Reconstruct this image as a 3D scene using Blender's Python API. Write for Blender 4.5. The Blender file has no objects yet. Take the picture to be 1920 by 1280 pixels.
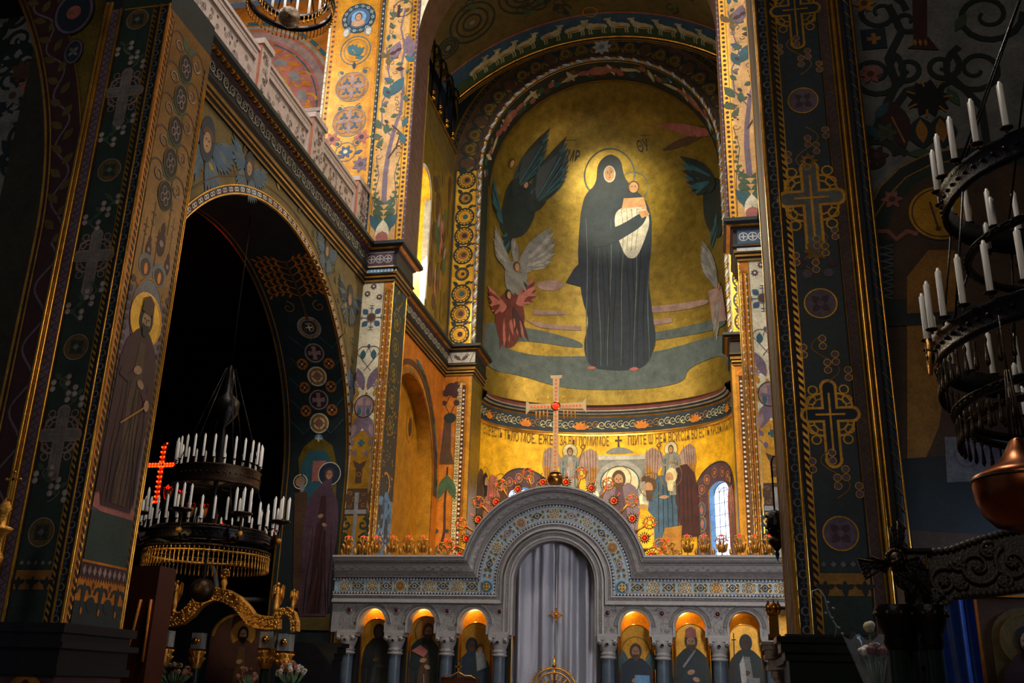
import bpy, bmesh, math, random
from mathutils import Vector, Matrix
from mathutils.geometry import delaunay_2d_cdt
random.seed(7)
PI = math.pi
sin, cos, sqrt = math.sin, math.cos, math.sqrt
SC = bpy.context.scene
COL = SC.collection

# ------------------------------------------------------------------ camera
FPX, PITCH, YAW, ROLL = 1823.6, .343246, -.207128, .027593
CAM = Vector((0, 0, 1.6))
_f = Vector((sin(YAW)*cos(PITCH), cos(YAW)*cos(PITCH), sin(PITCH)))
_r0 = Vector((cos(YAW), -sin(YAW), 0)); _u0 = _r0.cross(_f)
_R = _r0*cos(ROLL)+_u0*sin(ROLL); _U = -_r0*sin(ROLL)+_u0*cos(ROLL)
cam = bpy.data.cameras.new('camera'); cam.sensor_width = 36; cam.lens = FPX/1920*36
cam.clip_start = .05; cam.clip_end = 300
camo = bpy.data.objects.new('camera', cam); COL.objects.link(camo)
camo.matrix_world = Matrix(((_R.x, _U.x, -_f.x, CAM.x), (_R.y, _U.y, -_f.y, CAM.y), (_R.z, _U.z, -_f.z, CAM.z), (0, 0, 0, 1)))
SC.camera = camo
# ------------------------------------------------------------------ world, exposure, daylight
w = bpy.data.worlds.new('World'); SC.world = w; w.use_nodes = True
w.node_tree.nodes['Background'].inputs[0].default_value = (.62, .72, 1, 1)
w.node_tree.nodes['Background'].inputs[1].default_value = .05
vs = SC.view_settings; vs.view_transform = 'Standard'; vs.look = 'None'; vs.exposure = .9; vs.gamma = 1; vs.use_curve_mapping = False
SC.cycles.max_bounces = 5; SC.cycles.diffuse_bounces = 3; SC.cycles.glossy_bounces = 3; SC.cycles.transmission_bounces = 4
SC.cycles.caustics_reflective = False; SC.cycles.caustics_refractive = False
SC.cycles.sample_clamp_indirect = 3; SC.cycles.sample_clamp_direct = 0
SC.cycles.use_denoising = True

def light(kind, name, loc, target, power, color, size=1, sy=None, spot=60, blend=.6):
    d = bpy.data.lights.new(name, kind); d.energy = power; d.color = color
    if kind == 'AREA':
        d.shape = 'RECTANGLE'; d.size = size; d.size_y = sy or size
    else:
        d.shadow_soft_size = size
    if kind == 'SPOT':
        d.spot_size = math.radians(spot); d.spot_blend = blend
    o = bpy.data.objects.new(name, d); COL.objects.link(o); o.location = loc
    if target is not None:
        o.rotation_euler = (Vector(target)-Vector(loc)).to_track_quat('-Z', 'Y').to_euler()
    return o
X0 = -3.9                                   # long axis of the church
# daylight from the ring of windows in the dome over the crossing
light('AREA', 'dome_daylight', (X0+1, 13.5, 27), (X0, 25.5, 8), 1700, (1, .9, .78), 5, 3)
# daylight through the windows of the left gallery
light('AREA', 'gallery_daylight', (-15.5, 20, 23), (-10.8, 26, 17), 420, (1, .95, .92), 3, 3)
light('AREA', 'gallery_window_daylight', (-9.0, 15, 21.5), (-10.4, 21.5, 16), 260, (1, .93, .92), 2, 2)
# added dim warm fill light behind the visitor, for the fronts of the piers
light('AREA', 'west_fill_light', (X0+1, -12, 14), (X0, 12, 11), 400, (1, .88, .74), 4, 5)
light('AREA', 'screen_fill_light', (1.75, 15.3, 5.2), (-5.5, 24.4, 4.6), 250, (.95, .95, 1), .8, 3)  # added fill light, hidden behind the right pier, brightens the altar screen
# flood lamps standing behind the altar screen, aimed at the apse wall
for sx in (-2.8, 0, 2.8):
    light('SPOT', 'apse_flood_lamp', (X0+sx, 27.5, 4.6), (X0+sx*1.2, 41.3, 9.6), 1700, (1, .84, .5), .3, spot=70, blend=.9)
# sanctuary windows: light that falls on the flanking pilasters
light('AREA', 'sanctuary_window_daylight', (-9.95, 30.9, 17), (1.6, 27, 8), 620, (1, .86, .6), 1.2, 4)
light('AREA', 'sanctuary_window_daylight', (2.1, 30.9, 17), (-9.9, 31, 8), 620, (1, .8, .5), 1.2, 4)
# upper windows: gleam on the gold of the half dome
light('SPOT', 'drum_window_beam', (1.4, 14, 19.5), (X0+.45, 39.2, 22.2), 42000, (1, .86, .5), .5, spot=13, blend=1)

# ------------------------------------------------------------------ pixel -> ray
def ray(px, py):
    d = _f*FPX+_R*(px-960)-_U*(py-640)
    return d/d.y
def PY(px, py, Y):
    return CAM+ray(px, py)*Y
def PX(px, py, X):
    d = ray(px, py); return CAM+d*(X/d.x)

# ------------------------------------------------------------------ materials
_M = {}
def lin(c):
    return tuple((x/12.92 if x <= .04045 else ((x+.055)/1.055)**2.4) for x in c)
def hexc(h):
    return lin(tuple(int(h[i:i+2], 16)/255 for i in (0, 2, 4)))
def mat(name, col, metal=0., rough=.6, var=.35, scale=2.5, bump=0., bscale=30, spec=.35, carve=0):
    if name in _M: return _M[name]
    m = bpy.data.materials.new(name); m.use_nodes = True; _M[name] = m
    nt = m.node_tree; N = nt.nodes; Lk = nt.links
    b = N['Principled BSDF']
    c = hexc(col) if isinstance(col, str) else col
    b.inputs['Metallic'].default_value = metal; b.inputs['Roughness'].default_value = rough
    b.inputs['Specular IOR Level'].default_value = spec
    tc = N.new('ShaderNodeTexCoord')
    n1 = N.new('ShaderNodeTexNoise'); n1.inputs['Scale'].default_value = scale; n1.inputs['Detail'].default_value = 8; n1.inputs['Roughness'].default_value = .65
    Lk.new(tc.outputs['Object'], n1.inputs['Vector'])
    mr = N.new('ShaderNodeMapRange'); mr.inputs['From Min'].default_value = .3; mr.inputs['From Max'].default_value = .7
    mr.inputs['To Min'].default_value = 1-var; mr.inputs['To Max'].default_value = 1+var*.6
    Lk.new(n1.outputs['Fac'], mr.inputs['Value'])
    n3 = N.new('ShaderNodeTexNoise'); n3.inputs['Scale'].default_value = scale*9; n3.inputs['Detail'].default_value = 5; n3.inputs['Roughness'].default_value = .7
    Lk.new(tc.outputs['Object'], n3.inputs['Vector'])
    m3 = N.new('ShaderNodeMapRange'); m3.inputs['From Min'].default_value = .35; m3.inputs['From Max'].default_value = .65
    m3.inputs['To Min'].default_value = 1-var*.6; m3.inputs['To Max'].default_value = 1+var*.45; Lk.new(n3.outputs['Fac'], m3.inputs['Value'])
    mm = N.new('ShaderNodeMath'); mm.operation = 'MULTIPLY'; Lk.new(mr.outputs[0], mm.inputs[0]); Lk.new(m3.outputs[0], mm.inputs[1]); fac = mm.outputs[0]
    if carve:
        vo = N.new('ShaderNodeTexVoronoi'); vo.inputs['Scale'].default_value = carve; vo.feature = 'DISTANCE_TO_EDGE'; Lk.new(tc.outputs['Object'], vo.inputs['Vector'])
        m4 = N.new('ShaderNodeMapRange'); m4.inputs['From Min'].default_value = .02; m4.inputs['From Max'].default_value = .16; m4.inputs['To Min'].default_value = .62; m4.inputs['To Max'].default_value = 1.08
        Lk.new(vo.outputs['Distance'], m4.inputs['Value']); m5 = N.new('ShaderNodeMath'); m5.operation = 'MULTIPLY'; Lk.new(fac, m5.inputs[0]); Lk.new(m4.outputs[0], m5.inputs[1]); fac = m5.outputs[0]
    mx = N.new('ShaderNodeVectorMath'); mx.operation = 'SCALE'
    mx.inputs[0].default_value = c[:3]; Lk.new(fac, mx.inputs['Scale'])
    Lk.new(mx.outputs[0], b.inputs['Base Color'])
    if bump:
        n2 = N.new('ShaderNodeTexNoise'); n2.inputs['Scale'].default_value = bscale; n2.inputs['Detail'].default_value = 4
        Lk.new(tc.outputs['Object'], n2.inputs['Vector'])
        bp = N.new('ShaderNodeBump'); bp.inputs['Strength'].default_value = bump; bp.inputs['Distance'].default_value = .02
        Lk.new(n2.outputs['Fac'], bp.inputs['Height']); Lk.new(bp.outputs[0], b.inputs['Normal'])
    return m
def emis(name, col, s, base='401008'):
    if name in _M: return _M[name]
    m = bpy.data.materials.new(name); m.use_nodes = True; _M[name] = m
    b = m.node_tree.nodes['Principled BSDF']; b.inputs['Base Color'].default_value = (*hexc(base), 1)
    b.inputs['Emission Color'].default_value = (*hexc(col), 1); b.inputs['Emission Strength'].default_value = s
    return m
P_ = dict(
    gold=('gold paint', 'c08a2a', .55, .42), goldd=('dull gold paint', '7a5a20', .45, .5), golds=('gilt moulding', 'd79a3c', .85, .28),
    goldb=('bright gold ground', 'd9a520', .25, .45), goldo=('old gold ground', '86702c', .6, .42), ochre=('ochre paint', '9a6a28', .1, .6),
    cream=('cream paint', 'c9bfa2', 0, .6), white=('white paint', 'c8c4bc', 0, .6), dk=('dark blue green paint', '1c2626', 0, .55),
    green=('dark green paint', '22342c', 0, .6), gr2=('leaf green paint', '3a5238', 0, .6), blue=('slate blue paint', '34506a', 0, .6),
    teal=('teal paint', '26505a', 0, .6), sky=('pale blue paint', '5b84a8', 0, .6), red=('dark red paint', '5a2420', 0, .6),
    plum=('plum paint', '4c3440', 0, .6), rose=('rose paint', '9a5a50', 0, .6), brown=('brown paint', '4a3220', 0, .6),
    black=('black paint', '0e0f12', 0, .6), skin=('flesh paint', '9c7656', 0, .6), grey=('grey paint', '70706e', 0, .6),
    silver=('silver grey paint', '8c8a86', .2, .5), orange=('orange gold paint', 'b86c1c', .3, .5), pink=('pink grey paint', '8c726c', 0, .6),
    navy=('navy paint', '1c2836', 0, .6), olive=('olive paint', '5e4e26', .15, .6), slate=('slate green paint', '26343a', 0, .5), bgold=('brown gold ground', '7a5626', .35, .5), mauve=('mauve paint', '6a5866', 0, .6),
    cloud=('slate cloud paint', '4a5658', 0, .6), ltgrey=('light grey paint', 'a2a09a', 0, .6), wine=('wine paint', '3a1a1c', 0, .6), wool=('cream wool paint', 'b8ae88', 0, .7), tan=('tan gold ground', 'b89058', .15, .5), yel=('yellow gold ground', 'b07a1c', .3, .45))
def pm(k):
    if not isinstance(k, str): return k
    a = P_[k]; return mat(a[0], a[1], a[2], a[3], var=.4)
M_marble = mat('grey marble', '8d8885', 0, .45, .18, 6, .25, 60)
M_marblel = mat('carved white marble', 'a8978f', 0, .5, .2, 8, .5, 70)
M_marbled = mat('carved grey marble relief', '7c7774', 0, .5, .3, 14, .9, 55, carve=17)
M_lace = mat('lace carved marble', '8d8885', 0, .5, .18, 6, .4, 60, carve=32)
M_shaft = mat('blue grey marble shaft', '4a5560', 0, .3, .25, 5)
M_terra = mat('terracotta stone', '9a5a40', 0, .6, .2, 6)
M_gild = mat('gilded metal', 'd69a44', .85, .3, .3, 20, .6, 60)
M_gildp = mat('polished gilding', 'd79838', 1, .2, .2, 4)
M_bronze = mat('dark bronze', '3a2c20', .9, .38, .3, 9, .4, 40)
M_bronzeb = mat('blackened metal', '221f20', .8, .35, .3, 9, .3, 40)
M_copper = mat('copper', '8a4c28', 1, .3, .25, 3)
M_candle = mat('white candle tube', 'd6d2cc', 0, .35, .06, 5)
M_red = emis("red lamp glass", "ff1a10", 2.2)
M_redg = mat('red glass', '8a1810', 0, .15, .1)
M_wood = mat('dark carved wood', '4a4440', 0, .4, .3, 10, .6, 40)
M_woodr = mat('reddish wood', '3a180c', 0, .35, .3, 3)
M_green = mat('dark green marble', '16221e', 0, .25, .3, 5)
M_darkst = mat('dark stone moulding', '161518', 0, .35, .3, 8)
M_rmarb = mat('red veined marble', '4a3234', 0, .3, .5, 4)
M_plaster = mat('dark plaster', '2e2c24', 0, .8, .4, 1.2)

# ------------------------------------------------------------------ mesh builder
class MB:
    def __init__(s): s.v = []; s.f = []; s.m = []; s.sm = []; s.mats = []; s.mi = {}
    def mid(s, m):
        m = pm(m)
        if m.name not in s.mi: s.mi[m.name] = len(s.mats); s.mats.append(m)
        return s.mi[m.name]
    def add(s, vs, fs, m, smooth=False):
        o = len(s.v); s.v += [tuple(v) for v in vs]; k = s.mid(m)
        for f in fs: s.f.append(tuple(i+o for i in f)); s.m.append(k); s.sm.append(smooth)
    def quad(s, a, b, c, d, m): s.add([a, b, c, d], [(0, 1, 2, 3)], m)
    def box(s, x0, x1, y0, y1, z0, z1, m, only=None):
        vs = [(x, y, z) for x in (x0, x1) for y in (y0, y1) for z in (z0, z1)]
        fs = [(0, 1, 3, 2), (4, 6, 7, 5), (0, 4, 5, 1), (2, 3, 7, 6), (0, 2, 6, 4), (1, 5, 7, 3)]
        s.add(vs, fs, m)
    def grid(s, fn, nu, nv, m, smooth=True, closeu=False):
        vs = []
        for i in range(nu+(0 if closeu else 1)):
            for j in range(nv+1): vs.append(fn(i/nu, j/nv))
        fs = []
        for i in range(nu):
            a = i*(nv+1); b = ((i+1) % nu if closeu else i+1)*(nv+1)
            for j in range(nv): fs.append((a+j, b+j, b+j+1, a+j+1))
        s.add(vs, fs, m, smooth)
    def lathe(s, prof, c, m, n=20, smooth=True, ax=None, a0=0, a1=2*PI):
        # prof: (r, h) pairs; ax: axis direction
        c = Vector(c); az = Vector(ax).normalized() if ax else Vector((0, 0, 1))
        t = Vector((1, 0, 0)) if abs(az.x) < .9 else Vector((0, 1, 0))
        e1 = (t-az*t.dot(az)).normalized(); e2 = az.cross(e1)
        full = abs(a1-a0-2*PI) < 1e-6
        def fn(u, v):
            k = v*(len(prof)-1); i = int(round(k)); r, h = prof[i]; a = a0+(a1-a0)*u
            return c+e1*(r*cos(a))+e2*(r*sin(a))+az*h
        s.grid(fn, n, len(prof)-1, m, smooth, full)
    def tube(s, pts, r, m, n=6, caps=True, smooth=True):
        pts = [Vector(p) for p in pts]; rs = r if isinstance(r, (list, tuple)) else [r]*len(pts)
        vs = []; up = None
        for i, p in enumerate(pts):
            t = (pts[min(i+1, len(pts)-1)]-pts[max(i-1, 0)])
            if t.length < 1e-9: t = Vector((0, 0, 1))
            t.normalize()
            if up is None: up = Vector((0, 0, 1)) if abs(t.z) < .9 else Vector((1, 0, 0))
            e1 = (up-t*up.dot(t)); e1 = e1.normalized() if e1.length > 1e-6 else t.orthogonal().normalized()
            up = e1; e2 = t.cross(e1)
            for k in range(n):
                a = 2*PI*k/n; vs.append(p+(e1*cos(a)+e2*sin(a))*rs[i])
        fs = [(i*n+k, i*n+(k+1) % n, (i+1)*n+(k+1) % n, (i+1)*n+k) for i in range(len(pts)-1) for k in range(n)]
        if caps: fs += [tuple(range(n-1, -1, -1)), tuple((len(pts)-1)*n+k for k in range(n))]
        s.add(vs, fs, m, smooth)
    def sphere(s, c, r, m, n=14, sc=(1, 1, 1)):
        c = Vector(c)
        s.grid(lambda u, v: c+Vector((sc[0]*r*sin(PI*v)*cos(2*PI*u), sc[1]*r*sin(PI*v)*sin(2*PI*u), sc[2]*r*cos(PI*v))), n, max(6, n//2), m, True, True)
    def prism(s, poly, org, eu, ev, en, d, m):
        # poly of (u,v) extruded along en by d
        org = Vector(org); eu = Vector(eu); ev = Vector(ev); en = Vector(en); n = len(poly)
        a = [org+eu*p[0]+ev*p[1] for p in poly]; b = [p+en*d for p in a]
        s.add(a+b, [tuple(range(n-1, -1, -1)), tuple(range(n, 2*n))]+[(i, (i+1) % n, n+(i+1) % n, n+i) for i in range(n)], m)
    def build(s, name, parent=None, loc=None, **kw):
        me = bpy.data.meshes.new(name); me.from_pydata(s.v, [], s.f)
        for m in s.mats: me.materials.append(m)
        me.polygons.foreach_set('material_index', s.m); me.polygons.foreach_set('use_smooth', s.sm)
        me.update()
        o = bpy.data.objects.new(name, me); COL.objects.link(o)
        if parent is not None: o.parent = parent
        if loc is not None: o.location = loc
        for k, v in kw.items(): o[k] = v
        return o
def thing(name, label, cat, loc=(0, 0, 0), rz=0, group=None):
    o = bpy.data.objects.new(name, None); COL.objects.link(o); o.location = loc; o.rotation_euler = (0, 0, rz)
    o.empty_display_size = .1
    o['label'] = label; o['category'] = cat
    if group: o['group'] = group
    return o
def tag(o, label, cat, group=None):
    o['label'] = label; o['category'] = cat
    if group: o['group'] = group
    return o
def struct(o): o['kind'] = 'structure'; return o
def dup(root, loc, rot=None, label=None):
    def cp(o, par):
        c = o.copy(); COL.objects.link(c); c.parent = par
        for ch in [q for q in bpy.data.objects if q.parent == o]: cp(ch, c)
        return c
    r = cp(root, None); r.location = loc
    if rot is not None: r.rotation_euler = rot
    if label: r['label'] = label
    return r

# ------------------------------------------------------------------ surfaces to paint on
def chaikin(pts, n=2, closed=True):
    pts = [tuple(p) for p in pts]
    for _ in range(n):
        out = []; m = len(pts)
        for i in range(m):
            a, b = pts[i], pts[(i+1) % m]
            out += [(a[0]*.78+b[0]*.22, a[1]*.78+b[1]*.22), (a[0]*.22+b[0]*.78, a[1]*.22+b[1]*.78)]
        pts = out
    return pts
class Surf:
    """u,v (metres) on a surface, p(u,v,off) in space; px() turns a photo pixel into u,v"""
    curved = 0
    def __init__(s): s.mb = MB(); s.k = 0
    def uv(s, x, y): return s.inv(ray(x, y))
    def P(s, pts): return [s.uv(*p) for p in pts]
    def off(s, L):
        s.k += 1; return .008+.0035*L+1.4e-5*(s.k % 240)
    def poly(s, pts, m, L=1):
        o = s.off(L)
        if not s.curved:
            s.mb.add([s.p(u, v, o) for u, v in pts], [tuple(range(len(pts)))], m); return
        st = s.curved; b = []
        n = len(pts)
        for i in range(n):
            a = pts[i]; c = pts[(i+1) % n]; d = math.hypot(c[0]-a[0], c[1]-a[1]); k = max(1, int(d/st))
            if d < 1e-6: continue
            for j in range(k): b.append(Vector((a[0]+(c[0]-a[0])*j/k, a[1]+(c[1]-a[1])*j/k)))
        nb = len(b); us = [q.x for q in b]; vs_ = [q.y for q in b]
        ext = []
        u = min(us)+st*.53
        while u < max(us):
            v = min(vs_)+st*.47
            while v < max(vs_): ext.append(Vector((u, v))); v += st
            u += st
        try:
            r = delaunay_2d_cdt(b+ext, [], [list(range(nb))], 1, 1e-6)
        except Exception:
            return
        s.mb.add([s.p(q.x, q.y, o) for q in r[0]], [tuple(f) for f in r[2]], m, True)
    def rect(s, u0, v0, u1, v1, m, L=1): s.poly([(u0, v0), (u1, v0), (u1, v1), (u0, v1)], m, L)
    def ell(s, u, v, a, b, m, L=1, n=20, rot=0):
        c, d = cos(rot), sin(rot)
        o = s.off(L)
        s.mb.add([s.p(u+a*cos(t)*c-b*sin(t)*d, v+a*cos(t)*d+b*sin(t)*c, o) for t in [2*PI*i/n for i in range(n)]], [tuple(range(n))], m) if not s.curved or max(a, b) < .3 else \
            s.poly([(u+a*cos(t)*c-b*sin(t)*d, v+a*cos(t)*d+b*sin(t)*c) for t in [2*PI*i/n for i in range(n)]], m, L)
    def disc(s, u, v, r, m, L=1, n=20): s.ell(u, v, r, r, m, L, n)
    def stroke(s, pts, w, m, L=1, closed=False):
        o = s.off(L); n = len(pts); vs = []
        ws = w if isinstance(w, (list, tuple)) else [w]*n
        for i, p in enumerate(pts):
            a = pts[(i-1) % n] if closed or i > 0 else p; b = pts[(i+1) % n] if closed or i < n-1 else p
            dx, dy = b[0]-a[0], b[1]-a[1]; l = math.hypot(dx, dy) or 1; nx, ny = -dy/l*ws[i]/2, dx/l*ws[i]/2
            vs += [s.p(p[0]+nx, p[1]+ny, o), s.p(p[0]-nx, p[1]-ny, o)]
        fs = [(2*i, 2*i+1, 2*i+3, 2*i+2) for i in range(n-1)]
        if closed: fs.append((2*n-2, 2*n-1, 1, 0))
        s.mb.add(vs, fs, m)
    def line(s, a, b, w, m, L=1, n=1):
        s.stroke([(a[0]+(b[0]-a[0])*i/n, a[1]+(b[1]-a[1])*i/n) for i in range(n+1)], w, m, L)
    def ring(s, u, v, r, w, m, L=1, n=28, ry=None):
        ry = ry or r
        s.stroke([(u+r*cos(2*PI*i/n), v+ry*sin(2*PI*i/n)) for i in range(n)], w, m, L, True)
    def arc(s, u, v, r, a0, a1, w, m, L=1, n=24, ry=None):
        ry = ry or r
        s.stroke([(u+r*cos(a0+(a1-a0)*i/n), v+ry*sin(a0+(a1-a0)*i/n)) for i in range(n+1)], w, m, L)
    def spiral(s, u, v, r, a0, turns, w, m, L=1, hand=1, r1=.15):
        n = int(14*turns)+4
        s.stroke([(u+r*(1-(1-r1)*i/n)*cos(a0+hand*2*PI*turns*i/n), v+r*(1-(1-r1)*i/n)*sin(a0+hand*2*PI*turns*i/n)) for i in range(n+1)], [w*(1-.5*i/n) for i in range(n+1)], m, L)
    def leaf(s, u, v, l, a, m, L=1, wd=.3):
        pts = []
        for i in range(7): t = i/6; pts.append((t*l, wd*l*.5*sin(PI*t)))
        for i in range(5, 0, -1): t = i/6; pts.append((t*l, -wd*l*.5*sin(PI*t)))
        c, d = cos(a), sin(a); o = s.off(L)
        s.mb.add([s.p(u+x*c-y*d, v+x*d+y*c, o) for x, y in pts], [tuple(range(len(pts)))], m)
    def flower(s, u, v, r, n, m, mc=None, L=1, a0=0, wd=.5):
        for k in range(n): s.leaf(u, v, r, a0+2*PI*k/n, m, L, wd)
        if mc: s.disc(u, v, r*.3, mc, L+1, 10)
    def cross(s, u, v, h, w, th, m, L=1, flare=1.0, up=.38):
        for pts in ([(u-th/2*flare, v-h*(1-up)), (u+th/2*flare, v-h*(1-up)), (u+th/2, v), (u-th/2, v)], [(u-th/2, v), (u+th/2, v), (u+th/2*flare, v+h*up), (u-th/2*flare, v+h*up)],
                    [(u-w/2, v-th/2*flare), (u, v-th/2), (u, v+th/2), (u-w/2, v+th/2*flare)], [(u, v-th/2), (u+w/2, v-th/2*flare), (u+w/2, v+th/2*flare), (u, v+th/2)]):
            o = s.off(L); s.mb.add([s.p(a, b, o) for a, b in pts], [(0, 1, 2, 3)], m)
    def ornate_cross(s, u, v, h, m, mf, L=1, fillets=True):
        w = h*.55; th = h*.15
        s.cross(u, v, h, w, th*1.45, m, L, 1.0)
        for (a, b) in ((u-w/2, v), (u+w/2, v), (u, v+h*.38), (u, v-h*.62)): s.disc(a, b, th*.78, m, L, 14)
        s.cross(u, v, h*.97, w*.95, th, mf, L+1)
        for (a, b) in ((u-w/2, v), (u+w/2, v), (u, v+h*.38), (u, v-h*.62)): s.disc(a, b, th*.5, mf, L+1, 14)
        s.stroke([(u, v+h*.3), (u, v-h*.5)], th*.18, m, L+2); s.stroke([(u-w*.35, v), (u+w*.35, v)], th*.18, m, L+2)
        if fillets:
            for sx in (-1, 1):
                for sy in (-1, 1):
                    s.arc(u+sx*th*.7, v+sy*th*.7, th*1.25, math.atan2(sy, sx)-1.3, math.atan2(sy, sx)+1.3, th*.2, m, L, 10)
                    s.arc(u+sx*th*.7, v+sy*th*.7, th*.75, math.atan2(sy, sx)-1.2, math.atan2(sy, sx)+1.2, th*.14, m, L, 8)
                    s.ring(u+sx*w*.42, v+sy*th*1.35, th*.4, th*.14, m, L, 10); s.ring(u+sx*th*1.35, v+sy*th*2.3, th*.4, th*.14, m, L, 10)
    def figure(s, u, v, h, robe, under, halo='gold', hair='brown', L=1, w=.3, lean=0, hands=True, crown=None, ringc=None, wings=None, halfcut=0, sx=1, face='skin', hs=1):
        """a painted standing figure: feet at v, height h"""
        hood = hair == 'hood'; hair = robe if hood else hair
        W = h*w*sx; top = v+h; hr = h*.062*hs
        hx = u+lean*h; hy = top-hr*1.3
        if wings:
            for k in (-1, 1):
                s.poly([(u+k*W*.2, v+h*.8), (u+k*W*.65, v+h*1.02), (u+k*W*.85, v+h*.9), (u+k*W*.8, v+h*.6), (u+k*W*.7, v+h*.35), (u+k*W*.5, v+h*.5), (u+k*W*.3, v+h*.6)], wings, L)
                for q in range(4): s.line((u+k*W*(.4+.1*q), v+h*.88), (u+k*W*(.45+.09*q), v+h*(.5+.02*q)), h*.006, 'brown', L+1, 2)
        if halo:
            s.disc(hx, hy, hr*2.1, halo, L+1, 26); s.ring(hx, hy, hr*2.1, hr*.16, ringc or 'goldd', L+2)
        s.poly(chaikin([(u-W*.42, v), (u-W*.1, v), (u+W*.1, v), (u+W*.42, v), (u+W*.40, v+h*.3), (u+W*.47, v+h*.55), (u+W*.42, v+h*.76), (u+W*.2, v+h*.845), (hx+hr*.6, top-hr*2.2), (hx-hr*.6, top-hr*2.2), (u-W*.2, v+h*.845), (u-W*.42, v+h*.76), (u-W*.47, v+h*.55), (u-W*.40, v+h*.3)], 1), robe, L+2)
        s.poly([(u-W*.12, v+h*.02), (u+W*.2, v+h*.02), (u+W*.17, v+h*.5), (u+W*.08, v+h*.8), (u-W*.06, v+h*.8), (u-W*.14, v+h*.5)], under, L+3)
        for q, (a, b) in enumerate(((-.34, -.3), (-.27, -.18), (-.18, .05), (-.08, .12), (.05, .02), (.15, .1), (.26, .22), (.33, .1), (.38, .3))):
            s.stroke([(u+W*(a+(b-a)*i/5+.02*sin(i*2+q)), v+h*(.02+.12*i)) for i in range(6)], [h*.004, h*.009, h*.007, h*.005, h*.004, h*.002], 'black' if q % 3 else 'brown', L+4)
        s.ell(hx, hy, hr*.92, hr*1.2, hair, L+3, 16)
        s.ell(hx, hy-hr*.15, hr*.6, hr*.85, face, L+4, 14)
        s.ell(hx-hr*.26, hy+hr*.02, hr*.12, hr*.07, 'black', L+5, 8); s.ell(hx+hr*.26, hy+hr*.02, hr*.12, hr*.07, 'black', L+5, 8)
        s.line((hx, hy), (hx+hr*.03, hy-hr*.35), hr*.1, 'brown', L+5)
        if not hood:
            s.poly([(hx-hr*.5, hy-hr*.4), (hx, hy-hr*.5), (hx+hr*.5, hy-hr*.4), (hx+hr*.25, hy-hr*1.4), (hx-hr*.25, hy-hr*1.4)], hair, L+5) if crown != 'none' else None
        if crown and crown != 'none': s.poly([(hx-hr*.8, hy+hr*.5), (hx+hr*.8, hy+hr*.5), (hx+hr*.7, hy+hr*1.6), (hx, hy+hr*2), (hx-hr*.7, hy+hr*1.6)], crown, L+6)
        if hands:
            s.ell(u-W*.02, v+h*.66, hr*.55, hr*.35, face, L+5, 10, .3); s.ell(u+W*.1, v+h*.6, hr*.5, hr*.32, face, L+5, 10, -.3)
            s.stroke([(u-W*.42, v+h*.62), (u-W*.2, v+h*.6), (u-W*.02, v+h*.66)], h*.04, robe, L+4); s.stroke([(u+W*.42, v+h*.56), (u+W*.25, v+h*.55), (u+W*.1, v+h*.6)], h*.04, robe, L+4)
    def chain(s, a, b, w, m1, m2, L=1, step=None, back=None):
        """band of linked cells from a to b of width w"""
        d = Vector((b[0]-a[0], b[1]-a[1])); l = d.length; d.normalize(); n = Vector((-d.y, d.x)); step = step or w*1.15; k = int(l/step)
        if back: s.stroke([a, b], w, back, L)
        for i in range(k):
            c = Vector(a)+d*(i+.5)*l/k
            if i % 2:
                s.stroke([tuple(c-d*step*.45), tuple(c+d*step*.45)], w*.18, m2, L+1)
                s.stroke([tuple(c-n*w*.3), tuple(c+n*w*.3)], w*.2, m2, L+1)
            else:
                pts = [tuple(c+d*step*.45*cos(t)+n*w*.4*sin(t)) for t in [2*PI*q/8+PI/8 for q in range(8)]]
                s.stroke(pts, w*.15, m1, L+1, True)
                s.stroke([tuple(c-n*w*.48), tuple(c-n*w*.28)], w*.5, m1, L+1); s.stroke([tuple(c+n*w*.48), tuple(c+n*w*.28)], w*.5, m1, L+1)
    def stripes(s, a, b, w, m, L=1, step=None, slant=.5, fill=.5):
        d = Vector((b[0]-a[0], b[1]-a[1])); l = d.length; d.normalize(); n = Vector((-d.y, d.x)); step = step or w*1.2; k = max(1, int(l/step)); st = l/k
        for i in range(k):
            c = Vector(a)+d*(i*st)
            q = [c-n*w/2, c-n*w/2+d*st*fill, c+n*w/2+d*st*(fill+slant), c+n*w/2+d*st*slant]
            o = s.off(L); s.mb.add([s.p(t.x, t.y, o) for t in q], [(0, 1, 2, 3)], m)
    def text(s, txt, u, v, size, m, L=1, width=None, sy=1):
        cu = bpy.data.curves.new('lettering', 'FONT'); cu.body = txt; cu.size = 1; cu.resolution_u = 2
        o = bpy.data.objects.new('lettering', cu); COL.objects.link(o)
        bpy.context.view_layer.update()
        me = o.to_mesh(); vs = [(q.co.x, q.co.y) for q in me.vertices]; fs = [tuple(f.vertices) for f in me.polygons]
        if vs:
            x0 = min(q[0] for q in vs); x1 = max(q[0] for q in vs); kx = (width/(x1-x0)) if width else size
            o_ = s.off(L); s.mb.add([s.p(u+(x-x0)*kx, v+y*size*sy, o_) for x, y in vs], fs, m)
        o.to_mesh_clear(); bpy.data.objects.remove(o); bpy.data.curves.remove(cu)
class SurfY(Surf):                      # plane Y = const facing the visitor
    def __init__(s, Y): super().__init__(); s.Y = Y
    def p(s, u, v, o=0): return Vector((u, s.Y-o, v))
    def inv(s, d): q = CAM+d*s.Y; return (q.x, q.z)
class SurfX(Surf):                      # plane X = const, side = +1 faces +X
    def __init__(s, X, side=1): super().__init__(); s.X = X; s.side = side
    def p(s, u, v, o=0): return Vector((s.X+o*s.side, u, v))
    def inv(s, d): q = CAM+d*(s.X/d.x); return (q.y, q.z)
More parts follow.
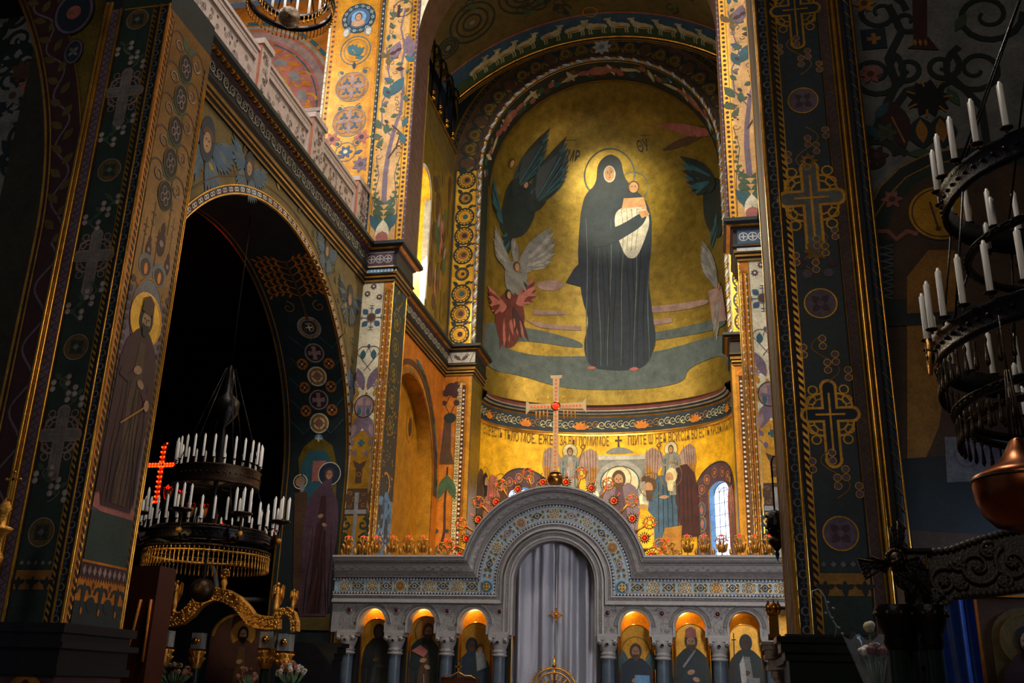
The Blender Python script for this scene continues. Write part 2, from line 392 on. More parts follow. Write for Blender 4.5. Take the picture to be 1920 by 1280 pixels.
class Apse(Surf):
    curved = .3
    def off(s, L): s.k += 1; return .02+.009*L+1.4e-5*(s.k % 300)
    def __init__(s, cx, cy, R, zs, ky=.62): super().__init__(); s.cx, s.cy, s.R, s.zs, s.ky = cx, cy, R, zs, ky
    def p(s, u, v, o=0):
        r = s.R-o; t = u/s.R
        if v <= s.zs: return Vector((s.cx+r*sin(t), s.cy+s.ky*r*cos(t), v))
        f = min((v-s.zs)/s.R, PI/2); return Vector((s.cx+r*cos(f)*sin(t), s.cy+s.ky*r*cos(f)*cos(t), s.zs+r*sin(f)))
    def inv(s, d):
        C0 = Vector((CAM.x, s.cy+(CAM.y-s.cy)/s.ky, CAM.z)); d = Vector((d.x, d.y/s.ky, d.z))
        ox, oy = C0.x-s.cx, C0.y-s.cy
        a = d.x**2+d.y**2; b = 2*(ox*d.x+oy*d.y); c = ox*ox+oy*oy-s.R**2; D = b*b-4*a*c
        k = (-b+sqrt(max(D, 0)))/(2*a); q = C0+d*k
        if q.z > s.zs:
            oz = CAM.z-s.zs; a = d.dot(d); b = 2*(ox*d.x+oy*d.y+oz*d.z); c = ox*ox+oy*oy+oz*oz-s.R**2; D = max(b*b-4*a*c, 0)
            q = C0+d*((-b+sqrt(D))/(2*a)); f = math.asin(max(-1, min(1, (q.z-s.zs)/s.R)))
            return (math.atan2(q.x-s.cx, q.y-s.cy)*s.R, s.zs+f*s.R)
        return (math.atan2(q.x-s.cx, q.y-s.cy)*s.R, q.z)
class Reveal(Surf):
    """inside of an arch that runs along X: u = X, v = height, then arc length; centre (Y, z)"""
    curved = .5
    def __init__(s, cy, zc, R): super().__init__(); s.cy, s.zc, s.R = cy, zc, R
    def p(s, u, v, o=0):
        r = s.R-o
        if v <= s.zc: return Vector((u, s.cy+r, v))
        f = (v-s.zc)/s.R; return Vector((u, s.cy+r*cos(f), s.zc+r*sin(f)))
    def inv(s, d):
        oy, oz = CAM.y-s.cy, CAM.z-s.zc
        k = (s.cy+s.R-CAM.y)/d.y; q = CAM+d*k
        if q.z <= s.zc: return (q.x, q.z)
        a = d.y**2+d.z**2; b = 2*(oy*d.y+oz*d.z); c = oy*oy+oz*oz-s.R**2; D = max(0, b*b-4*a*c)
        q = CAM+d*((-b+sqrt(D))/(2*a)); return (q.x, s.zc+s.R*math.atan2(q.z-s.zc, q.y-s.cy))
class Vault(Surf):
    """barrel vault along Y: u = Y, v = arc length from the crown"""
    curved = .7
    def __init__(s, cx, zc, R): super().__init__(); s.cx, s.zc, s.R = cx, zc, R
    def p(s, u, v, o=0):
        r = s.R-o; f = v/s.R; return Vector((s.cx+r*sin(f), u, s.zc+r*cos(f)))
    def inv(s, d):
        ox, oz = CAM.x-s.cx, CAM.z-s.zc
        a = d.x**2+d.z**2; b = 2*(ox*d.x+oz*d.z); c = ox*ox+oz*oz-s.R**2; D = max(0, b*b-4*a*c)
        q = CAM+d*((-b+sqrt(D))/(2*a)); return (q.y, s.R*math.atan2(q.x-s.cx, q.z-s.zc))

def arch_wall(mb, p, u0, u1, v0, v1, cu, r, vs, m, rz=None, vb=None, n=24, nv=1):
    """face u0..u1 x v0..v1 with an arched opening; p maps (u,v) to space"""
    rz = rz or r; vb = v0 if vb is None else vb
    def rec(a, b, c, d, nu=1, nn=1):
        mb.grid(lambda i, j: p(a+(b-a)*i, c+(d-c)*j), nu, nn, m, False)
    if cu-r > u0: rec(u0, cu-r, v0, v1, nv, nv)
    if u1 > cu+r: rec(cu+r, u1, v0, v1, nv, nv)
    if vb > v0: rec(cu-r, cu+r, v0, vb, max(2, nv), nv)
    us = [cu-r*cos(PI*i/n) for i in range(n+1)]
    for i in range(n):
        a, b = us[i], us[i+1]; za = vs+rz*sin(PI*i/n); zb = vs+rz*sin(PI*(i+1)/n)
        mb.add([p(a, za), p(b, zb), p(b, v1), p(a, v1)], [(0, 1, 2, 3)], m)

# ================================================================== THE SETTING
YI = 24.4                         # front of the altar screen
YC = 25.5                         # front of the pilasters of the sanctuary arch
YB = 34.8                         # wall with the apse arch
AP = Apse(X0-.05, 36.35, 4.95, 22.0)
WX = -9.97                        # left nave wall
def mir(x): return 2*X0-x
def mirq(x): return 2*X0-x+.08            # right crossing pier
def mirp(x): return 2*X0-x-.2           # right pilaster of the sanctuary arch

mb = MB(); mb.box(-26, 16, -16, 44, -.2, 0, 'brown'); struct(mb.build('floor'))
mb = MB(); mb.box(-26, 16, -16, -15.7, 0, 24, M_plaster); struct(mb.build('wall_back'))
mb = MB(); mb.box(9, 9.3, -16, 20, 0, 24, M_plaster); struct(mb.build('wall_right_aisle'))
mb = MB(); mb.box(-26, 16, -16, 10, 24, 24.3, M_plaster); struct(mb.build('ceiling'))

# ---- piers at the crossing
def half_round(mb, x, y, r, z0, z1, m, n=8):
    mb.lathe([(r, z0), (r, z1)], (x, y, 0), m, n)
def pier(side):
    f = (lambda x: x) if side < 0 else mirq
    s = SurfY(12.17); xi = -8.65; xo = -9.9; zt = 12.42; zb = 2.28
    b = s.mb
    def bx(x0, x1, *a): b.box(min(f(x0), f(x1)), max(f(x0), f(x1)), *a)
    bx(xo-(.02 if side < 0 else .1), xi, 12.17, 13.6, 0, 13.0, 'black' if side > 0 else 'dk')
    # frame and bands, from the outer edge to the corner
    def R(x0, x1, z0, z1, m, L=1): s.rect(f(x0), z0, f(x1), z1, m, L)
    for x, r, m in (((-9.85, .04, 'golds'), (-9.77, .04, 'golds'), (-9.56, .03, 'golds'), (-8.80, .025, 'golds')) if side < 0 else ((-9.66, .022, 'goldd'), (-9.72, .035, 'golds'), (-9.79, .022, 'golds'), (-9.97, .018, 'golds'), (-9.52, .01, 'goldd'), (-8.80, .025, 'golds'))):
        half_round(b, f(x), 12.165, r, zb, zt+(.15 if x < -9.6 else 0), m)
    if side > 0:
        half_round(b, f(-9.91), 12.17, .05, zb, zt, 'navy')
        for i_ in range(int((zt-zb)/.2)): z_ = zb+i_*.2; b.tube([(f(-9.95), 12.13, z_), (f(-9.91), 12.115, z_+.07), (f(-9.87), 12.14, z_+.13)], .011, 'goldd', 4)
    R(-9.73, -9.6, zb, zt, 'mauve', 1) if side < 0 else R(-9.64, -9.53, zb, zt, 'plum', 1)
    q = zb
    while q < zt-.12:
        s.stroke([(f(-9.72 if side < 0 else -9.63), q), (f(-9.62 if side < 0 else -9.54), q+.06), (f(-9.72 if side < 0 else -9.63), q+.12)], .018, 'plum' if side < 0 else 'olive', 2); q += .12
    R(-9.49, -8.93, zb, zt, 'slate' if side > 0 else 'green', 1)
    s.stripes((f(-8.895), zb), (f(-8.895), zt), .06, 'golds', 2, .1, .6, .5)
    s.line((f(-8.93), zb), (f(-8.93), zt), .012, 'gold', 3)
    R(-8.86, -8.66, zb, zt, 'black', 1)
    s.chain((f(-8.745), zb), (f(-8.745), zt), .11, 'grey', 'blue', 2, .105)
    half_round(b, f(-8.66), 12.17, .022, zb, zt, 'golds')
    R(-9.55, -8.62, zt, zt+.5, 'green', 1); R(-9.5, -8.64, zt-.05, zt-.02, 'gold', 3)
    # ornament of the green panel
    c = f(-9.21)
    gm = 'gold' if side > 0 else 'pink'; g2 = 'mauve' if side > 0 else 'grey'
    if side < 0:
        seq = [('m', 12.15), ('c', 10.72), ('m', 9.25), ('c', 7.75), ('m', 6.25), ('c', 4.9), ('m', 3.5)]
    else:
        seq = [('c', 10.95), ('m', 9.42), ('C', 7.9), ('m', 6.38), ('c', 4.9), ('m', 3.44)]
    prev = None
    for k, z in seq:
        if k == 'm':
            s.disc(c, z, .2, 'mauve' if side > 0 else 'olive', 2, 24); s.ring(c, z, .2, .018, gm, 3)
            s.flower(c, z, .15, 4, 'plum' if side > 0 else 'green', g2, 3, PI/4, .6)
            if side < 0: s.ring(c, z, .1, .015, 'green', 3)
        elif k == 'c': s.ornate_cross(c, z, .92, 'gold' if side > 0 else 'pink', 'navy' if side > 0 else 'grey', 2)
        else:
            s.ornate_cross(c, z, 1.15, 'gold', 'grey', 3)
            s.poly([(c-.3, z-.05), (c+.3, z-.05), (c, z-.55)], 'plum', 2)
            s.flower(c, z+.56, .13, 8, 'ochre', 'dk', 4, 0, .4)
            s.ring(c, z-.78, .09, .02, 'ochre', 4); s.flower(c, z-.78, .16, 8, 'ochre', 'grey', 3, 0, .5)
            for q in (-1, 1): s.disc(c+q*.2, z-.95, .07, 'plum', 3); s.disc(c+q*.13, z-1.1, .06, 'mauve', 3)
        if prev is not None:
            zm = (prev+z)/2; sg = 1 if (int(zm*3) % 2) else -1
            top, bot = prev-.42, z+.42
            pts = [(c+sg*.16*sin(PI*2*i/12), top+(bot-top)*i/12) for i in range(13)]
            s.stroke(pts, .014, 'ochre' if side > 0 else 'grey', 2)
            for i in (2, 4, 6, 8, 10):
                a = .3 if i % 4 == 2 else -.3; px, pz = pts[i]
                for dd in (-.06, .04):
                    s.disc(px+(.12 if a > 0 else -.12), pz+dd, .04, 'ltgrey' if side < 0 else 'mauve', 3, 10); s.ring(px+(.12 if a > 0 else -.12), pz+dd, .045, .01, gm, 4, 12)
                if side < 0: s.leaf(px, pz, .16, PI/2+a*3, 'gr2', 2, .5)
        prev = z
    # foot: lozenges and fleurs on ochre
    R(-9.49, -8.93, 2.28, 3.0, 'green', 2); R(-9.49, -8.93, 2.72, 2.98, 'ochre', 3)
    for i in range(5): s.disc(f(-9.43+.11*i), 3.08, .035, 'grey', 3, 4)
    for i in range(3):
        x = f(-9.43+.22*i); s.leaf(x, 2.7, .2, PI/2, 'dk', 4, .4); s.leaf(x, 2.8, .12, .4, 'dk', 4, .5); s.leaf(x, 2.8, .12, PI-.4, 'dk', 4, .5)
    o = struct(b.build('wall_pier_left' if side < 0 else 'wall_pier_right'))
    # inner face, seen along the nave
    t = SurfX(f(xi), 1 if side < 0 else -1); u0, u1 = 12.17, 13.6
    if side < 0:
        t.rect(u0, zb, u1, 12.35, 'bgold', 1)
        t.rect(u0+.01, zb, u0+.13, 12.3, 'orange', 2); t.stripes((u0+.09, zb), (u0+.09, 12.3), .07, 'black', 3, .12, .6, .5)
        half_round(t.mb, xi, u0+.13, .02, zb, 12.1, 'golds')
        for k, q in enumerate((.03, .075)): half_round(t.mb, xi, u1-q, .025, zb-.05, 11.6, 'golds')
        t.stripes((u1-.14, zb), (u1-.14, 12), .05, 'black', 3, .12, .6, .5)
        a, b_ = u0+.18, u1-.2
        # interlace at the top
        t.rect(a, 8.9, b_, 12.2, 'bgold', 2)
        random.seed(3)
        for i in range(5):
            z = 11.9-.62*i
            for q in (-1, 1):
                t.spiral((a+b_)/2+q*.3, z, .24, PI/2*(1-q), 1.3, .035, 'brown', 3, q); t.spiral((a+b_)/2+q*.3, z-.05, .13, 0, 1, .03, 'pink', 4, -q)
                t.leaf((a+b_)/2, z, .3, PI/2+q*.8, 'gr2', 3, .5)
            t.ell((a+b_)/2, z-.3, .2, .26, 'black', 4); t.ring((a+b_)/2, z-.3, .2, .02, 'olive', 5, 24, .26)
            for q in range(4): t.ring((a+b_)/2+.08*cos(q*PI/2+.5), z-.3+.1*sin(q*PI/2+.5), .05, .018, 'pink', 5, 12, .07)
        # gold ground with small crosses, tower tops
        t.rect(a, 7.3, b_, 9.0, 'bgold', 3)
        for i, (x, z, hh) in enumerate(((.15, 8.3, .5), (.3, 8.55, .7), (.5, 8.25, .5), (.72, 8.9, .5), (.85, 8.6, .6))):
            X = a+(b_-a)*x; t.line((X, z-.4), (X, z+hh*.5), .02, 'brown', 4); t.line((X-.07, z+hh*.2), (X+.07, z+hh*.2), .02, 'brown', 4); t.line((X-.05, z), (X+.05, z-.05), .02, 'brown', 4)
        for x, z, r in ((.3, 8.05, .1), (.6, 8.3, .15), (.85, 8.0, .1)):
            X = a+(b_-a)*x; t.ell(X, z, r*.8, r*1.5, 'wine', 5); t.leaf(X, z+r*.8, r*1.8, PI/2, 'wine', 5, .5); t.disc(X, z, r*.4, 'pink', 6)
        for x in (.3, .68):
            X = a+(b_-a)*x; t.disc(X, 7.78, .2, 'grey', 5); t.disc(X, 7.75, .14, 'brown', 6); t.ell(X, 7.72, .05, .1, 'orange', 7)
        for i in range(9): t.disc(a+.06+i*.125, 7.45, .06, 'ochre' if i % 2 else 'brown', 5, 10)
        # the painted prince in his niche
        cx = (a+b_)/2+.02
        t.rect(a, 3.75, b_, 7.35, 'mauve', 4); t.ell(cx, 7.0, .42, .62, 'grey', 5, 26); t.ring(cx, 7.0, .42, .03, 'goldd', 6, 30, .62)
        for i in range(14): t.disc(b_-.03, 5.2+i*.16, .05, 'brown', 6, 8); t.disc(a+.03, 5.2+i*.16, .05, 'brown', 6, 8)
        t.figure(cx, 3.95, 3.25, 'wine', 'brown', 'goldb', 'black', 6, .33, 0, True, 'brown', 'gold')
        t.poly([(cx-.5, 6.2), (cx+.1, 6.35), (cx-.1, 4.2), (cx-.55, 4.1)], 'wine', 8)
        t.line((cx-.25, 5.2), (cx+.32, 5.6), .03, 'ochre', 13); t.ell(cx+.34, 5.62, .07, .09, 'skin', 13)
        t.poly([(a, 4.3), (b_, 4.0), (b_, 3.7), (a, 3.9)], 'rose', 6)
        t.rect(a, 3.15, b_, 3.86, 'green', 6)
        t.line((a-.03, 3.14), (b_+.03, 3.14), .035, 'orange', 7)
        t.rect(a-.03, 2.93, b_+.03, 3.12, 'wine', 6)
        for i in range(9): X = a+.06+i*.122; t.poly([(X-.045, 3.02), (X, 2.95), (X+.045, 3.02), (X, 3.1)], 'pink', 7)
        t.rect(a-.05, 2.52, b_+.05, 2.93, 'orange', 6)
        for i in range(19): X = a-.03+i*.062; t.poly([(X-.03, 2.94), (X+.03, 2.94), (X, 2.88)], 'wine', 7)
        t.rect(a-.05, zb, b_+.05, 2.6, 'dk', 7)
        for i in range(3):
            X = a+.12+i*.41; t.leaf(X, 2.58, .28, PI/2, 'dk', 8, .35); t.arc(X-.08, 2.72, .07, 0, PI*1.1, .05, 'dk', 8); t.arc(X+.08, 2.72, .07, -.1*PI, PI, .05, 'dk', 8); t.line((X, 2.5), (X, 2.7), .07, 'dk', 8)
            if i < 2: t.disc(X+.2, 2.57, .1, 'dk', 8); t.cross(X+.2, 2.83, .1, .06, .02, 'wine', 8)
            t.ell(X, 2.47, .025, .05, 'orange', 9, 10)
    else:
        t.rect(u0, zb, 13.8, 12.9, 'brown', 1)
        for q in (u0+.03, 13.72): half_round(t.mb, f(xi), q, .03, zb, 13, 'golds')
        t.stripes((12.9, zb), (12.9, 12.9), .3, 'ochre', 2, .25, .7, .4)
    m_ = t.mb.build('mural', o); m_['label'] = 'painted face of the pier with gilt edge rolls'
    return o
pier(-1); pr = pier(1)
# plinths of the piers: dark moulded ledge on red veined marble
for k, f in (('left', lambda x: x), ('right', mirq)):
    b = MB()
    for z0, z1, e, m in ((2.16, 2.28, .16, M_darkst), (2.04, 2.16, .1, M_darkst), (1.96, 2.04, .2, M_darkst), (1.72, 1.96, .1, M_darkst), (1.62, 1.72, .14, M_darkst), (0, 1.62, .06, M_rmarb)):
        x0, x1 = f(-9.95-e), f(-8.65+e); b.box(min(x0, x1), max(x0, x1), 12.17-e, 13.6+e, z0, z1, m)
    o = struct(b.build('baseboard_pier_'+k))
    if k == 'left':
        s = SurfY(12.17-.06); s.ell(-8.99, 1.3, .3, .33, 'ochre', 1, 30); s.rect(-9.29, .8, -8.69, 1.3, 'ochre', 1); s.ell(-8.99, 1.45, .07, .11, 'wine', 2)
        s.rect(-9.06, 1.0, -8.95, 1.38, 'wine', 2); s.poly([(-9.2, 1.3), (-9.1, 1.35), (-9.12, 1.2), (-9.22, 1.15)], 'teal', 2); s.poly([(-8.85, 1.35), (-8.76, 1.3), (-8.8, 1.15), (-8.9, 1.2)], 'teal', 2)
        s.mb.build('inlay', o)

# ---- left nave wall with the great arch into the side aisle
ACY, AR, AZ = 20.0, 5.44, 6.9
sw = SurfX(WX, 1)
arch_wall(sw.mb, lambda u, v: (WX, u, v), 13.5, YC+.2, 0, 13.2, ACY, AR, AZ, 'olive', 5.42, n=32)
wl = struct(sw.mb.build('wall_left'))
mu = SurfX(WX, 1)
mu.arc(ACY, AZ, AR+.1, 0, PI, .2, 'wine', 1, 60)
mu.line((ACY+AR+.1, 2), (ACY+AR+.1, AZ), .2, 'wine', 1)
for rr, ww in ((.015, .03), (.2, .03)):
    mu.arc(ACY, AZ, AR+rr, 0, PI, ww, 'gold', 3, 60); mu.line((ACY+AR+rr, 2), (ACY+AR+rr, AZ), ww, 'gold', 3)
n = 62
for i in range(n):
    a = PI*(i+.5)/n; rr = AR+.105
    for dd in (-.045, .045):
        y, z = ACY+rr*cos(a)-dd*sin(a), AZ+rr*sin(a)+dd*cos(a); mu.ring(y, z, .042, .024, 'white', 3, 8)
for i in range(34):
    z = 2+i*.145
    if z < AZ:
        for dd in (-.035, .035): mu.ring(ACY+AR+.105, z+dd, .036, .022, 'white', 3, 8)
mu.arc(ACY, AZ, AR+.42, 0.02*PI, PI*.98, .03, 'brown', 2, 60)
random.seed(5)
for i in range(46):
    a = PI*(.06+.88*i/45); rr = AR+.55+.18*(i % 3); y, z = ACY+rr*cos(a), AZ+rr*sin(a)
    if z < 12.9: mu.leaf(y, z, .25, a+random.uniform(-1, 1), random.choice(['gr2', 'gr2', 'brown', 'goldo']), 2, .5)
    if i % 2 == 0 and z < 12.7: mu.spiral(y, z, .17, a, 1.1, .03, 'brown', 2)
def seraph(S, u, v, r, col='blue', c2='mauve', face='skin'):
    random.seed(int(abs(u*91+v*37)))
    for k in (-1, 1):
        for j in range(9):
            S.leaf(u+k*r*.25, v-.1*r+.06*j*r, r*(2.3-.12*j), (0 if k > 0 else PI)+k*(.5-.19*j), col if j % 3 else c2, 2+j % 2, .2)
        for j in range(6): S.leaf(u+k*r*.15, v-.3*r, r*1.7, -PI/2+k*(.15+.16*j), c2 if j % 2 else col, 2, .2)
    S.ell(u, v+.1*r, r*.55, r*.95, 'navy', 4, 18); S.ell(u, v, r*.3, r*.48, face, 5, 14); S.arc(u, v+.15*r, r*.33, 0, PI, r*.2, 'brown', 6, 10)
    S.ell(u-.1*r, v+.05*r, r*.045, r*.04, 'black', 6, 6); S.ell(u+.1*r, v+.05*r, r*.045, r*.04, 'black', 6, 6); S.line((u-.06*r, v-.2*r), (u+.06*r, v-.2*r), r*.04, 'wine', 6)
for px, r in (((387, 265), .55), ((466, 315), .4), ((612, 470), .34), ((655, 560), .42), ((665, 720), .33)):
    u, v = mu.uv(*px); seraph(mu, u, v, r, 'blue' if px[0] != 655 else 'navy', 'cloud')
mu.mb.build('mural', wl, label='olive and gold spandrel painting with winged heads')
# thickness of the arch, painted with medallions
rv = Reveal(ACY, AZ, AR)
rv.mb.grid(lambda i, j: rv.p(-11.9+1.93*i, .0+(AZ+AR*PI)*j), 1, 60, 'dk', True)
rw = struct(rv.mb.build('wall_left_arch'))
rv = Reveal(ACY, AZ, AR)
for u in (-11.86, -10.0): 
    rv.stroke([(u, .5+i*.25) for i in range(90)], .05, 'golds', 3)
rv.stroke([(-11.72, .5+i*.25) for i in range(90)], .03, 'ochre', 2)
for (px, r, kind) in (((580, 613), .33, 'w'), ((590, 661), .27, 'x'), ((595, 705), .27, 'o'), ((598, 749), .27, 'x'), ((599, 793), .27, 'o')):
    u, v = rv.uv(*px); rv.disc(u, v, r, 'wine' if kind == 'x' else 'ochre', 2); rv.ring(u, v, r, .04, 'silver' if kind != 'o' else 'cream', 3)
    if kind == 'x': rv.cross(u, v, r*1.5, r*1.4, r*.35, 'pink', 4, 1.4, .5)
    elif kind == 'o': rv.ring(u, v, r*.55, .05, 'cream', 4, 12); rv.cross(u, v, r*1.2, r*1.2, r*.18, 'rose', 5, 1, .5)
    else: rv.disc(u, v, r*.8, 'navy', 3); rv.ring(u, v, r*.72, .03, 'silver', 4); rv.ring(u, v, r*.4, .05, 'ochre', 4); rv.cross(u, v, r*.6, r*.6, .04, 'cream', 5, 1, .5)
for px in ((567, 682), (617, 681), (572, 726), (621, 724), (574, 770), (623, 768)):
    u, v = rv.uv(*px); rv.disc(u, v, .17, 'orange', 2, 16); rv.ring(u, v, .17, .025, 'brown', 3, 16); rv.cross(u, v, .22, .22, .06, 'wine', 3, 1.3, .5); rv.disc(u, v, .03, 'cream', 4, 8)
for q in range(5):
    u, v = rv.uv(595, 640+q*40); rv.stroke([(u-.8, v+.2), (u-.4, v-.2), (u, v+.25), (u+.4, v-.2), (u+.8, v+.2)], .03, 'teal', 2)
u, v = rv.uv(565, 560)
for k in (-1, 1):                          # palm
    for j in range(6):
        bx_, by_ = u+.02*k, v+.1+.24*j
        pts = [(bx_+k*t*.75, by_+.16*sin(t*PI*.9)+.04*t) for t in (0, .25, .5, .75, 1)]
        rv.stroke(pts, .03, 'orange', 3)
        for t in range(1, 5):
            for h_ in (-1, 1): rv.leaf(pts[t][0], pts[t][1], .2, (0 if k > 0 else PI)+h_*.9*k, 'orange', 3, .35)
rv.line((u, v-.7), (u, v+1.4), .08, 'brown', 3, 4)
for k in (-1, 1): rv.spiral(u+k*.45, v-.25, .2, PI/2, 1.2, .03, 'ochre', 3, k)
# painted saint under an arch
rv.poly(rv.P([(563, 1000), (560, 860), (570, 838), (597, 815), (624, 835), (632, 870), (628, 1000)]), 'goldo', 3)
rv.poly(rv.P([(567, 1000), (565, 870), (580, 847), (597, 840), (614, 847), (625, 875), (624, 1000)]), 'teal', 4)
u, v = rv.uv(598, 822); rv.disc(u, v, .13, 'sky', 4, 14); rv.cross(u, v, .18, .18, .04, 'cream', 5, 1.2, .5)
rv.rect(*rv.uv(585, 905), *rv.uv(612, 860), 'rose', 5)
u, v = rv.uv(588, 1155); u2, v2 = rv.uv(600, 882)
rv.figure(u-.02, v, v2-v+.1, 'plum', 'wine', 'navy', 'hood', 6, .27, .03, True, 'none', 'cream', hs=.62)
u, v = rv.uv(564, 903); rv.ring(u, v, .2, .03, 'cream', 6); rv.disc(u, v, .15, 'skin', 7); rv.leaf(u+.08, v, .32, -PI/2, 'silver', 8, .5); rv.poly(rv.P([(553, 925), (577, 922), (573, 1140), (549, 1140)]), 'brown', 5)
rv.poly(rv.P([(551, 1150), (620, 1150), (618, 1182), (546, 1180)]), 'olive', 5)
rv.mb.build('mural', rw, label='medallions and a painted veiled saint on the arch thickness')
# right nave wall with its matching arch, and the dark aisle behind it
b = MB(); XW = mir(WX)
arch_wall(b, lambda u, v: (XW, u, v), 13.5, YC+.2, 0, 13.2, ACY, AR, AZ, 'olive', 5.42, n=32)
b.quad((XW, 13.5, 13.2), (XW, 26.8, 13.2), (XW, 26.8, 31), (XW, 13.5, 31), 'bgold')
for i in range(32):
    a0, a1 = PI*i/32, PI*(i+1)/32
    b.quad((XW, ACY-AR*cos(a0), AZ+AR*sin(a0)), (XW, ACY-AR*cos(a1), AZ+AR*sin(a1)), (XW+1.9, ACY-AR*cos(a1), AZ+AR*sin(a1)), (XW+1.9, ACY-AR*cos(a0), AZ+AR*sin(a0)), 'dk')
b.box(XW+6, XW+6.3, 14.9, 34, 0, 14, M_plaster); b.box(XW+.1, XW+6, 33, 33.3, 0, 14, M_plaster); b.box(XW+.02, XW+6.3, 14.9, 33.3, 14, 14.2, M_plaster)
struct(b.build('wall_right_nave'))
S = SurfX(XW, -1); S.arc(ACY, AZ, AR+.1, 0, PI, .2, 'wine', 1, 60); S.arc(ACY, AZ, AR+.02, 0, PI, .03, 'gold', 3, 60); S.arc(ACY, AZ, AR+.2, 0, PI, .03, 'gold', 3, 60); S.mb.build('mural', bpy.data.objects['wall_right_nave'])
# dark side aisle behind the arch
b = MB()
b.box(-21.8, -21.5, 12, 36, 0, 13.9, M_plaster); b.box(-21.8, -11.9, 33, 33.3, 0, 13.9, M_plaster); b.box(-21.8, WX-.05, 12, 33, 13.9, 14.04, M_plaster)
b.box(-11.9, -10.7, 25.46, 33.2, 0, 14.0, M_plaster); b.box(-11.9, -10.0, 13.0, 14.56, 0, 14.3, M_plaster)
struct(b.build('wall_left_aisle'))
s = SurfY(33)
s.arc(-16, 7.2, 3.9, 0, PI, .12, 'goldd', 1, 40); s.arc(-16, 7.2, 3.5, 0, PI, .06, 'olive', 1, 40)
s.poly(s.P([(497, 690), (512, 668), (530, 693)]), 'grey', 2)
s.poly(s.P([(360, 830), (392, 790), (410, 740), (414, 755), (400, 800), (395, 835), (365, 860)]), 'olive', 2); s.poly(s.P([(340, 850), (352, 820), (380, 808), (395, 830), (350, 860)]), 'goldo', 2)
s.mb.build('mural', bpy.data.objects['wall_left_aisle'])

# ---- cornices: dark moulded shelf with a silver scroll band
PROF = [(0, -1.12), (.05, -1.12), (.05, -1.05), (.1, -1.0), (.1, -.94), (.14, -.9), (.14, -.80), (.2, -.72), (.16, -.68), (.14, -.62), (.12, -.22), (.2, -.18), (.2, -.13), (.3, -.1), (.38, -.02), (.38, .08), (.32, .1), (0, .1)]
PCOL = ['black', 'goldd', 'black', 'golds', 'black', 'goldd', 'black', 'golds', 'black', 'black', 'plum', 'black', 'golds', 'black', 'dk', 'black', 'black']
def cornice(mb, pts, z, cols=PCOL, prof=PROF, sc=1):
    """mitred moulding along a plan polyline; the profile grows to the right of the walking direction"""
    pts = [Vector((p[0], p[1])) for p in pts]; rings = []
    for i, p in enumerate(pts):
        d0 = (p-pts[i-1]).normalized() if i else None; d1 = (pts[i+1]-p).normalized() if i < len(pts)-1 else None
        n0 = Vector((d0.y, -d0.x)) if d0 else None; n1 = Vector((d1.y, -d1.x)) if d1 else None
        if n0 is None: n_ = n1
        elif n1 is None: n_ = n0
        else: n_ = (n0+n1)/(1+n0.dot(n1))
        rings.append([(p.x+n_.x*a*sc, p.y+n_.y*a*sc, z+b*sc) for a, b in prof])
    for i in range(len(pts)-1):
        for k in range(len(prof)-1):
            mb.add([rings[i][k], rings[i+1][k], rings[i+1][k+1], rings[i][k+1]], [(0, 1, 2, 3)], cols[k])
def scrollband(S, u0, u1, v, h, m, L=1, st=None):
    st = st or h*.8; n = max(1, int((u1-u0)/st))
    for i in range(n):
        u = u0+(i+.5)*(u1-u0)/n; k = 1 if i % 2 else -1
        S.ring(u, v, h*.3, h*.07, m, L, 10); S.spiral(u, v, h*.2, i, 1, h*.06, m, L, k)
        S.arc(u+st/2, v, h*.36, PI*.5*k-1, PI*.5*k+1, h*.07, m, L, 6)
ZC = 14.15
b = MB(); cornice(b, [(WX, 10.5), (WX, YC), (-9.05, YC), (-9.05, 26.85), (WX+.02, 26.85), (WX+.02, YB), (-8.85, YB), (-8.85, 36.5)], ZC-.05)
for k in range(56):                 # dentils under the lip
    y = 13+k*.22; b.box(WX+.2, WX+.29, y, y+.1, ZC-.2, ZC-.14, 'goldd')
co = struct(b.build('trim_cornice_left'))
S = SurfX(WX+.145, 1); scrollband(S, 13, YC-.15, ZC-.47, .36, 'silver', 1, .3); S.mb.build('scroll_frieze', co)
S = SurfX(WX+.165, 1); scrollband(S, 27, YB-.15, ZC-.47, .36, 'ltgrey', 1, .26); S.mb.build('scroll_frieze', co)
S = SurfY(YC-.145)
S.rect(WX+.1, ZC-.68, -9.03, ZC-.28, 'plum', 1)
for q in (-9.72, -9.45, -9.2): S.ring(q, ZC-.48, .12, .025, 'ltgrey', 2, 16); S.cross(q, ZC-.48, .17, .17, .03, 'ltgrey', 2, 1.3, .5)
S.rect(WX+.1, ZC-.92, -9.0, ZC-.8, 'sky', 3); 
for i in range(9): S.poly([(WX+.14+i*.11, ZC-.9), (WX+.2+i*.11, ZC-.9), (WX+.17+i*.11, ZC-.81)], 'white', 4)
S.rect(WX+.1, ZC-.77, -9.0, ZC-.7, 'cream', 3); S.rect(WX+.1, ZC-.29, -9.0, ZC-.24, 'ltgrey', 3)
S.mb.build('pilaster_frieze', co)
S = SurfY(YB-.145); S.rect(-9.8, ZC-.68, -8.72, ZC-.24, 'ltgrey', 1)
for k in (-1, 1): S.leaf(-9.27, ZC-.6, .36, PI/2+k*.9, 'plum', 2, .4); S.spiral(-9.27+k*.22, ZC-.42, .1, 0, 1.2, .03, 'brown', 3, k); S.poly([(-9.27+k*.5, ZC-.26), (-9.27+k*.53, ZC-.26), (-9.27+k*.35, ZC-.66), (-9.27+k*.32, ZC-.66)], 'plum', 2)
S.mb.build('pilaster_frieze', co)
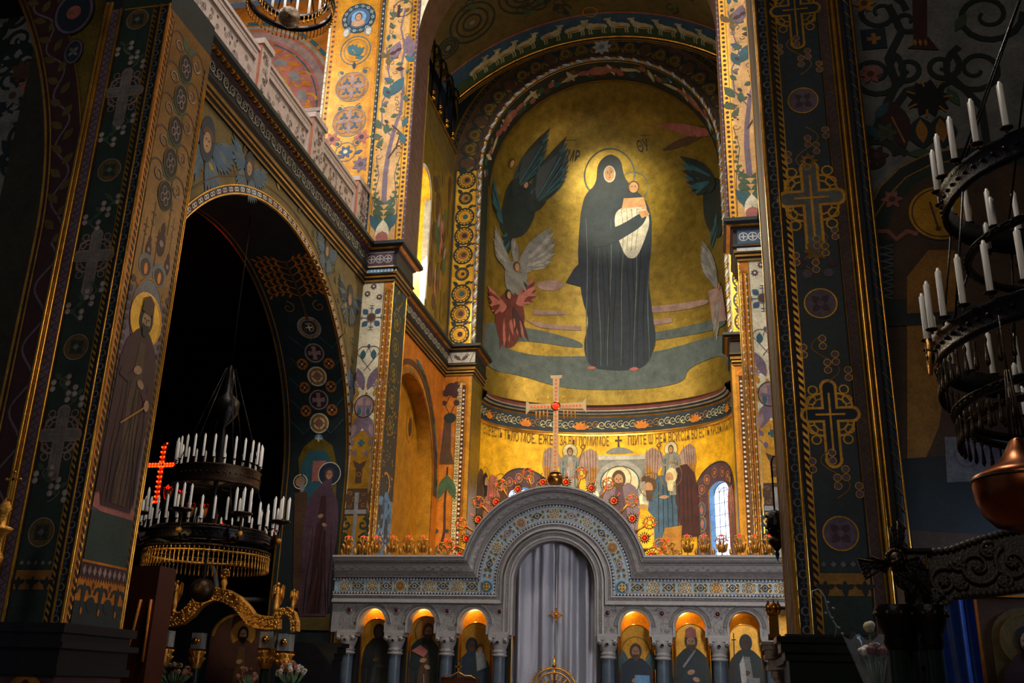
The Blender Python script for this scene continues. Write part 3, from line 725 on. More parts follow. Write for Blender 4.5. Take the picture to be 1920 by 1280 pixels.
# mirrored cornice on the right
b = MB(); cornice(b, [(mir(-8.85), 36.5), (mir(-8.85), YB), (mir(WX), YB), (mir(WX), 26.85), (mirp(-9.05), 26.85), (mirp(-9.05), YC), (mirp(WX), YC), (mirp(WX), 14)], ZC-.05)
co = struct(b.build('trim_cornice_right'))
mir_ = mir; mir = mirp
S = SurfY(YC-.145); S.rect(mir(-9.03), ZC-.7, mir(WX+.1), ZC-.25, 'blue', 1)
for q in (-9.72, -9.45, -9.2): S.ring(mir(q), ZC-.48, .12, .025, 'white', 2, 16); S.cross(mir(q), ZC-.48, .17, .17, .03, 'white', 2, 1.3, .5)
S.rect(mir(-9.0), ZC-.92, mir(WX+.1), ZC-.8, 'white', 2); S.mb.build('pilaster_frieze', co); mir = mir_
# ---- pilasters of the sanctuary arch
def rope(mb, x, y, r, z0, z1, m1, m2, pitch=.22, n=6):
    """upright roll with carved oblique beads"""
    mb.lathe([(r, z0), (r, z1)], (x, y, 0), m1, 8)
    k = int((z1-z0)/pitch)
    for i in range(k):
        z = z0+(i+.5)*pitch; mb.sphere((x, y-r*.55, z), r*.72, m2, 6, (1, .9, 1.5))
def pilaster(side):
    f = (lambda x: x) if side < 0 else mirp
    xo, xi = WX, -9.05
    b = MB(); x0, x1 = sorted((f(xo), f(xi)))
    b.box(x0, x1, YC, 26.85, 0, ZC-1.1, 'cream')
    o = struct(b.build('wall_pilaster_left' if side < 0 else 'wall_pilaster_right'))
    s = SurfY(YC); g = lambda px, py: s.uv(px, py)
    a, c = f(-9.93), f(-9.32)
    s.rect(a, 7.6, c, ZC-1.1, 'cream', 1); s.rect(a, 0, c, 8.4, 'gold', 2)
    # soft change from cream to gold: overlapping strips of flakes
    random.seed(9)
    for i in range(90):
        z = 8.2+random.random()**2*1.6; s.ell(a+(c-a)*random.random(), z, .05, .09, 'gold' if random.random() < .7 else 'ochre', 2, 8)
    s.rect(min(f(-9.27), f(-9.06)), 0, max(f(-9.27), f(-9.06)), ZC-1.15, 'orange', 1)
    rope(s.mb, f(-9.21), YC+.005, .045, .2, 12.6, 'golds', 'cream', .2); rope(s.mb, f(-9.10), YC+.005, .05, .2, 12.6, 'golds', 'rose', .17)
    s.arc(f(-9.155), 12.6, .09, 0, PI, .06, 'golds', 4, 12)
    s.line((f(-9.29), .2), (f(-9.29), ZC-1.15), .025, 'golds', 4)
    u = f(-9.63)
    for du, dz in ((0, 12.85), (-.18, 12.62), (.2, 12.5)):
        s.flower(u+du, dz, .11, 8, 'plum', 'cream', 3, .2, .5)
    v = 11.85; s.disc(u, v, .14, 'brown', 3); s.ring(u, v, .14, .03, 'grey', 4)
    for k in range(8):
        an = k*PI/4
        if k % 2: s.leaf(u+.15*cos(an), v+.15*sin(an), .24, an, 'blue', 3, .75)
        else:
            s.line((u+.15*cos(an), v+.15*sin(an)), (u+.37*cos(an), v+.37*sin(an)), .025, 'blue', 3); s.line((u+.3*cos(an)-.07*sin(an), v+.3*sin(an)+.07*cos(an)), (u+.3*cos(an)+.07*sin(an), v+.3*sin(an)-.07*cos(an)), .025, 'blue', 3)
            s.line((u+.38*cos(an)-.07*sin(an), v+.38*sin(an)+.07*cos(an)), (u+.38*cos(an)+.07*sin(an), v+.38*sin(an)-.07*cos(an)), .02, 'blue', 3)
    for k in (-1, 1):
        s.arc(u+k*.14, 10.75, .2, 0 if k > 0 else 0, PI, .018, 'plum', 3); s.line((u+k*.34, 10.75), (u-k*.1, 10.2), .018, 'plum', 3, 3)
        s.leaf(u+k*.16, 10.55, .3, PI/2, 'teal', 4, .6); 
        for q in (-.07, .07): s.leaf(u+k*.16+q, 10.62, .22, PI/2+q*4, 'teal', 4, .4)
        s.leaf(u+k*.05, 9.6, .75, PI/2-k*.35, 'mauve', 3, .35); s.leaf(u+k*.22, 9.65, .5, PI/2-k*1.0, 'pink', 3, .45); s.spiral(u+k*.24, 9.8, .12, PI/2, 1, .04, 'mauve', 4, k)
        s.leaf(u+k*.03, 9.05-.1, .8, -PI/2+k*.3, 'mauve', 3, .4); s.leaf(u+k*.2, 8.6, .5, -PI/2+k*.5, 'pink', 3, .5)
        s.stroke([(u+k*.12, 8.5), (u+k*.3, 8.2), (u+k*.34, 7.9), (u+k*.2, 7.75)], .03, 'mauve', 3); s.leaf(u+k*.17, 7.85, .2, -PI/2, 'mauve', 4, .6); s.leaf(u+k*.33, 8.15, .2, -PI/2-k*.6, 'mauve', 4, .6)
    s.ring(u, 9.12, .29, .03, 'wine', 5, 28, .33); s.ell(u, 9.12, .27, .31, 'pink', 4, 24); s.cross(u, 9.1, .52, .42, .07, 'mauve', 6, 1.5, .5)
    for k in (-1, 1): s.ell(u+k*.13, 8.97, .06, .1, 'teal', 6)
    s.disc(u, 10.97, .06, 'blue', 4, 4); s.cross(u, 8.05, .2, .2, .08, 'teal', 4, 1, .5)
    # dark tree cross with a pale cross before it
    s.poly([(u-.09, 6.9), (u+.09, 6.9), (u+.1, 7.35), (u-.1, 7.35)], 'brown', 3); s.poly([(u-.13, 7.35), (u+.13, 7.35), (u+.2, 7.55), (u, 7.45), (u-.2, 7.55)], 'brown', 3); s.ring(u, 7.15, .06, .02, 'ochre', 4, 12)
    s.rect(u-.3, 6.0, u+.3, 6.75, 'brown', 3)
    for q in (-1, 1):
        s.poly([(u+q*.28, 6.55), (u+q*.42, 6.8), (u+q*.42, 6.2), (u+q*.28, 6.45)], 'brown', 3)
        for j in range(4): s.spiral(u+q*(.1+.1*(j % 2)), 6.1+.17*j, .07, j, 1.2, .02, 'ochre', 4, q)
        for j in range(5):
            s.spiral(u+q*.24, 5.75-.45*j, .17, PI/2, 1.2, .075, 'green', 4, -q); s.leaf(u+q*.1, 5.4-.4*j, .4, PI/2-q*(1.2), 'green', 3, .35); s.leaf(u+q*.1, 5.3-.4*j, .35, -PI/2+q*.8, 'black', 3, .35)
        s.stroke([(u+q*.3, 6.2), (u+q*.4, 5.6), (u+q*.12, 4.9), (u+q*.35, 4.2), (u+q*.3, 3)], .1, 'green', 3)
    s.cross(u, 6.1, 3.0, .62, .11, 'silver', 6, 1.15, .18)
    # base field at the very foot
    mm = s.mb.build('mural', o); mm['label'] = 'cream and gold painted pilaster face with flowers and a pale cross'
    # thickness of the arch (faces the axis)
    t = SurfX(f(xi), 1 if side < 0 else -1)
    t.rect(YC+.03, 0, 26.85, 7.2, 'sky', 1); t.rect(YC+.03, 6.6, 26.85, ZC-1.1, 'dk', 2)
    random.seed(4)
    for i in range(60):
        t.disc(YC+.1+random.random()*1.1, 5.2+random.random()*1.6, .14*random.random()+.04, random.choice(['sky', 'blue', 'dk', 'navy']), 3, 8)
    for i in range(60): t.disc(YC+.15+random.random()*1.0, 7+random.random()*3.2, .035, 'gold', 3, 5)
    for i in range(40): t.disc(YC+.15+random.random()*1.0, 3+random.random()*2.8, .05, 'white', 4, 6)
    t.arc(26.1, 7.0, .3, -.8, 2.3, .08, 'gold', 4)
    for j in range(5): t.ring(26.1, 11.9-.8*j, .28, .05, 'goldo', 3, 16); t.flower(26.1, 11.9-.8*j, .2, 6, 'goldo', 'gr2', 3)
    for i in range(20): t.leaf(YC+.2+random.random(), 11.5+random.random()*1.5, .3, random.random()*6, random.choice(['blue', 'teal', 'goldo', 'gr2']), 4, .4)
    rope(t.mb, f(xi), 26.84, .035, 0, ZC-1.1, 'golds', 'rose', .16)
    rope(t.mb, f(xi)+.0, 25.53, .045, 0, ZC-1.1, 'golds', 'cream', .2)
    m2 = t.mb.build('mural', o); m2['label'] = 'blue and dark painted inner side of the pilaster with gold stars'
    # upper storey: vine panel
    b = MB(); xo2, xi2 = -10.2, -8.8; x0, x1 = sorted((f(xo2), f(xi2)))
    b.box(x0, x1, YC, 26.85, ZC, 21.5, 'cream')
    # transverse arch above
    CXa = (xi2+mirp(xi2))/2; R_ = CXa-xi2
    # arch head: front face with opening, soffit
    if side < 0:
        N = 24
        for i in range(2*N):
            a0, a1 = PI*i/(2*N), PI*(i+1)/(2*N)
            p0 = (CXa-R_*cos(a0), 21.5+R_*sin(a0)); p1 = (CXa-R_*cos(a1), 21.5+R_*sin(a1))
            b.add([(p0[0], YC, p0[1]), (p1[0], YC, p1[1]), (p1[0], YC, 31), (p0[0], YC, 31)], [(0, 1, 2, 3)], 'cream')
            b.add([(p0[0], YC, p0[1]), (p1[0], YC, p1[1]), (p1[0], 26.85, p1[1]), (p0[0], 26.85, p0[1])], [(0, 1, 2, 3)], 'brown')
            b.add([(p0[0], 26.85, p0[1]), (p1[0], 26.85, p1[1]), (p1[0], 26.85, 31), (p0[0], 26.85, 31)], [(0, 1, 2, 3)], 'olive')
        b.box(-10.2, xi2, YC, 26.85, 21.5, 31, 'cream'); b.box(mirp(xi2), mirp(-10.2), YC, 26.85, 21.5, 31, 'cream')
    o2 = struct(b.build('wall_upper_pilaster_left' if side < 0 else 'wall_upper_pilaster_right'))
    s = SurfY(YC); zt = 24
    def R(x0, x1, m, L=1): s.rect(f(x0), ZC+.1, f(x1), zt, m, L)
    R(-10.2, -10.12, 'golds', 1); R(-10.12, -10.0, 'navy', 1); R(-9.98, -8.8, 'gold', 1); R(-9.9, -9.12, 'tan', 2)
    rope(s.mb, f(-10.06), YC, .045, ZC+.1, zt, 'navy', 'ltgrey', .2); rope(s.mb, f(-8.82), YC, .05, ZC+.1, zt, 'plum', 'pink', .2)
    s.line((f(-9.97), ZC+.1), (f(-9.97), zt), .03, 'golds', 3); s.line((f(-9.06), ZC+.1), (f(-9.06), zt), .02, 'goldd', 3)
    for i in range(60): s.disc(f(-8.96), ZC+.2+i*.165, .05, 'wine', 2, 8)
    u = f(-9.5)
    # acanthus foot, trunk, vine
    for k in (-1, 1):
        s.leaf(u, 14.35, 1.1, PI/2-k*.25, 'gr2', 3, .32); s.leaf(u, 14.6, .8, PI/2-k*.6, 'teal', 3, .4); s.leaf(u+k*.2, 14.4, .7, PI/2+k*.3, 'cream', 5, .3)
        for j in range(3): s.spiral(u+k*.22, 15.3+.28*j, .15, PI/2, .8, .06, 'gr2', 5, -k); s.leaf(u, 15.2+.2*j, .4, PI/2-k*(1+.1*j), 'gr2', 4, .4)
        s.stroke([(u+k*.42, 14.4), (u+k*.4, 15.6), (u+k*.25, 16.6), (u+k*.4, 17.3)], .02, 'plum', 3); s.spiral(u+k*.32, 17.3, .12, 0, 1, .02, 'plum', 3, k)
        for j in range(8): s.leaf(u+k*(.33+.06*(j % 2)), 15.8+.16*j, .13, PI/2+k*(1 if j % 2 else -1), 'gr2', 4, .7)
        for j in range(7): s.disc(u+k*(.33+.05*((j*3) % 4-1.5)), 17.55+.07*(j//2), .03, 'wine', 4, 6)
    s.disc(u, 14.45, .2, 'rose', 6, 14)
    tr = [(u-.02, 15.6), (u-.05, 16.6), (u, 17.4), (u+.12, 18.2), (u+.3, 18.9), (u+.33, 19.8), (u+.2, 20.6), (u+.3, 21.3), (u+.1, 22.1), (u+.2, 22.9)]
    s.stroke(tr, [.17, .16, .14, .12, .1, .09, .08, .07, .06, .05], 'mauve', 3)
    s.stroke([(u, 17.2), (u+.25, 17.6), (u+.35, 18.1), (u+.05, 18.4)], .05, 'wine', 4)
    s.stroke([(u+.05, 18), (u-.3, 18.5), (u-.35, 19.3), (u-.1, 19.9), (u-.25, 20.6), (u-.35, 21.4)], .045, 'mauve', 3)
    for (x, z, l, an, c) in ((-.3, 18.3, .5, 2.2, 'gr2'), (-.25, 18, .45, 3.0, 'gr2'), (-.15, 18.1, .4, 1.5, 'gr2'), (-.2, 17.9, .35, -2.3, 'gr2'), (.35, 18.1, .45, -1.2, 'teal'), (.4, 18.3, .4, 1.2, 'teal'),
                          (-.1, 19.5, .8, 1.0, 'teal'), (-.1, 19.4, .55, 2.0, 'teal'), (0, 20, .4, 2.6, 'blue'), (.35, 20.9, .4, .5, 'blue'), (.3, 21, .45, -.6, 'teal'), (-.3, 21, .4, 2.5, 'olive'), (-.3, 21, .4, 1.2, 'olive'), (-.3, 21, .4, 0, 'olive'), (-.3, 21, .35, -1.3, 'olive'),
                          (.1, 21.6, .8, -1.9, 'mauve'), (.35, 21.8, .9, -1.4, 'mauve'), (0, 22.6, .4, 2.7, 'gr2')):
        s.leaf(u+x, z, l, an, c, 4, .5)
    random.seed(31)
    for j in range(26):
        z = 17.9+j*.2; x = u+random.uniform(-.33, .42); s.leaf(x, z, random.uniform(.16, .3), random.random()*6.3, random.choice(['gr2', 'teal', 'gr2', 'mauve', 'wine', 'olive']), 5, .55)
        s.spiral(u+random.uniform(-.3, .4), z+.1, .09, random.random()*6, 1, .018, 'plum', 4, random.choice([-1, 1]))
    s.ring(u+.12, 22.9, .33, .03, 'plum', 4, 24)
    for j in range(18): s.disc(u+.12+.07*((j*5) % 5-2), 23.0-.08*(j//3), .055, 'wine', 5, 8)
    s.leaf(u+.12, 23.1, .2, .5, 'gr2', 5, .7); s.leaf(u-.2, 23.5, .4, .6, 'brown', 5, .6); s.leaf(u+.1, 23.6, .4, 1.9, 'brown', 5, .6)
    t = SurfX(f(xi2), 1 if side < 0 else -1); t.rect(YC+.02, ZC+.1, 26.85, 23, 'brown', 1); t.stripes((26.2, ZC+.1), (26.2, 22), .9, 'plum', 2, .35, .8, .35)
    half_round(t.mb, f(xi2), 26.83, .03, ZC+.1, 21.5, 'goldd'); t.mb.build('mural', o2)
    mm = s.mb.build('mural', o2); mm['label'] = 'cream upper pilaster painted with a climbing vine'
pilaster(-1); pilaster(1)

# ---- gallery over the left aisle: end wall, arch, rose-coloured lunette
b = MB()
b.box(-11.95, -10.2, YC+.05, 26.5, ZC, 27, 'gold')
b.box(-19, -9.98, 13, 29.4, ZC-.1, ZC, 'grey')
b.box(-19.5, -19, 12, 29, ZC, 27, 'cream'); b.box(-19.5, -10.2, 12, 29, 27, 27.3, 'cream'); 
b.box(-19.5, -11.6, 29.3, 29.6, ZC, 27, 'rose')
struct_g = struct(b.build('wall_gallery'))
s = SurfY(YC+.05)
s.rect(-11.93, ZC, -10.22, 27, 'yel', 1)
rope(s.mb, -11.93, YC+.03, .045, ZC, 27, 'cream', 'ltgrey', .2); s.rect(-11.84, ZC, -11.74, 27, 'orange', 2)
for i in range(60): s.disc(-11.79, ZC+.15+i*.2, .05, 'brown', 3, 8)
s.line((-10.3, ZC), (-10.3, 27), .05, 'orange', 2)
cx = -11.02
u, v = s.uv(673, 35); cx = u; s.disc(u, v, .6, 'navy', 3, 34); s.ring(u, v, .5, .05, 'teal', 4); 
for i in range(14): s.ring(u+.5*cos(i*.449), v+.5*sin(i*.449), .045, .02, 'ltgrey', 5, 8)
s.disc(u, v, .4, 'blue', 5, 26); s.disc(u, v+.02, .27, 'sky', 6, 24); s.ell(u, v-.2, .24, .14, 'skin', 7); s.ell(u, v+.06, .13, .17, 'brown', 8); s.ell(u, v+.03, .095, .13, 'skin', 9); s.line((u-.3, v-.3), (u-.27, v+.1), .03, 'wine', 9)
for q in (-.035, .035): s.disc(u+q, v+.05, .014, 'black', 10, 6)
def grape(u, v): 
    s.ring(u, v, .52, .03, 'blue', 3, 32, .56); s.ring(u, v, .4, .02, 'mauve', 3, 28, .44)
    for j in range(7): s.leaf(u, v-.3+.07*j, .33, PI/2+(j-3)*.5, 'teal', 4, .4)
    for k in (-1, 1):
        s.leaf(u, v-.2, .42, PI/2+k*.8, 'teal', 5, .4); s.spiral(u+k*.42, v+.75, .2, -PI/2, .9, .04, 'grey', 4, -k, .3); s.ell(u+k*.4, v+.75, .1, .16, 'ltgrey', 3)
        s.spiral(u+k*.42, v-.85, .17, 0, 1.1, .03, 'grey', 4, k); s.disc(u+k*.4, v-.85, .07, 'teal', 5, 5)
    s.leaf(u, v-.75, .3, PI/2, 'navy', 4, .4)
u, v = s.uv(667, 95); grape(u, v)
def quatre(u, v):
    s.ring(u, v, .56, .03, 'grey', 3, 34); s.disc(u, v, .54, 'ochre', 2, 30)
    for k in range(4):
        a = PI/4+k*PI/2; x, y = u+.27*cos(a), v+.27*sin(a); s.ring(x, y, .24, .022, 'mauve', 4, 18); 
        for q in range(3): s.leaf(x, y, .16, PI/2+q*2.1, 'blue', 5, .6)
        s.leaf(u, v, .5, k*PI/2, 'pink', 4, .3)
    for k in (-1, 1): s.spiral(u+k*.33, v-.82, .16, PI/2, 1.1, .03, 'grey', 4, k); s.disc(u+k*.33, v-.8, .07, 'teal', 5, 5)
for px in ((660, 163), (655, 228)): quatre(*s.uv(*px))
u, v = s.uv(648, 285); s.ring(u, v, .34, .03, 'grey', 3); s.flower(u, v, .25, 6, 'blue', 'cream', 4)
for k in (-1, 1): s.flower(u+k*.5, v+.5, .28, 6, 'rose', 'wine', 4); s.flower(u+k*.55, v-.5, .3, 7, 'mauve', 'plum', 4); s.leaf(u+k*.3, v-.1, .3, k*.4, 'blue', 4, .4)
s.mb.build('mural', struct_g, label='bright gold end wall of the gallery with painted roundels')
# lunette beyond the gallery
s = SurfY(29.3)
cu, cz, r = -17.3, 21.9, 3.95
s.rect(-19, 21.4, -11.7, 27, 'orange', 1)
s.poly([(cu+r*cos(t), cz+r*sin(t)) for t in [PI*i/30 for i in range(31)]], 'rose', 2)
for rr, c, w_ in ((r+.1, 'silver', .12), (r+.3, 'teal', .16), (r-.25, 'pink', .3), (r-.55, 'teal', .06), (r-1.5, 'gold', .07), (r-1.75, 'pink', .3), (r-2.05, 'gold', .06)):
    s.arc(cu, cz, rr, 0, PI, w_, c, 3, 48)
for i in range(22):
    a = PI*i/22; rr = r+.3; s.disc(cu+rr*cos(a), cz+rr*sin(a), .1, 'ochre', 4, 6)
for i in range(7):
    a = .12+.35*i; rr = r-1.0; x, y = cu+rr*cos(a), cz+rr*sin(a)
    s.spiral(x, y, .45, a, 1.2, .09, 'gold', 4, 1); s.leaf(x, y, .7, a+2, 'grey', 4, .5); s.leaf(x, y, .6, a-1, 'orange', 5, .35)
s.arc(cu, cz-.1, 1.7, 0, PI, .05, 'gold', 4); s.poly([(cu+1.6*cos(t), cz+1.6*sin(t)) for t in [PI*i/20 for i in range(21)]], 'plum', 3)
for i in range(14): s.ring(cu+.35+(i % 7)*.25, cz+.15+(i//7)*.5, .09, .05, 'white', 5, 10)
for q in (.3, 1.0): s.poly([(cu+q, cz+.15), (cu+q+.45, cz+.15), (cu+q+.25, cz+.7), (cu+q, cz+.6)], 'orange', 5)
px = [(600, 215), (628, 212)]
s.mb.build('mural', struct_g, label='rose and gold painted lunette at the end of the gallery')
b = MB()
for z0, z1, e in ((21.5, 21.65, .5), (21.35, 21.5, .42), (21.1, 21.35, .3), (20.95, 21.1, .34), (20.5, 20.95, .15)): b.box(-19, -11.7, 29.3-e, 29.4, z0, z1, M_marblel)
for i in range(36): b.box(-18.9+i*.2, -18.8+i*.2, 28.85, 29.0, 21.12, 21.3, M_marblel)
struct(b.build('trim_gallery_cornice'))
# side face of the end wall and barrel of the arch next to it
# ---- marble balustrade of the gallery
bal = thing('balustrade', 'carved white marble balustrade on the dark cornice of the left gallery', 'balustrade', (0, 0, 0))
BX = -10.12
def carve(S, y0, y1, z0, z1, dens, mats_=(M_marbled, 'pink'), L=1, seed=1):
    random.seed(seed); n = int(dens*(y1-y0)*(z1-z0))
    for i in range(n):
        y, z = y0+.06+(y1-y0-.12)*random.random(), z0+.06+(z1-z0-.12)*random.random()
        if i % 3 == 0: S.spiral(y, z, .07, random.random()*6, 1.2, .025, 'brown', L, random.choice([-1, 1]))
        elif i % 3 == 1: S.leaf(y, z, .11, random.random()*6, 'brown', L, .45)
        else: S.ring(y, z, .05, .02, M_marbled, L, 8)
peds = [17.85, 21.05, 24.55]
rails = [(13.2, 17.85), (18.35, 21.05), (21.85, 24.55)]
for i, (a, c) in enumerate(rails):
    b = MB(); b.box(BX-.3, BX-.02, a, c, ZC, 15.6, M_marblel); b.box(BX-.34, BX+.04, a, c, 15.6, 15.72, M_marblel); b.box(BX-.36, BX+.07, a, c, 15.72, 15.82, M_marblel); b.box(BX-.34, BX+.04, a, c, ZC, 14.4, M_marblel)
    for q in ((a, a+.12), (c-.12, c)): b.box(BX-.1, BX+.04, q[0], q[1], 14.4, 15.6, M_marblel)
    b.box(BX-.1, BX+.03, a, c, 15.45, 15.6, M_marblel)
    r_ = b.build('rail_panel', bal)
    S = SurfX(BX-.02, 1); carve(S, a+.15, c-.15, 14.5, 15.4, 26, seed=i+3); S.mb.build('carving', r_)
for i, y in enumerate(peds+[25.2] if False else peds):
    y1 = y+(.5 if i == 0 else .8)
    b = MB(); b.box(BX-.4, BX+.1, y, y1, ZC, 15.95, M_marblel); b.box(BX-.4, BX+.102, y-.02, y-.0, ZC, 15.95, M_terra); b.box(BX-.44, BX+.15, y-.04, y1+.04, 15.95, 16.1, M_marblel)
    p_ = b.build('pedestal', bal); S = SurfX(BX+.1, 1); carve(S, y+.06, y1-.06, 14.4, 15.85, 45, seed=i+8); S.mb.build('carving', p_)

# ---- side walls of the sanctuary
def side_wall(side):
    f = (lambda x: x) if side < 0 else mir; X = f(WX-.0); sg = 1 if side < 0 else -1
    b = MB(); P = lambda u, v: (X, u, v)
    # lower: arched niche; middle: tall window; top: gallery opening
    arch_wall(b, P, 26.8, YB+.1, 0, ZC-.9, 31.0, 2.9, 8.2, 'orange', 3.6)
    arch_wall(b, P, 26.8, YB+.1, ZC-.9, 21.6, 30.9, .72, 19.0, 'goldo', .9, ZC)
    arch_wall(b, P, 26.8, YB+.1, 21.6, 28, 31.6, 3.2, 24.2, 'olive', 1.6, 23.0)
    # gallery opening backing, window recess and niche back
    o = struct(b.build('wall_sanctuary_left' if side < 0 else 'wall_sanctuary_right'))
    b = MB(); d = -sg*.9
    def R3(x, y0, y1, z0, z1, m): b.quad((x, y0, z0), (x, y1, z0), (x, y1, z1), (x, y0, z1), m)
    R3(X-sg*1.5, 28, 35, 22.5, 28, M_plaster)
    n = 20
    for i in range(n):
        a0, a1 = PI*i/n, PI*(i+1)/n
        for (cy, ry, vs_, rz, dp, m) in ((31.0, 2.9, 8.2, 3.6, .5, 'gold'), (30.9, .72, 19.0, .9, .9, 'goldb')):
            p0 = (cy-ry*cos(a0), vs_+rz*sin(a0)); p1 = (cy-ry*cos(a1), vs_+rz*sin(a1))
            b.quad((X, *p0), (X, *p1), (X-sg*dp, *p1), (X-sg*dp, *p0), m)
    for cy, ry, z0, z1, dp, m in ((31.0, 2.9, 0, 8.2, .5, 'gold'), (30.9, .72, ZC, 19.0, .9, 'goldb')):
        for q in (-1, 1):
            b.quad((X, cy+q*ry, z0), (X, cy+q*ry, z1), (X-sg*dp, cy+q*ry, z1), (X-sg*dp, cy+q*ry, z0), m)
            if dp > .6: b.quad((X+sg*.02, cy+q*(ry-.006), z0), (X+sg*.02, cy+q*(ry-.006), z1), (X-sg*.2, cy+q*(ry-.006), z1), (X-sg*.2, cy+q*(ry-.006), z0), 'ltgrey')
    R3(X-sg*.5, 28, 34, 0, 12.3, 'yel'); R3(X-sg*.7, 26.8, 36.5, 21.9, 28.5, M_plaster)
    b.build('recess', o)
    w_ = MB(); w_.quad((X-sg*.88, 30.1, ZC), (X-sg*.88, 31.7, ZC), (X-sg*.88, 31.7, 20), (X-sg*.88, 30.1, 20), emis('daylit window glass', 'fff0c8', 3.0))
    for q in (30.4, 30.9, 31.4): w_.box(X-sg*.87-.02, X-sg*.87+.02, q-.015, q+.015, ZC, 20, 'grey')
    wo = struct(w_.build('window_1' if side < 0 else 'window_2'))
    if side > 0: return
    S = SurfX(X, sg)
    # white frame of the window, gold niche arch, dim landscape patches
    S.arc(30.9, 19.0, .8, 0, PI, .16, 'white', 3, 20, .98); S.line((31.7, 15), (31.7, 19), .16, 'white', 3); S.line((30.1, 15), (30.1, 19), .1, 'white', 3)
    S.line((31.8, ZC), (31.8, 19), .04, 'red', 4)
    S.arc(31.0, 8.2, 3.0, 0, PI, .16, 'golds', 3, 30, 3.72); S.arc(31.0, 8.2, 3.25, 0, PI, .2, 'brown', 2, 30, 4.0); S.line((34.0, 2), (34.0, 8.2), .16, 'golds', 3); 
    random.seed(6)
    for i in range(34): a = PI*(.02+.45*i/34); S.leaf(31+3.45*cos(a), 8.2+4.2*sin(a), .5, a+1.5*(-1)**i, random.choice(['dk', 'gr2', 'brown', 'blue']), 3, .4)
    for i in range(90):
        y = 27.2+random.random()*7.2
        if abs(y-30.9) > 1.25: S.ell(y, 14.7+random.random()*6.6, .1+.25*random.random(), .3+.6*random.random(), random.choice(['olive', 'goldo', 'brown', 'gr2', 'olive']), 1, 14)
    for i in range(14): S.leaf(32.6+random.random()*1.2, 15.5+random.random()*3, .7, PI/2+random.random()-.5, random.choice(['rose', 'pink', 'brown']), 2, .35)
    S.mb.build('mural', o, label='dim painted wall above the cornice of the sanctuary')
    S = SurfX(X-sg*.5, sg)
    for (px, r) in (((769, 795), .42), ((790, 826), .36), ((800, 846), .34)):
        u, v = S.uv(*px); S.ring(u, v, r, .04, 'gold', 3, 24, r*1.6); S.ell(u, v-.1, r*.4, r*.8, 'brown', 2)
    S.mb.build('mural', o, label='tarnished gold niche with faint haloes')
    t = MB(); t.box(X+.01, X+.05, 28.4, 34.78, 22.85, 22.98, 'goldd'); t.box(X+.01, X+.05, 28.3, 34.78, 25.78, 25.9, 'goldd')
    t.build('ledge', o)
    # dark iron railing of the small upper opening
    gr = thing('gallery_screen', 'dark arcaded metal screen in the high opening left of the half dome', 'screen')
    for i in range(6):
        y = 28.9+i*1.0; t = MB(); t.tube([(X+.05, y, 23), (X+.05, y, 25.2)], .045, M_bronzeb, 6)
        t.tube([(X+.05, y+.5-.5*cos(a), 25.2+.5*sin(a)) for a in [PI*k/8 for k in range(9)]], .04, M_bronzeb, 6)
        t.tube([(X+.05, y+.5-.3*cos(a), 25.0+.35*sin(a)) for a in [PI*k/8 for k in range(9)]], .03, M_bronze, 6)
        t.build('column', gr); t = MB(); t.lathe([(0, 0), (.1, .02), (.13, .1), (.07, .2), (.1, .3), (.13, .34), (.05, .42), (0, .5)], (X+.08, y, 22.95), M_gildp, 8); t.build('finial', gr)
side_wall(-1); side_wall(1)

# pilasters flanking the apse, and the wall with the apse arch
AR2 = 4.87; AZ2 = 22.0; AX = X0-.05
b = MB(); P = lambda u, v: (u, YB, v)
arch_wall(b, P, WX-.2, mir(WX)+.2, 0, 29.5, AX, AR2, AZ2, 'dk', n=40)
for i in range(40):
    a0, a1 = PI*i/40, PI*(i+1)/40
    b.quad((AX-AR2*cos(a0), YB, AZ2+AR2*sin(a0)), (AX-AR2*cos(a1), YB, AZ2+AR2*sin(a1)), (AX-AR2*cos(a1), 36.4, AZ2+AR2*sin(a1)), (AX-AR2*cos(a0), 36.4, AZ2+AR2*sin(a0)), 'dk')
for q in (-1, 1): b.quad((AX+q*AR2, YB, 0), (AX+q*AR2, YB, AZ2), (AX+q*AR2, 36.4, AZ2), (AX+q*AR2, 36.4, 0), 'goldo')
ab = struct(b.build('wall_apse_arch'))
s = SurfY(YB)
# medallion band: pilasters and round the arch
RB = AR2+.62
for q in (-1, 1):
    xc = AX+q*RB; s.rect(xc-.42, ZC, xc+.42, AZ2, 'goldb', 1)
    s.line((xc-q*.44, ZC), (xc-q*.44, AZ2), .04, 'golds', 3); s.line((xc-q*.52, ZC), (xc-q*.52, AZ2), .1, 'ltgrey', 2); s.line((xc+q*.44, ZC), (xc+q*.44, AZ2), .04, 'goldd', 3)
    z = ZC+.55; i = 0
    while z < AZ2:
        r = .38 if i % 4 != 3 else .26
        s.ring(xc, z, r, .07, 'dk', 3, 24); s.ring(xc, z, r*.72, .03, 'brown', 3, 20); s.disc(xc, z, r*.55, 'ochre' if i % 3 else 'gold', 3, 18); s.disc(xc+.03, z, r*.3, random.choice(['teal', 'wine', 'brown']), 4, 9)
        for k in range(14): a = k*PI/7; s.disc(xc+r*.87*cos(a), z+r*.87*sin(a), .035, 'dk', 4, 6)
        for k in (-1, 1): s.leaf(xc+k*.12, z+r, .3, PI/2-k*1.0, 'dk', 3, .45); s.leaf(xc+k*.33, z+r+.05, .18, k*.5, 'dk', 3, .5)
        z += r+.48 if i % 4 != 3 else r+.58; i += 1
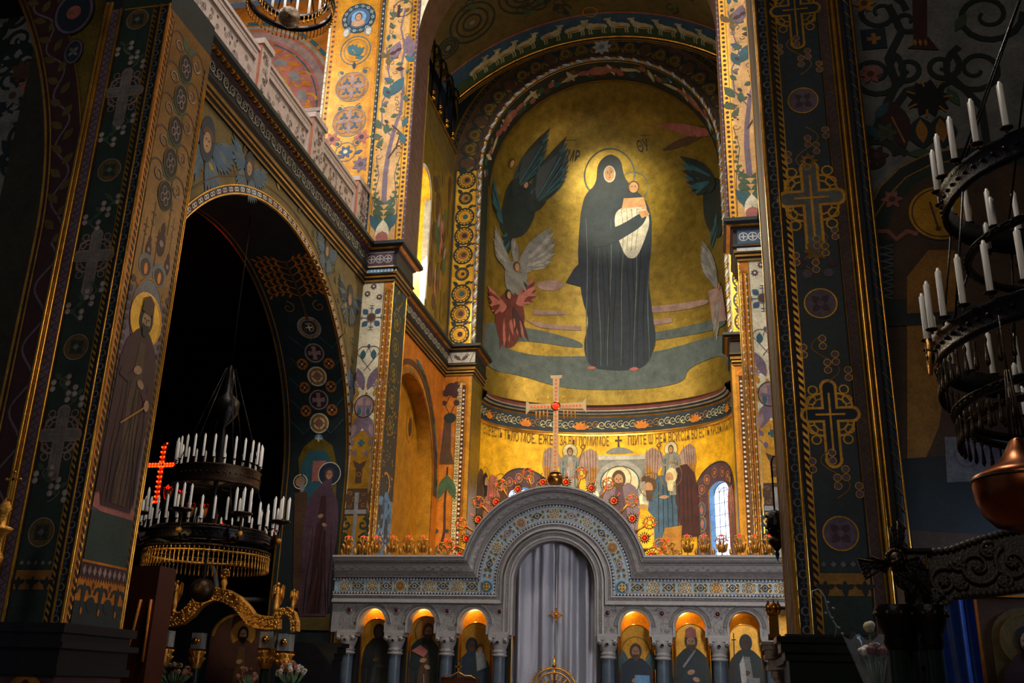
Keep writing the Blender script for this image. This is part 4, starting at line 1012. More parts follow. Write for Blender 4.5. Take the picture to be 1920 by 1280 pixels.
for q in (-1, 1):
    fx_ = lambda x: AX+q*x
    s.rect(fx_(4.89), 0, fx_(6.15), ZC-1.0, 'orange', 1)
    s.rect(fx_(4.9), 0, fx_(5.02), ZC-1.0, 'gold', 2); s.rect(fx_(5.04), 0, fx_(5.12), 12.55, 'golds', 2); s.rect(fx_(5.13), 0, fx_(5.26), 12.6, 'wine', 2); s.rect(fx_(5.28), 0, fx_(5.44), 12.7, 'wool', 2)
    s.arc(fx_(5.24), 12.62, .16, 0, PI, .1, 'golds', 4, 12)
    for i in range(70): s.disc(fx_(5.2), .3+i*.175, .045, 'cream', 4, 8)
    for i in range(44): s.ring(fx_(5.36), .3+i*.28, .06, .03, 'brown', 4, 4); s.rect(fx_(5.3), .42+i*.28, fx_(5.42), .45+i*.28, 'brown', 4)
    s.line((fx_(5.47), 0), (fx_(5.47), ZC-1), .03, 'golds', 3); s.line((fx_(6.1), 0), (fx_(6.1), ZC-1), .04, 'golds', 3)
    c = fx_(5.8)
    s.stroke([(c, 5.2), (c-.05, 6.2), (c+.1, 7), (c+.06, 8), (c+.1, 9.4)], [.1, .12, .1, .08, .07], 'wine', 4)
    for k in (-1, 1):
        s.leaf(c+.1, 9.1, 1.0, -PI/2+k*.35, 'gr2', 4, .35); s.leaf(c+k*.12, 10.2, .9, PI/2+k*.1, 'rose', 4, .4)
        s.flower(c+k*.2, 7.0, .12, 8, 'navy', None, 4, 0, .3)
        for j in range(6): s.leaf(c+k*.22, 5.3+j*.2, .24, PI/2-.5, 'gr2', 4, .35); s.leaf(c+k*.22, 5.3+j*.2, .24, PI/2+.5, 'gr2', 4, .35)
    s.poly([(c-.3, 9.5), (c+.35, 9.5), (c+.2, 10), (c+.15, 11.4), (c-.1, 11.4), (c-.2, 10)], 'brown', 5); s.ell(c+.1, 11.3, .24, .2, 'dk', 6)
    for du, dz, rr in ((.1, 12.45, .26), (.3, 12.6, .15), (-.1, 12.3, .15), (.25, 12.25, .15), (-.15, 11.9, .1), (.33, 11.9, .12)): s.disc(c+du, dz, rr, 'wine', 4, 12)
    s.stroke([(c+.1, 11.4), (c-.1, 11.8), (c+.1, 12.3)], .03, 'wine', 4); s.stroke([(c+.1, 11.4), (c+.3, 11.9)], .03, 'wine', 4)
s.arc(AX, AZ2, RB, 0, PI, 1.05, 'brown', 1, 60)
for i in range(25):
    a = PI*(i+.5)/25; x, z = AX+RB*cos(a), AZ2+RB*sin(a)
    s.ring(x, z, .36, .07, 'dk', 3, 22); s.disc(x, z, .22, 'goldo' if i % 3 else 'brown', 3, 16); s.disc(x, z, .12, 'brown', 4, 9)
    a2 = a+PI/50
    for k in (-1, 1): s.leaf(AX+RB*cos(a2), AZ2+RB*sin(a2), .36, a2+k*.5, 'dk', 3, .4); s.leaf(AX+RB*cos(a2), AZ2+RB*sin(a2), .36, a2+PI+k*.5, 'goldo', 3, .3)
s.flower(AX+.2, AZ2+RB, .42, 8, 'ltgrey', 'grey', 5)
s.arc(AX, AZ2, RB+.55, 0, PI, .04, 'goldd', 2, 60)
s.arc(AX, AZ2, RB+.85, .1, PI-.1, .1, 'goldd', 2, 60)
for i in range(50):
    a = PI*(i+.5)/50; s.ring(AX+(RB+.72)*cos(a), AZ2+(RB+.72)*sin(a), .1, .03, 'goldd', 2, 8)
s.mb.build('mural', ab, label='band of gold medallions around the apse arch')
# twisted roll round the arch
t = MB(); pts = [(AX+AR2+.03, YB-.02, z) for z in [ZC+.1+.35*i for i in range(23)]]+[(AX+(AR2+.03)*cos(a), YB-.02, AZ2+(AR2+.03)*sin(a)) for a in [PI*i/60 for i in range(61)]]+[(AX-AR2-.03, YB-.02, AZ2-.35*i) for i in range(23)]
t.tube(pts, .07, 'silver', 8)
def along(pts, step):
    pts = [Vector(p) for p in pts]; out = []; acc = 0
    for i in range(len(pts)-1):
        d = pts[i+1]-pts[i]; l = d.length; q = (step-acc) if acc else 0
        while q < l: out.append((pts[i]+d*(q/l), d.normalized())); q += step
        acc = (l-(q-step)) % step
    return out
for i, (p, d) in enumerate(along(pts, .3)):
    n_ = Vector((0, -1, 0)); e = d.cross(n_)
    t.tube([p-d*.13-e*.06+n_*.04, p+n_*.085, p+d*.13+e*.06+n_*.04], .04, 'golds' if i % 2 else 'white', 5)
t.build('twisted_moulding', ab)
# soffit with small heads
class Soffit(Surf):
    curved = .5
    def p(s, u, v, o=0):
        r = AR2-o; a = v/AR2
        if a < 0: return Vector((AX-r, u, AZ2+v))
        if a > PI: return Vector((AX+r, u, AZ2-(v-PI*AR2)))
        return Vector((AX-r*cos(a), u, AZ2+r*sin(a)))
S = Soffit(); LA = PI*AR2
for q in (YB+.12, 36.3): S.stroke([(q, -9+(LA+18)*i/110) for i in range(111)], .05, 'golds', 3)
S.mb.grid(lambda i, j: S.p(YB+.1+1.2*i, -8+(LA+16)*j, .006), 1, 90, 'dk')
random.seed(8)
for i in range(60):
    v = LA*(i+.5)/60
    S.ell(YB+.4+.7*random.random(), v, .2, .16, random.choice(['teal', 'olive', 'brown', 'rose', 'gr2']), 2, 10)
    if i % 3 == 0: S.disc(YB+.5+.5*random.random(), v+.1, .07, 'ltgrey', 4, 8)
    if i % 7 == 3: S.leaf(YB+.3, v, .9, .3, 'wool', 4, .25)
for a in (LA*.5, LA*.2, LA*.8):
    S.ell(YB+.75, a, .3, .5, 'rose', 5); S.disc(YB+.7, a, .17, 'skin', 6, 14); S.ring(YB+.7, a, .2, .03, 'gold', 6)
    for k in (-1, 1): S.leaf(YB+.75, a+k*.3, .8, k*PI/2, 'rose', 5, .4); S.leaf(YB+.75, a+k*.8, 1.0, k*PI/2+.2, 'wool', 5, .25)
S.mb.build('mural', ab, label='underside of the apse arch with painted heads and flowers')

# ---- barrel vault with the frieze of lambs
RV = 9.07; ZV = 28.0-RV
V = Vault(X0, ZV, RV); vm = 7.1
V.mb.grid(lambda i, j: V.p(26.85+(YB-26.85)*i, -vm+2*vm*j), 3, 30, 'olive')
vo = struct(V.mb.build('ceiling_vault'))
V = Vault(X0, ZV, RV)
V.stroke([(34.0, -vm+2*vm*i/50) for i in range(51)], 1.5, 'blue', 1)
V.stroke([(34.45, -vm+2*vm*i/50) for i in range(51)], .7, 'gr2', 2)
V.stroke([(33.2, -vm+2*vm*i/50) for i in range(51)], .1, 'rose', 2)
t = MB()
for r_, y_, w_ in ((0, YB-.05, .06), (.12, YB-.02, .04), (.2, YB, .03)):
    t.tube([V.p(y_, -vm+2*vm*i/60, .05+r_) for i in range(61)], w_, 'golds' if r_ == 0 else 'goldd', 6)
t.build('gilt_moulding', vo)
def lamb(u, v, k, m='wool'):
    # drawn with u (depth) as height: bigger u = lower in the picture
    H = lambda h: 34.55-h
    def E(dv, h, a, c, L=3, mm=m): V.ell(H(h), v+k*dv, c, a, mm, L, 14)
    E(0, .52, .38, .2); E(-.3, .5, .15, .16); E(.25, .58, .2, .2); E(.42, .78, .1, .17); E(.5, .93, .13, .08)
    for dv in (-.34, -.24, .22, .32): V.stroke([(H(.42), v+k*dv), (H(.2), v+k*(dv+.03)), (H(.03), v+k*dv)], .055, m, 3)
    V.leaf(H(.98), v+k*.42, .14, PI+k*1.2, m, 4, .5)
    E(.55, .93, .02, .02, 5, 'black'); E(-.1, .42, .25, .05, 4, 'ochre'); E(.1, .62, .1, .04, 4, 'cream')
lam = [(891, 115), (917, 112), (948, 94), (984, 76), (1031, 60), (1076, 46), (1116, 38), (1160, 36), (1204, 38), (1250, 46), (1292, 57), (1330, 72)]
for i, px in enumerate(lam):
    u, v = V.uv(*px); lamb(u, v, 1 if i < 6 else -1)
u, v = V.uv(1106, 22); V.ring(u, v, .3, .04, 'gold', 2)
random.seed(11)
for (px, r) in (((885, 42), 1.0), ((980, -10), 1.0), ((840, 90), .5)):
    u, v = V.uv(*px)
    for q in range(3): V.ring(u, v, r*(1-.3*q), .09, 'dk', 2, 28)
    V.disc(u, v, .12, 'grey', 2, 12)
for q in range(26):
    u, v = 29.5+random.random()*3.2, -6+12*random.random(); V.leaf(u, v, .5, random.random()*6, random.choice(['dk', 'gr2']), 2, .5); V.spiral(u, v, .35, q, 1.3, .06, 'dk', 2)
V.mb.build('mural', vo, label='blue frieze of cream lambs along the end of the vault')
# ---- the apse: cylinder and half dome
A = AP
umax = A.R*PI/2
wu0, wt = A.uv(1331, 960)[0], A.uv(1350, 902)[1]; wu1 = A.uv(1369, 960)[0]
WIN = [((wu0+wu1)/2, (wu1-wu0)/2+.02), (A.uv(980, 905)[0], (wu1-wu0)/2+.02)]
b = MB(); P = lambda u, v: A.p(u, v)
cuts = sorted([-umax, umax]+[c+q*h for c, h in WIN for q in (-1, 1)])
segs = []; us = [-umax]
def segm(a, c, zlo, zhi, m):
    n = max(1, int((c-a)/.4)); b.grid(lambda i, j: A.p(a+(c-a)*i, zlo+(zhi-zlo)*j), n, 1, m)
WZ0, WZ1 = 5.2, wt-.45
for i in range(len(cuts)-1):
    a, c = cuts[i], cuts[i+1]; isw = any(abs((a+c)/2-w_[0]) < .01 for w_ in WIN)
    if isw:
        h = (c-a)/2; segm(a, c, 0, WZ0, 'goldb'); nn = 12; cu = (a+c)/2
        for k in range(nn):
            p0 = (cu-h*cos(PI*k/nn), WZ1+.45*sin(PI*k/nn)); p1 = (cu-h*cos(PI*(k+1)/nn), WZ1+.45*sin(PI*(k+1)/nn))
            b.quad(A.p(*p0), A.p(*p1), A.p(p1[0], 12.2), A.p(p0[0], 12.2), 'goldb')
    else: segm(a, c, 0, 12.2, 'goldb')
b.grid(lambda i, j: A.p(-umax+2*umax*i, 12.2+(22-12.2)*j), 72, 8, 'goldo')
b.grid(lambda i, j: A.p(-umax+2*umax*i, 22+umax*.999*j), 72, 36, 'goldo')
aps = struct(b.build('wall_apse'))
# windows of the apse
GL = emis('daylit pane', 'c4d4ff', 2.0)
for n_, (cu, h) in enumerate(WIN):
    th = cu/A.R; c0 = A.p(cu, 0); et = (A.p(cu+.1, 0)-A.p(cu-.1, 0)); h = h*et.length/.2; et.normalize(); er = Vector((-et.y, et.x, 0))
    dp = .22; W = MB(); hw = h*.99
    arch = [(-hw, WZ0), (-hw, WZ1)]+[(-hw*cos(PI*k/12), WZ1+.45*sin(PI*k/12)) for k in range(1, 12)]+[(hw, WZ1), (hw, WZ0)]
    def q3(u, v, d): return c0+et*u+Vector((0, 0, v))+er*d
    for i in range(len(arch)-1):
        W.quad(q3(*arch[i], -.05), q3(*arch[i+1], -.05), q3(*arch[i+1], dp), q3(*arch[i], dp), 'sky')
    W.quad(q3(-hw, WZ0, -.05), q3(hw, WZ0, -.05), q3(hw, WZ0, dp), q3(-hw, WZ0, dp), 'sky')
    wo = struct(W.build('window_%d' % (3+n_)))
    G = MB(); G.add([q3(u, v, dp) for u, v in arch], [tuple(range(len(arch)))], GL); G.build('pane', wo)
    F_ = MB()
    for q in (-.5, 0, .5): F_.tube([q3(q*hw, WZ0, dp-.03), q3(q*hw, WZ1+.3, dp-.03)], .014, 'navy', 5)
    for q in range(9): F_.tube([q3(-hw, WZ0+.2+q*.45, dp-.03), q3(hw, WZ0+.2+q*.45, dp-.03)], .012, 'navy', 5)
    for rr in (.5, .95): F_.tube([q3(-hw*rr*cos(PI*k/12), WZ1+.45*rr*sin(PI*k/12), dp-.03) for k in range(13)], .014, 'navy', 5)
    for q in (-.25, .25): F_.tube([q3(q*hw, WZ0, dp-.04), q3(q*hw, WZ1, dp-.04)], .008, 'rose', 5)
    F_.build('glazing_bars', wo)
s = A
# painted surround of the right window
for cu, h in WIN:
    s.mb.grid(lambda i, j: s.p(cu-h-.75+.74*i, WZ0+(WZ1-WZ0)*j, .01), 3, 2, 'plum', False)
    s.stroke([(cu-(h+.38)*cos(PI*k/20), WZ1+(.45+.38)*sin(PI*k/20)) for k in range(21)], .74, 'plum', 1)
    for k in range(14):
        z = WZ0+.4+k*.55
        if z < WZ1: s.ell(cu-h-.38, z, .2, .25, 'blue', 3); s.ring(cu-h-.38, z, .22, .03, 'gold', 4, 16, .28); s.leaf(cu-h-.38, z-.2, .4, PI/2, 'rose', 5, .5)
    for k in range(6):
        a = PI*k/6+.3; s.ring(cu-(h+.38)*cos(a), WZ1+.83*sin(a), .18, .03, 'gold', 4, 14); s.disc(cu-(h+.38)*cos(a), WZ1+.83*sin(a), .1, 'rose', 4, 8)
    s.stroke([(cu-(h+.76)*cos(PI*k/20), WZ1+(.45+.76)*sin(PI*k/20)) for k in range(21)], .05, 'navy', 4)
def XP(pts, m, L=1, sm=2): s.poly(s.P(chaikin(pts, sm) if sm and len(pts) > 4 else pts), m, L)
# ring cornice: red line, mouldings, scroll band
zr = 12.55
R_ = MB()
prof = [(0, -.95, 'gold'), (.06, -.93, 'golds'), (.1, -.87, 'goldd'), (.06, -.83, 'golds'), (.04, -.78, 'navy'), (.04, -.14, 'golds'), (.12, -.1, 'black'), (.16, -.02, 'silver'), (.24, .02, 'black'), (.26, .1, 'silver'), (.3, .14, 'red'), (.3, .26, 'wine'), (0, .42, 'wine')]
for k in range(len(prof)-1):
    R_.grid(lambda i, j: A.p(-umax+2*umax*i, zr+prof[k+int(round(j))][1], prof[k+int(round(j))][0]), 60, 1, prof[k][2])
ro = struct(R_.build('trim_apse_cornice'))
B = Apse(A.cx, A.cy, A.R-.045, A.zs)
random.seed(2); nb = 30
for i in range(nb):
    u = -umax+2*umax*(i+.5)/nb; 
    if i % 5 == 2:
        for k in range(5): B.leaf(u, zr-.66, .36, PI/2+(k-2)*.55, 'orange', 3, .45)
    for k in (-1, 1): B.spiral(u+k*.13, zr-.46, .17, k, 1.4, .03, 'wool' if i % 5 in (0, 1, 4) else 'ochre', 2, k); B.leaf(u+k*.2, zr-.6, .2, PI/2-k, 'gr2' if i % 2 else 'wool', 2, .4)
for i in range(120): B.rect(-umax+2*umax*i/120, zr+.0, -umax+2*umax*(i+.55)/120, zr+.05, 'black', 26)
B.mb.build('scrollwork', ro)
# inscription
def inscription(txt, x0, x1, y0):
    ua, _ = s.uv(x0, y0); ub, _ = s.uv(x1, y0)
    s.text(txt, ua, 11.2, .46, 'brown', 5, ub-ua, 1.25)
inscription('Е:СІЕ ЕСТЬ ТѢЛО МОЕ. ЕЖЕ', 904, 1036, 805)
inscription('ЗА ВЫ ЛОМИМОЕ', 1049, 1142, 820)
inscription('ПІИТЕ Ѡ НЕѦ ВСИ:СІѦ БО ЕСТЬ КРОВЬ МОѦ, ЯЖЕ', 1178, 1376, 820)
# lower painting: two winged servers, a canopy and bowing old men (plain stand-in)
XP([(1104, 945), (1104, 854), (1222, 851), (1222, 945)], 'ltgrey', 1); XP([(1112, 862), (1212, 860), (1212, 900), (1112, 902)], 'grey', 2)
u, v = s.uv(1163, 905); v0 = s.uv(1163, 868)[1]
s.ring(u, v, .92, .2, 'silver', 4, 40, v0-v); s.ell(u, v, .84, v0-v-.1, 'cream', 3); s.ring(u, v, .8, .05, 'teal', 5, 40, v0-v-.14)
XP([(1117, 945), (1118, 900), (1208, 900), (1208, 945)], 'cream', 3)
XP([(1131, 852), (1145, 841), (1161, 838), (1178, 841), (1192, 850)], 'grey', 3); u2, v2 = s.uv(1160, 826); s.cross(u2, v2, .5, .3, .06, 'brown', 4, 1.5, .45)
XP([(1205, 940), (1208, 902), (1218, 902), (1217, 940)], 'silver', 4); XP([(1203, 903), (1222, 902), (1219, 892), (1206, 893)], 'brown', 5)
u, v = s.uv(1161, 945); v1 = s.uv(1161, 880)[1]
s.ring(u, s.uv(1161, 897)[1], .52, .03, 'goldd', 5); s.figure(u, v-2.0, v1-v+2.0, 'mauve', 'plum', None, 'brown', 6, .55, 0, False, hs=1.5)
def server(x, ytop, ybot, k):
    u, v = s.uv(x, ybot); v1 = s.uv(x, ytop)[1]; H = v1-v
    for q in (-1, 1):
        s.poly([(u+q*0.261, v+H*.72), (u+q*0.507, v+H*.88), (u+q*0.899, v+H*.98), (u+q*1.189, v+H*.88), (u+q*1.232, v+H*.6), (u+q*1.044, v+H*.28), (u+q*0.725, v+H*.2), (u+q*0.652, v+H*.5)], 'pink', 3)
        s.poly([(u+q*0.870, v+H*.6), (u+q*1.218, v+H*.6), (u+q*1.044, v+H*.28), (u+q*0.797, v+H*.25)], 'ochre', 4)
        for j in range(5): s.line((u+q*(.6+.13*j), v+H*.95), (u+q*(.7+.1*j), v+H*.35), .02, 'brown', 5, 3)
    s.figure(u, v, H, 'grey', 'silver', 'wool', 'brown', 6, .46, 0, True, 'none', 'goldd', hs=1.15)
    s.poly([(u-.32, v+H*.72), (u+.3, v+H*.72), (u+.34, v+H*.42), (u+.1, v+H*.36), (u-.36, v+H*.42)], 'teal', 8); s.line((u-.3, v+H*.4), (u+.3, v+H*.42), .07, 'rose', 9)
    s.line((u-k*.35, v+H*.62), (u-k*.55, v+H*.95), .025, 'brown', 9, 3); s.ring(u-k*.56, v+H*1.0, .12, .03, 'brown', 9, 4); s.ring(u-k*.56, v+H*1.0, .07, .02, 'brown', 9, 10)
server(1263, 833, 930, 1); server(1067, 838, 935, -1)
def bowed(x, y, k, robe, hair, sc_=1):
    u, v = s.uv(x, y)
    s.poly([(u-k*.1, v-.1), (u+k*.3, v+.45), (u+k*.75, v+.5), (u+k*1.15, v+.1), (u+k*1.3, v-.6), (u+k*1.35, v-2.4), (u+k*.1, v-2.4), (u+k*.1, v-1.2), (u-k*.15, v-.9), (u-k*.1, v-.5)], robe, 8)
    for j in range(4): s.line((u+k*(.35+.2*j), v+.2-.1*j), (u+k*(.3+.22*j), v-1.8), .03, 'black', 9, 3)
    s.ring(u, v+.12, .5, .03, 'goldd', 9); s.ell(u, v+.1, .27, .31, hair, 10, 16); s.ell(u-k*.1, v+.0, .2, .24, 'skin', 11, 14)
    s.poly([(u-k*.22, v-.08), (u+k*.1, v-.1), (u+k*.05, v-.55), (u-k*.18, v-.5)], hair, 12); s.leaf(u-k*.1, v-.75, .5, PI if k > 0 else 0, 'skin', 12, .3)
bowed(1262, 896, 1, 'wine', 'wool'); bowed(1222, 915, 1, 'blue', 'brown')
XP([(1250, 990), (1283, 985), (1280, 1040), (1235, 1040)], 'ochre', 13)
bowed(905, 905, -1, 'brown', 'black'); bowed(935, 917, -1, 'rose', 'brown')
u, v = s.uv(1372, 912); s.ring(u, v, .5, .03, 'goldd', 3); s.figure(u+.1, v-2.6, 3.1, 'rose', 'pink', None, 'brown', 4, .3)

# main painting of the half dome: a plain hooded figure in dark robes on gold (generic stand-in)
XP([(905, 690), (900, 600), (960, 612), (1010, 618), (1090, 640), (1095, 655), (1000, 640), (940, 640), (950, 655), (1010, 668), (1100, 668), (1230, 662), (1350, 625), (1368, 640), (1368, 700), (1360, 660), (1290, 690), (1285, 715), (1230, 728), (1130, 732), (1050, 727), (980, 705)], 'cloud', 1)
XP([(1200, 628), (1290, 612), (1362, 592), (1362, 612), (1300, 628), (1200, 642)], 'cloud', 2)
XP([(1006, 528), (1045, 524), (1060, 535), (1040, 546), (1008, 543)], 'pink', 2)
for pts in ([(1000, 580), (1060, 584), (1062, 590), (1000, 590)], [(985, 600), (1090, 612), (1090, 620), (1010, 614)], [(1212, 575), (1270, 570), (1330, 560), (1330, 570), (1280, 582), (1212, 588)], [(1205, 600), (1260, 596), (1262, 604), (1205, 612)]): XP(pts, 'pink', 2)
XP([(1230, 233), (1270, 228), (1320, 238), (1350, 250), (1300, 258), (1250, 240)], 'rose', 2); XP([(1238, 283), (1270, 262), (1300, 252), (1325, 250), (1300, 268), (1262, 280)], 'brown', 2)
def wing(pts, m, L=2, f='dk'):
    XP(pts, m, L); n = len(pts)
    for i in range(1, n-1): s.stroke(s.P([pts[0], pts[i]]), .03, f, L+1)
# dark winged shapes on both sides
def fw(x0, y0, x1, y1, n, spread, m, m2, L=3, wd=.2):
    """fan of feathers from a shoulder pixel towards a tip pixel"""
    a0 = s.uv(x0, y0); a1 = s.uv(x1, y1); l = math.hypot(a1[0]-a0[0], a1[1]-a0[1]); an = math.atan2(a1[1]-a0[1], a1[0]-a0[0])
    for k in range(n):
        t = k/(n-1); ll = l*(1-.5*t)
        s.leaf(a0[0]+.1*l*t*cos(an), a0[1]+.1*l*t*sin(an), ll, an-spread*t, m if k % 2 else m2, L+k % 3, wd)
    for k in range(n): t = k/(n-1); s.leaf(a0[0], a0[1], l*.45*(1-.3*t), an-spread*t, m2, L+3, wd*1.3)
def face_(x, y, r=.24, L=8, hair='brown'):
    u, v = s.uv(x, y); s.disc(u, v, r, hair, L, 14); s.ell(u+.03, v-.04, r*.65, r*.8, 'skin', L+1, 12)
    for q in (-.35, .35): s.disc(u+.03+q*r*.6, v, r*.07, 'black', L+2, 6)
fw(955, 370, 1032, 238, 9, .55, 'teal', 'dk'); fw(985, 400, 1062, 255, 10, .6, 'teal', 'dk'); fw(940, 420, 925, 330, 6, -.6, 'dk', 'teal'); fw(960, 430, 945, 490, 6, .8, 'teal', 'dk')
XP([(938, 400), (950, 345), (975, 325), (1000, 350), (1005, 400), (985, 440), (955, 450), (935, 430)], 'dk', 2); face_(957, 305); face_(983, 345, .2)
fw(960, 510, 926, 420, 9, -.7, 'silver', 'grey'); fw(965, 505, 1035, 425, 10, .8, 'silver', 'grey'); fw(965, 500, 958, 440, 5, .5, 'silver', 'grey'); fw(970, 520, 1003, 540, 5, 1.2, 'dk', 'grey'); XP([(945, 490), (990, 490), (985, 535), (965, 560), (945, 540)], 'grey', 3); face_(966, 500)
fw(948, 575, 912, 535, 9, -.9, 'red', 'rose'); fw(965, 570, 1000, 520, 9, .9, 'red', 'rose'); XP([(935, 555), (955, 545), (975, 555), (985, 600), (968, 645), (950, 655), (935, 640), (925, 600)], 'red', 3); fw(950, 570, 935, 655, 7, -.7, 'rose', 'red', 5); fw(960, 575, 990, 640, 6, .6, 'rose', 'wine', 5); face_(950, 552, .22, 9, 'black')
fw(1345, 345, 1275, 292, 9, -.8, 'teal', 'dk'); XP([(1318, 350), (1350, 325), (1362, 400), (1350, 455), (1322, 420)], 'dk', 2); fw(1348, 400, 1335, 470, 6, .5, 'dk', 'teal')
fw(1350, 540, 1318, 450, 9, -.5, 'silver', 'grey'); XP([(1330, 545), (1355, 535), (1365, 600), (1338, 605)], 'pink', 4); fw(1350, 560, 1345, 640, 6, .5, 'grey', 'silver'); face_(1352, 535, .18)
# the central figure
fx, fy = s.uv(1150, 690); tx, ty = s.uv(1143, 288); H = ty-fy; cx = fx-.05
hu, hv = s.uv(1143, 325)
s.ring(hu, hv, 1.25, .07, 'cloud', 3, 40); s.poly([(hu+1.2*cos(t), hv+1.2*sin(t)) for t in [2*PI*i/30 for i in range(30)]], 'goldo', 2)
XP([(1143, 286), (1165, 298), (1170, 330), (1185, 350), (1213, 375), (1224, 410), (1222, 470), (1215, 520), (1226, 600), (1232, 640), (1213, 690), (1160, 696), (1105, 690), (1092, 650), (1105, 600), (1090, 560), (1082, 480), (1088, 400), (1096, 365), (1118, 345), (1120, 305)], 'navy', 4)
XP([(1098, 540), (1060, 530), (1075, 505), (1100, 480)], 'navy', 4)
random.seed(14)
for i_ in range(16):
    x_ = 1098+i_*8; y0_ = 400+random.random()*90; x1_ = x_+random.uniform(-10, 10)
    s.stroke(s.P([(x_+(x1_-x_)*i/6+2*sin(i+i_), y0_+(686-y0_)*i/6) for i in range(7)]), [.01, .03, .05, .05, .04, .03, .02], 'black' if i_ % 3 else 'cloud', 5+i_ % 2)
s.ell(hu, hv-.02, .3, .42, 'ltgrey', 6, 18); s.ell(hu, hv-.02, .24, .36, 'skin', 7, 18)
for q in (-.09, .09): s.ell(hu+q, hv+.04, .045, .025, 'black', 8, 8); s.line((hu+q-.05, hv+.12), (hu+q+.05, hv+.12), .02, 'brown', 8)
s.line((hu, hv+.03), (hu+.015, hv-.1), .03, 'brown', 8); s.line((hu-.05, hv-.19), (hu+.05, hv-.19), .03, 'red', 8)
# wrapped pale bundle with a small head, held in front
XP([(1155, 395), (1190, 382), (1215, 390), (1220, 420), (1210, 450), (1195, 485), (1175, 485), (1160, 450), (1152, 420)], 'ltgrey', 6)
for k in range(4): s.stroke(s.P([(1165+10*k, 392), (1170+9*k, 430), (1168+8*k, 470)]), .03, 'grey', 7)
XP([(1105, 435), (1140, 432), (1170, 420), (1205, 398), (1216, 405), (1205, 425), (1170, 447), (1140, 462), (1105, 465)], 'navy', 8); XP([(1198, 398), (1214, 394), (1220, 403), (1205, 410)], 'skin', 9)
u, v = s.uv(1189, 350); s.disc(u, v, .29, 'brown', 7, 18); s.ell(u, v-.04, .22, .26, 'skin', 8, 16); XP([(1170, 372), (1208, 370), (1214, 392), (1165, 398)], 'skin', 6)
for q in (-.08, .08): s.ell(u+q, v, .035, .02, 'black', 9, 8)
u, v = s.uv(1188, 350); s.ring(u, v, .72, .05, 'cloud', 3, 30)
for k in range(12): u, v = s.uv(1062+k*3.4, 545+(k % 2)); s.line((u, v), (u, v-.18), .02, 'ochre', 4)
u, v = s.uv(1100, 690); s.leaf(u, v, .4, 0, 'rose', 6, .4); u, v = s.uv(1180, 693); s.leaf(u, v, .45, 0, 'rose', 6, .4)
# two small monograms
u, v = s.uv(1061, 300); s.text('МР', u, v, .7, 'navy', 9, .7, 1.1); u, v = s.uv(1198, 285); s.text('ΘУ', u, v, .75, 'navy', 3, .7, 1.1)
s.line(s.uv(1058, 262), s.uv(1080, 262), .03, 'navy', 3); s.line(s.uv(1200, 253), s.uv(1220, 253), .03, 'navy', 3)
s.mb.build('mural', aps, label='gold apse painting of a hooded figure in dark robes between winged shapes')

# ---- right transept wall behind the pier, painted with scrolls
s = SurfY(14.6)
b = MB(); b.box(2.0, 9.2, 14.6, 14.9, 0, 24, 'grey'); b.box(1.2, 2.35, 13.6, 14.7, 0, 13.0, 'black'); rw2 = struct(b.build('wall_right'))
t = MB(); 
for (px, r, m) in ((1598, .03, 'golds'), (1608, .02, 'golds')): pass
x, _ = s.uv(1622, 500)
u0 = s.uv(1625, 500)[0]
s.rect(u0, 0, 9, 9.0, 'olive', 1)
s.poly(s.P([(1640, 560), (1640, 400), (1680, 350), (1760, 300), (1920, 280), (1990, 300), (1990, 560)]), 'green', 2)
s.poly(s.P([(1642, 560), (1648, 480), (1672, 400), (1710, 350), (1760, 320), (1920, 310), (1990, 330), (1990, 1050), (1650, 1020)]), 'brown', 3)
def XS(p, m, L): s.poly(s.P(p), m, L)
s.stroke(s.P([(1622, 440), (1632, 400), (1655, 362), (1690, 325), (1740, 300), (1800, 288), (1900, 285)]), .2, 'dk', 4)
s.stroke(s.P([(1618, 430), (1628, 392), (1650, 352), (1686, 316), (1738, 290), (1800, 278), (1900, 274)]), .025, 'ochre', 5); s.stroke(s.P([(1632, 440), (1642, 404), (1664, 370), (1698, 334), (1745, 310), (1800, 300), (1900, 296)]), .025, 'ochre', 5)
def sp(px, r, a0, t, w, m='dk', h=1): u, v = s.uv(*px); s.spiral(u, v, r, a0, t, w, m, 3, h)
for px, r, a0, tt, h in (((1650, 25), .42, 0, 1.6, 1), ((1640, 140), .5, 1, 1.5, -1), ((1700, 130), .3, 2, 1.5, 1), ((1765, 125), .3, 1, 1.5, -1), ((1640, 295), .33, 0, 1.4, 1), ((1830, 130), .5, 2, 1.6, 1), ((1850, 30), .55, 0, 1.6, -1), ((1700, 40), .3, 1, 1.3, -1)):
    sp(px, r, a0, tt, .11, 'dk', h)
s.stroke(s.P([(1665, 10), (1690, 60), (1665, 110), (1680, 160), (1655, 210), (1640, 250), (1625, 260)]), .13, 'dk', 2)
s.stroke(s.P([(1750, 170), (1790, 150), (1840, 200), (1850, 270), (1820, 290)]), .12, 'dk', 2); s.stroke(s.P([(1740, 160), (1700, 170), (1665, 220), (1655, 260), (1700, 290)]), .12, 'dk', 2)
XS([(1710, 0), (1738, 0), (1738, 80), (1712, 82)], 'wine', 3); XS([(1700, 92), (1740, 70), (1760, 95)], 'wine', 4)
for k in range(3): u, v = s.uv(1716+k*10, 88); s.leaf(u, v, .14, PI/2, 'ochre', 5, .4)
u, v = s.uv(1741, 185); s.flower(u, v, .36, 9, 'black', 'black', 4); 
for k in range(7): s.line((u+.22*cos(k*.9), v+.22*sin(k*.9)), (u+.36*cos(k*.9), v+.36*sin(k*.9)), .03, 'ochre', 6)
for px in ((1728, 250), (1765, 248)): 
    u, v = s.uv(*px); s.leaf(u, v-.3, .6, PI/2, 'dk', 4, .8); s.leaf(u, v-.2, .45, PI/2, 'ochre', 5, .4)
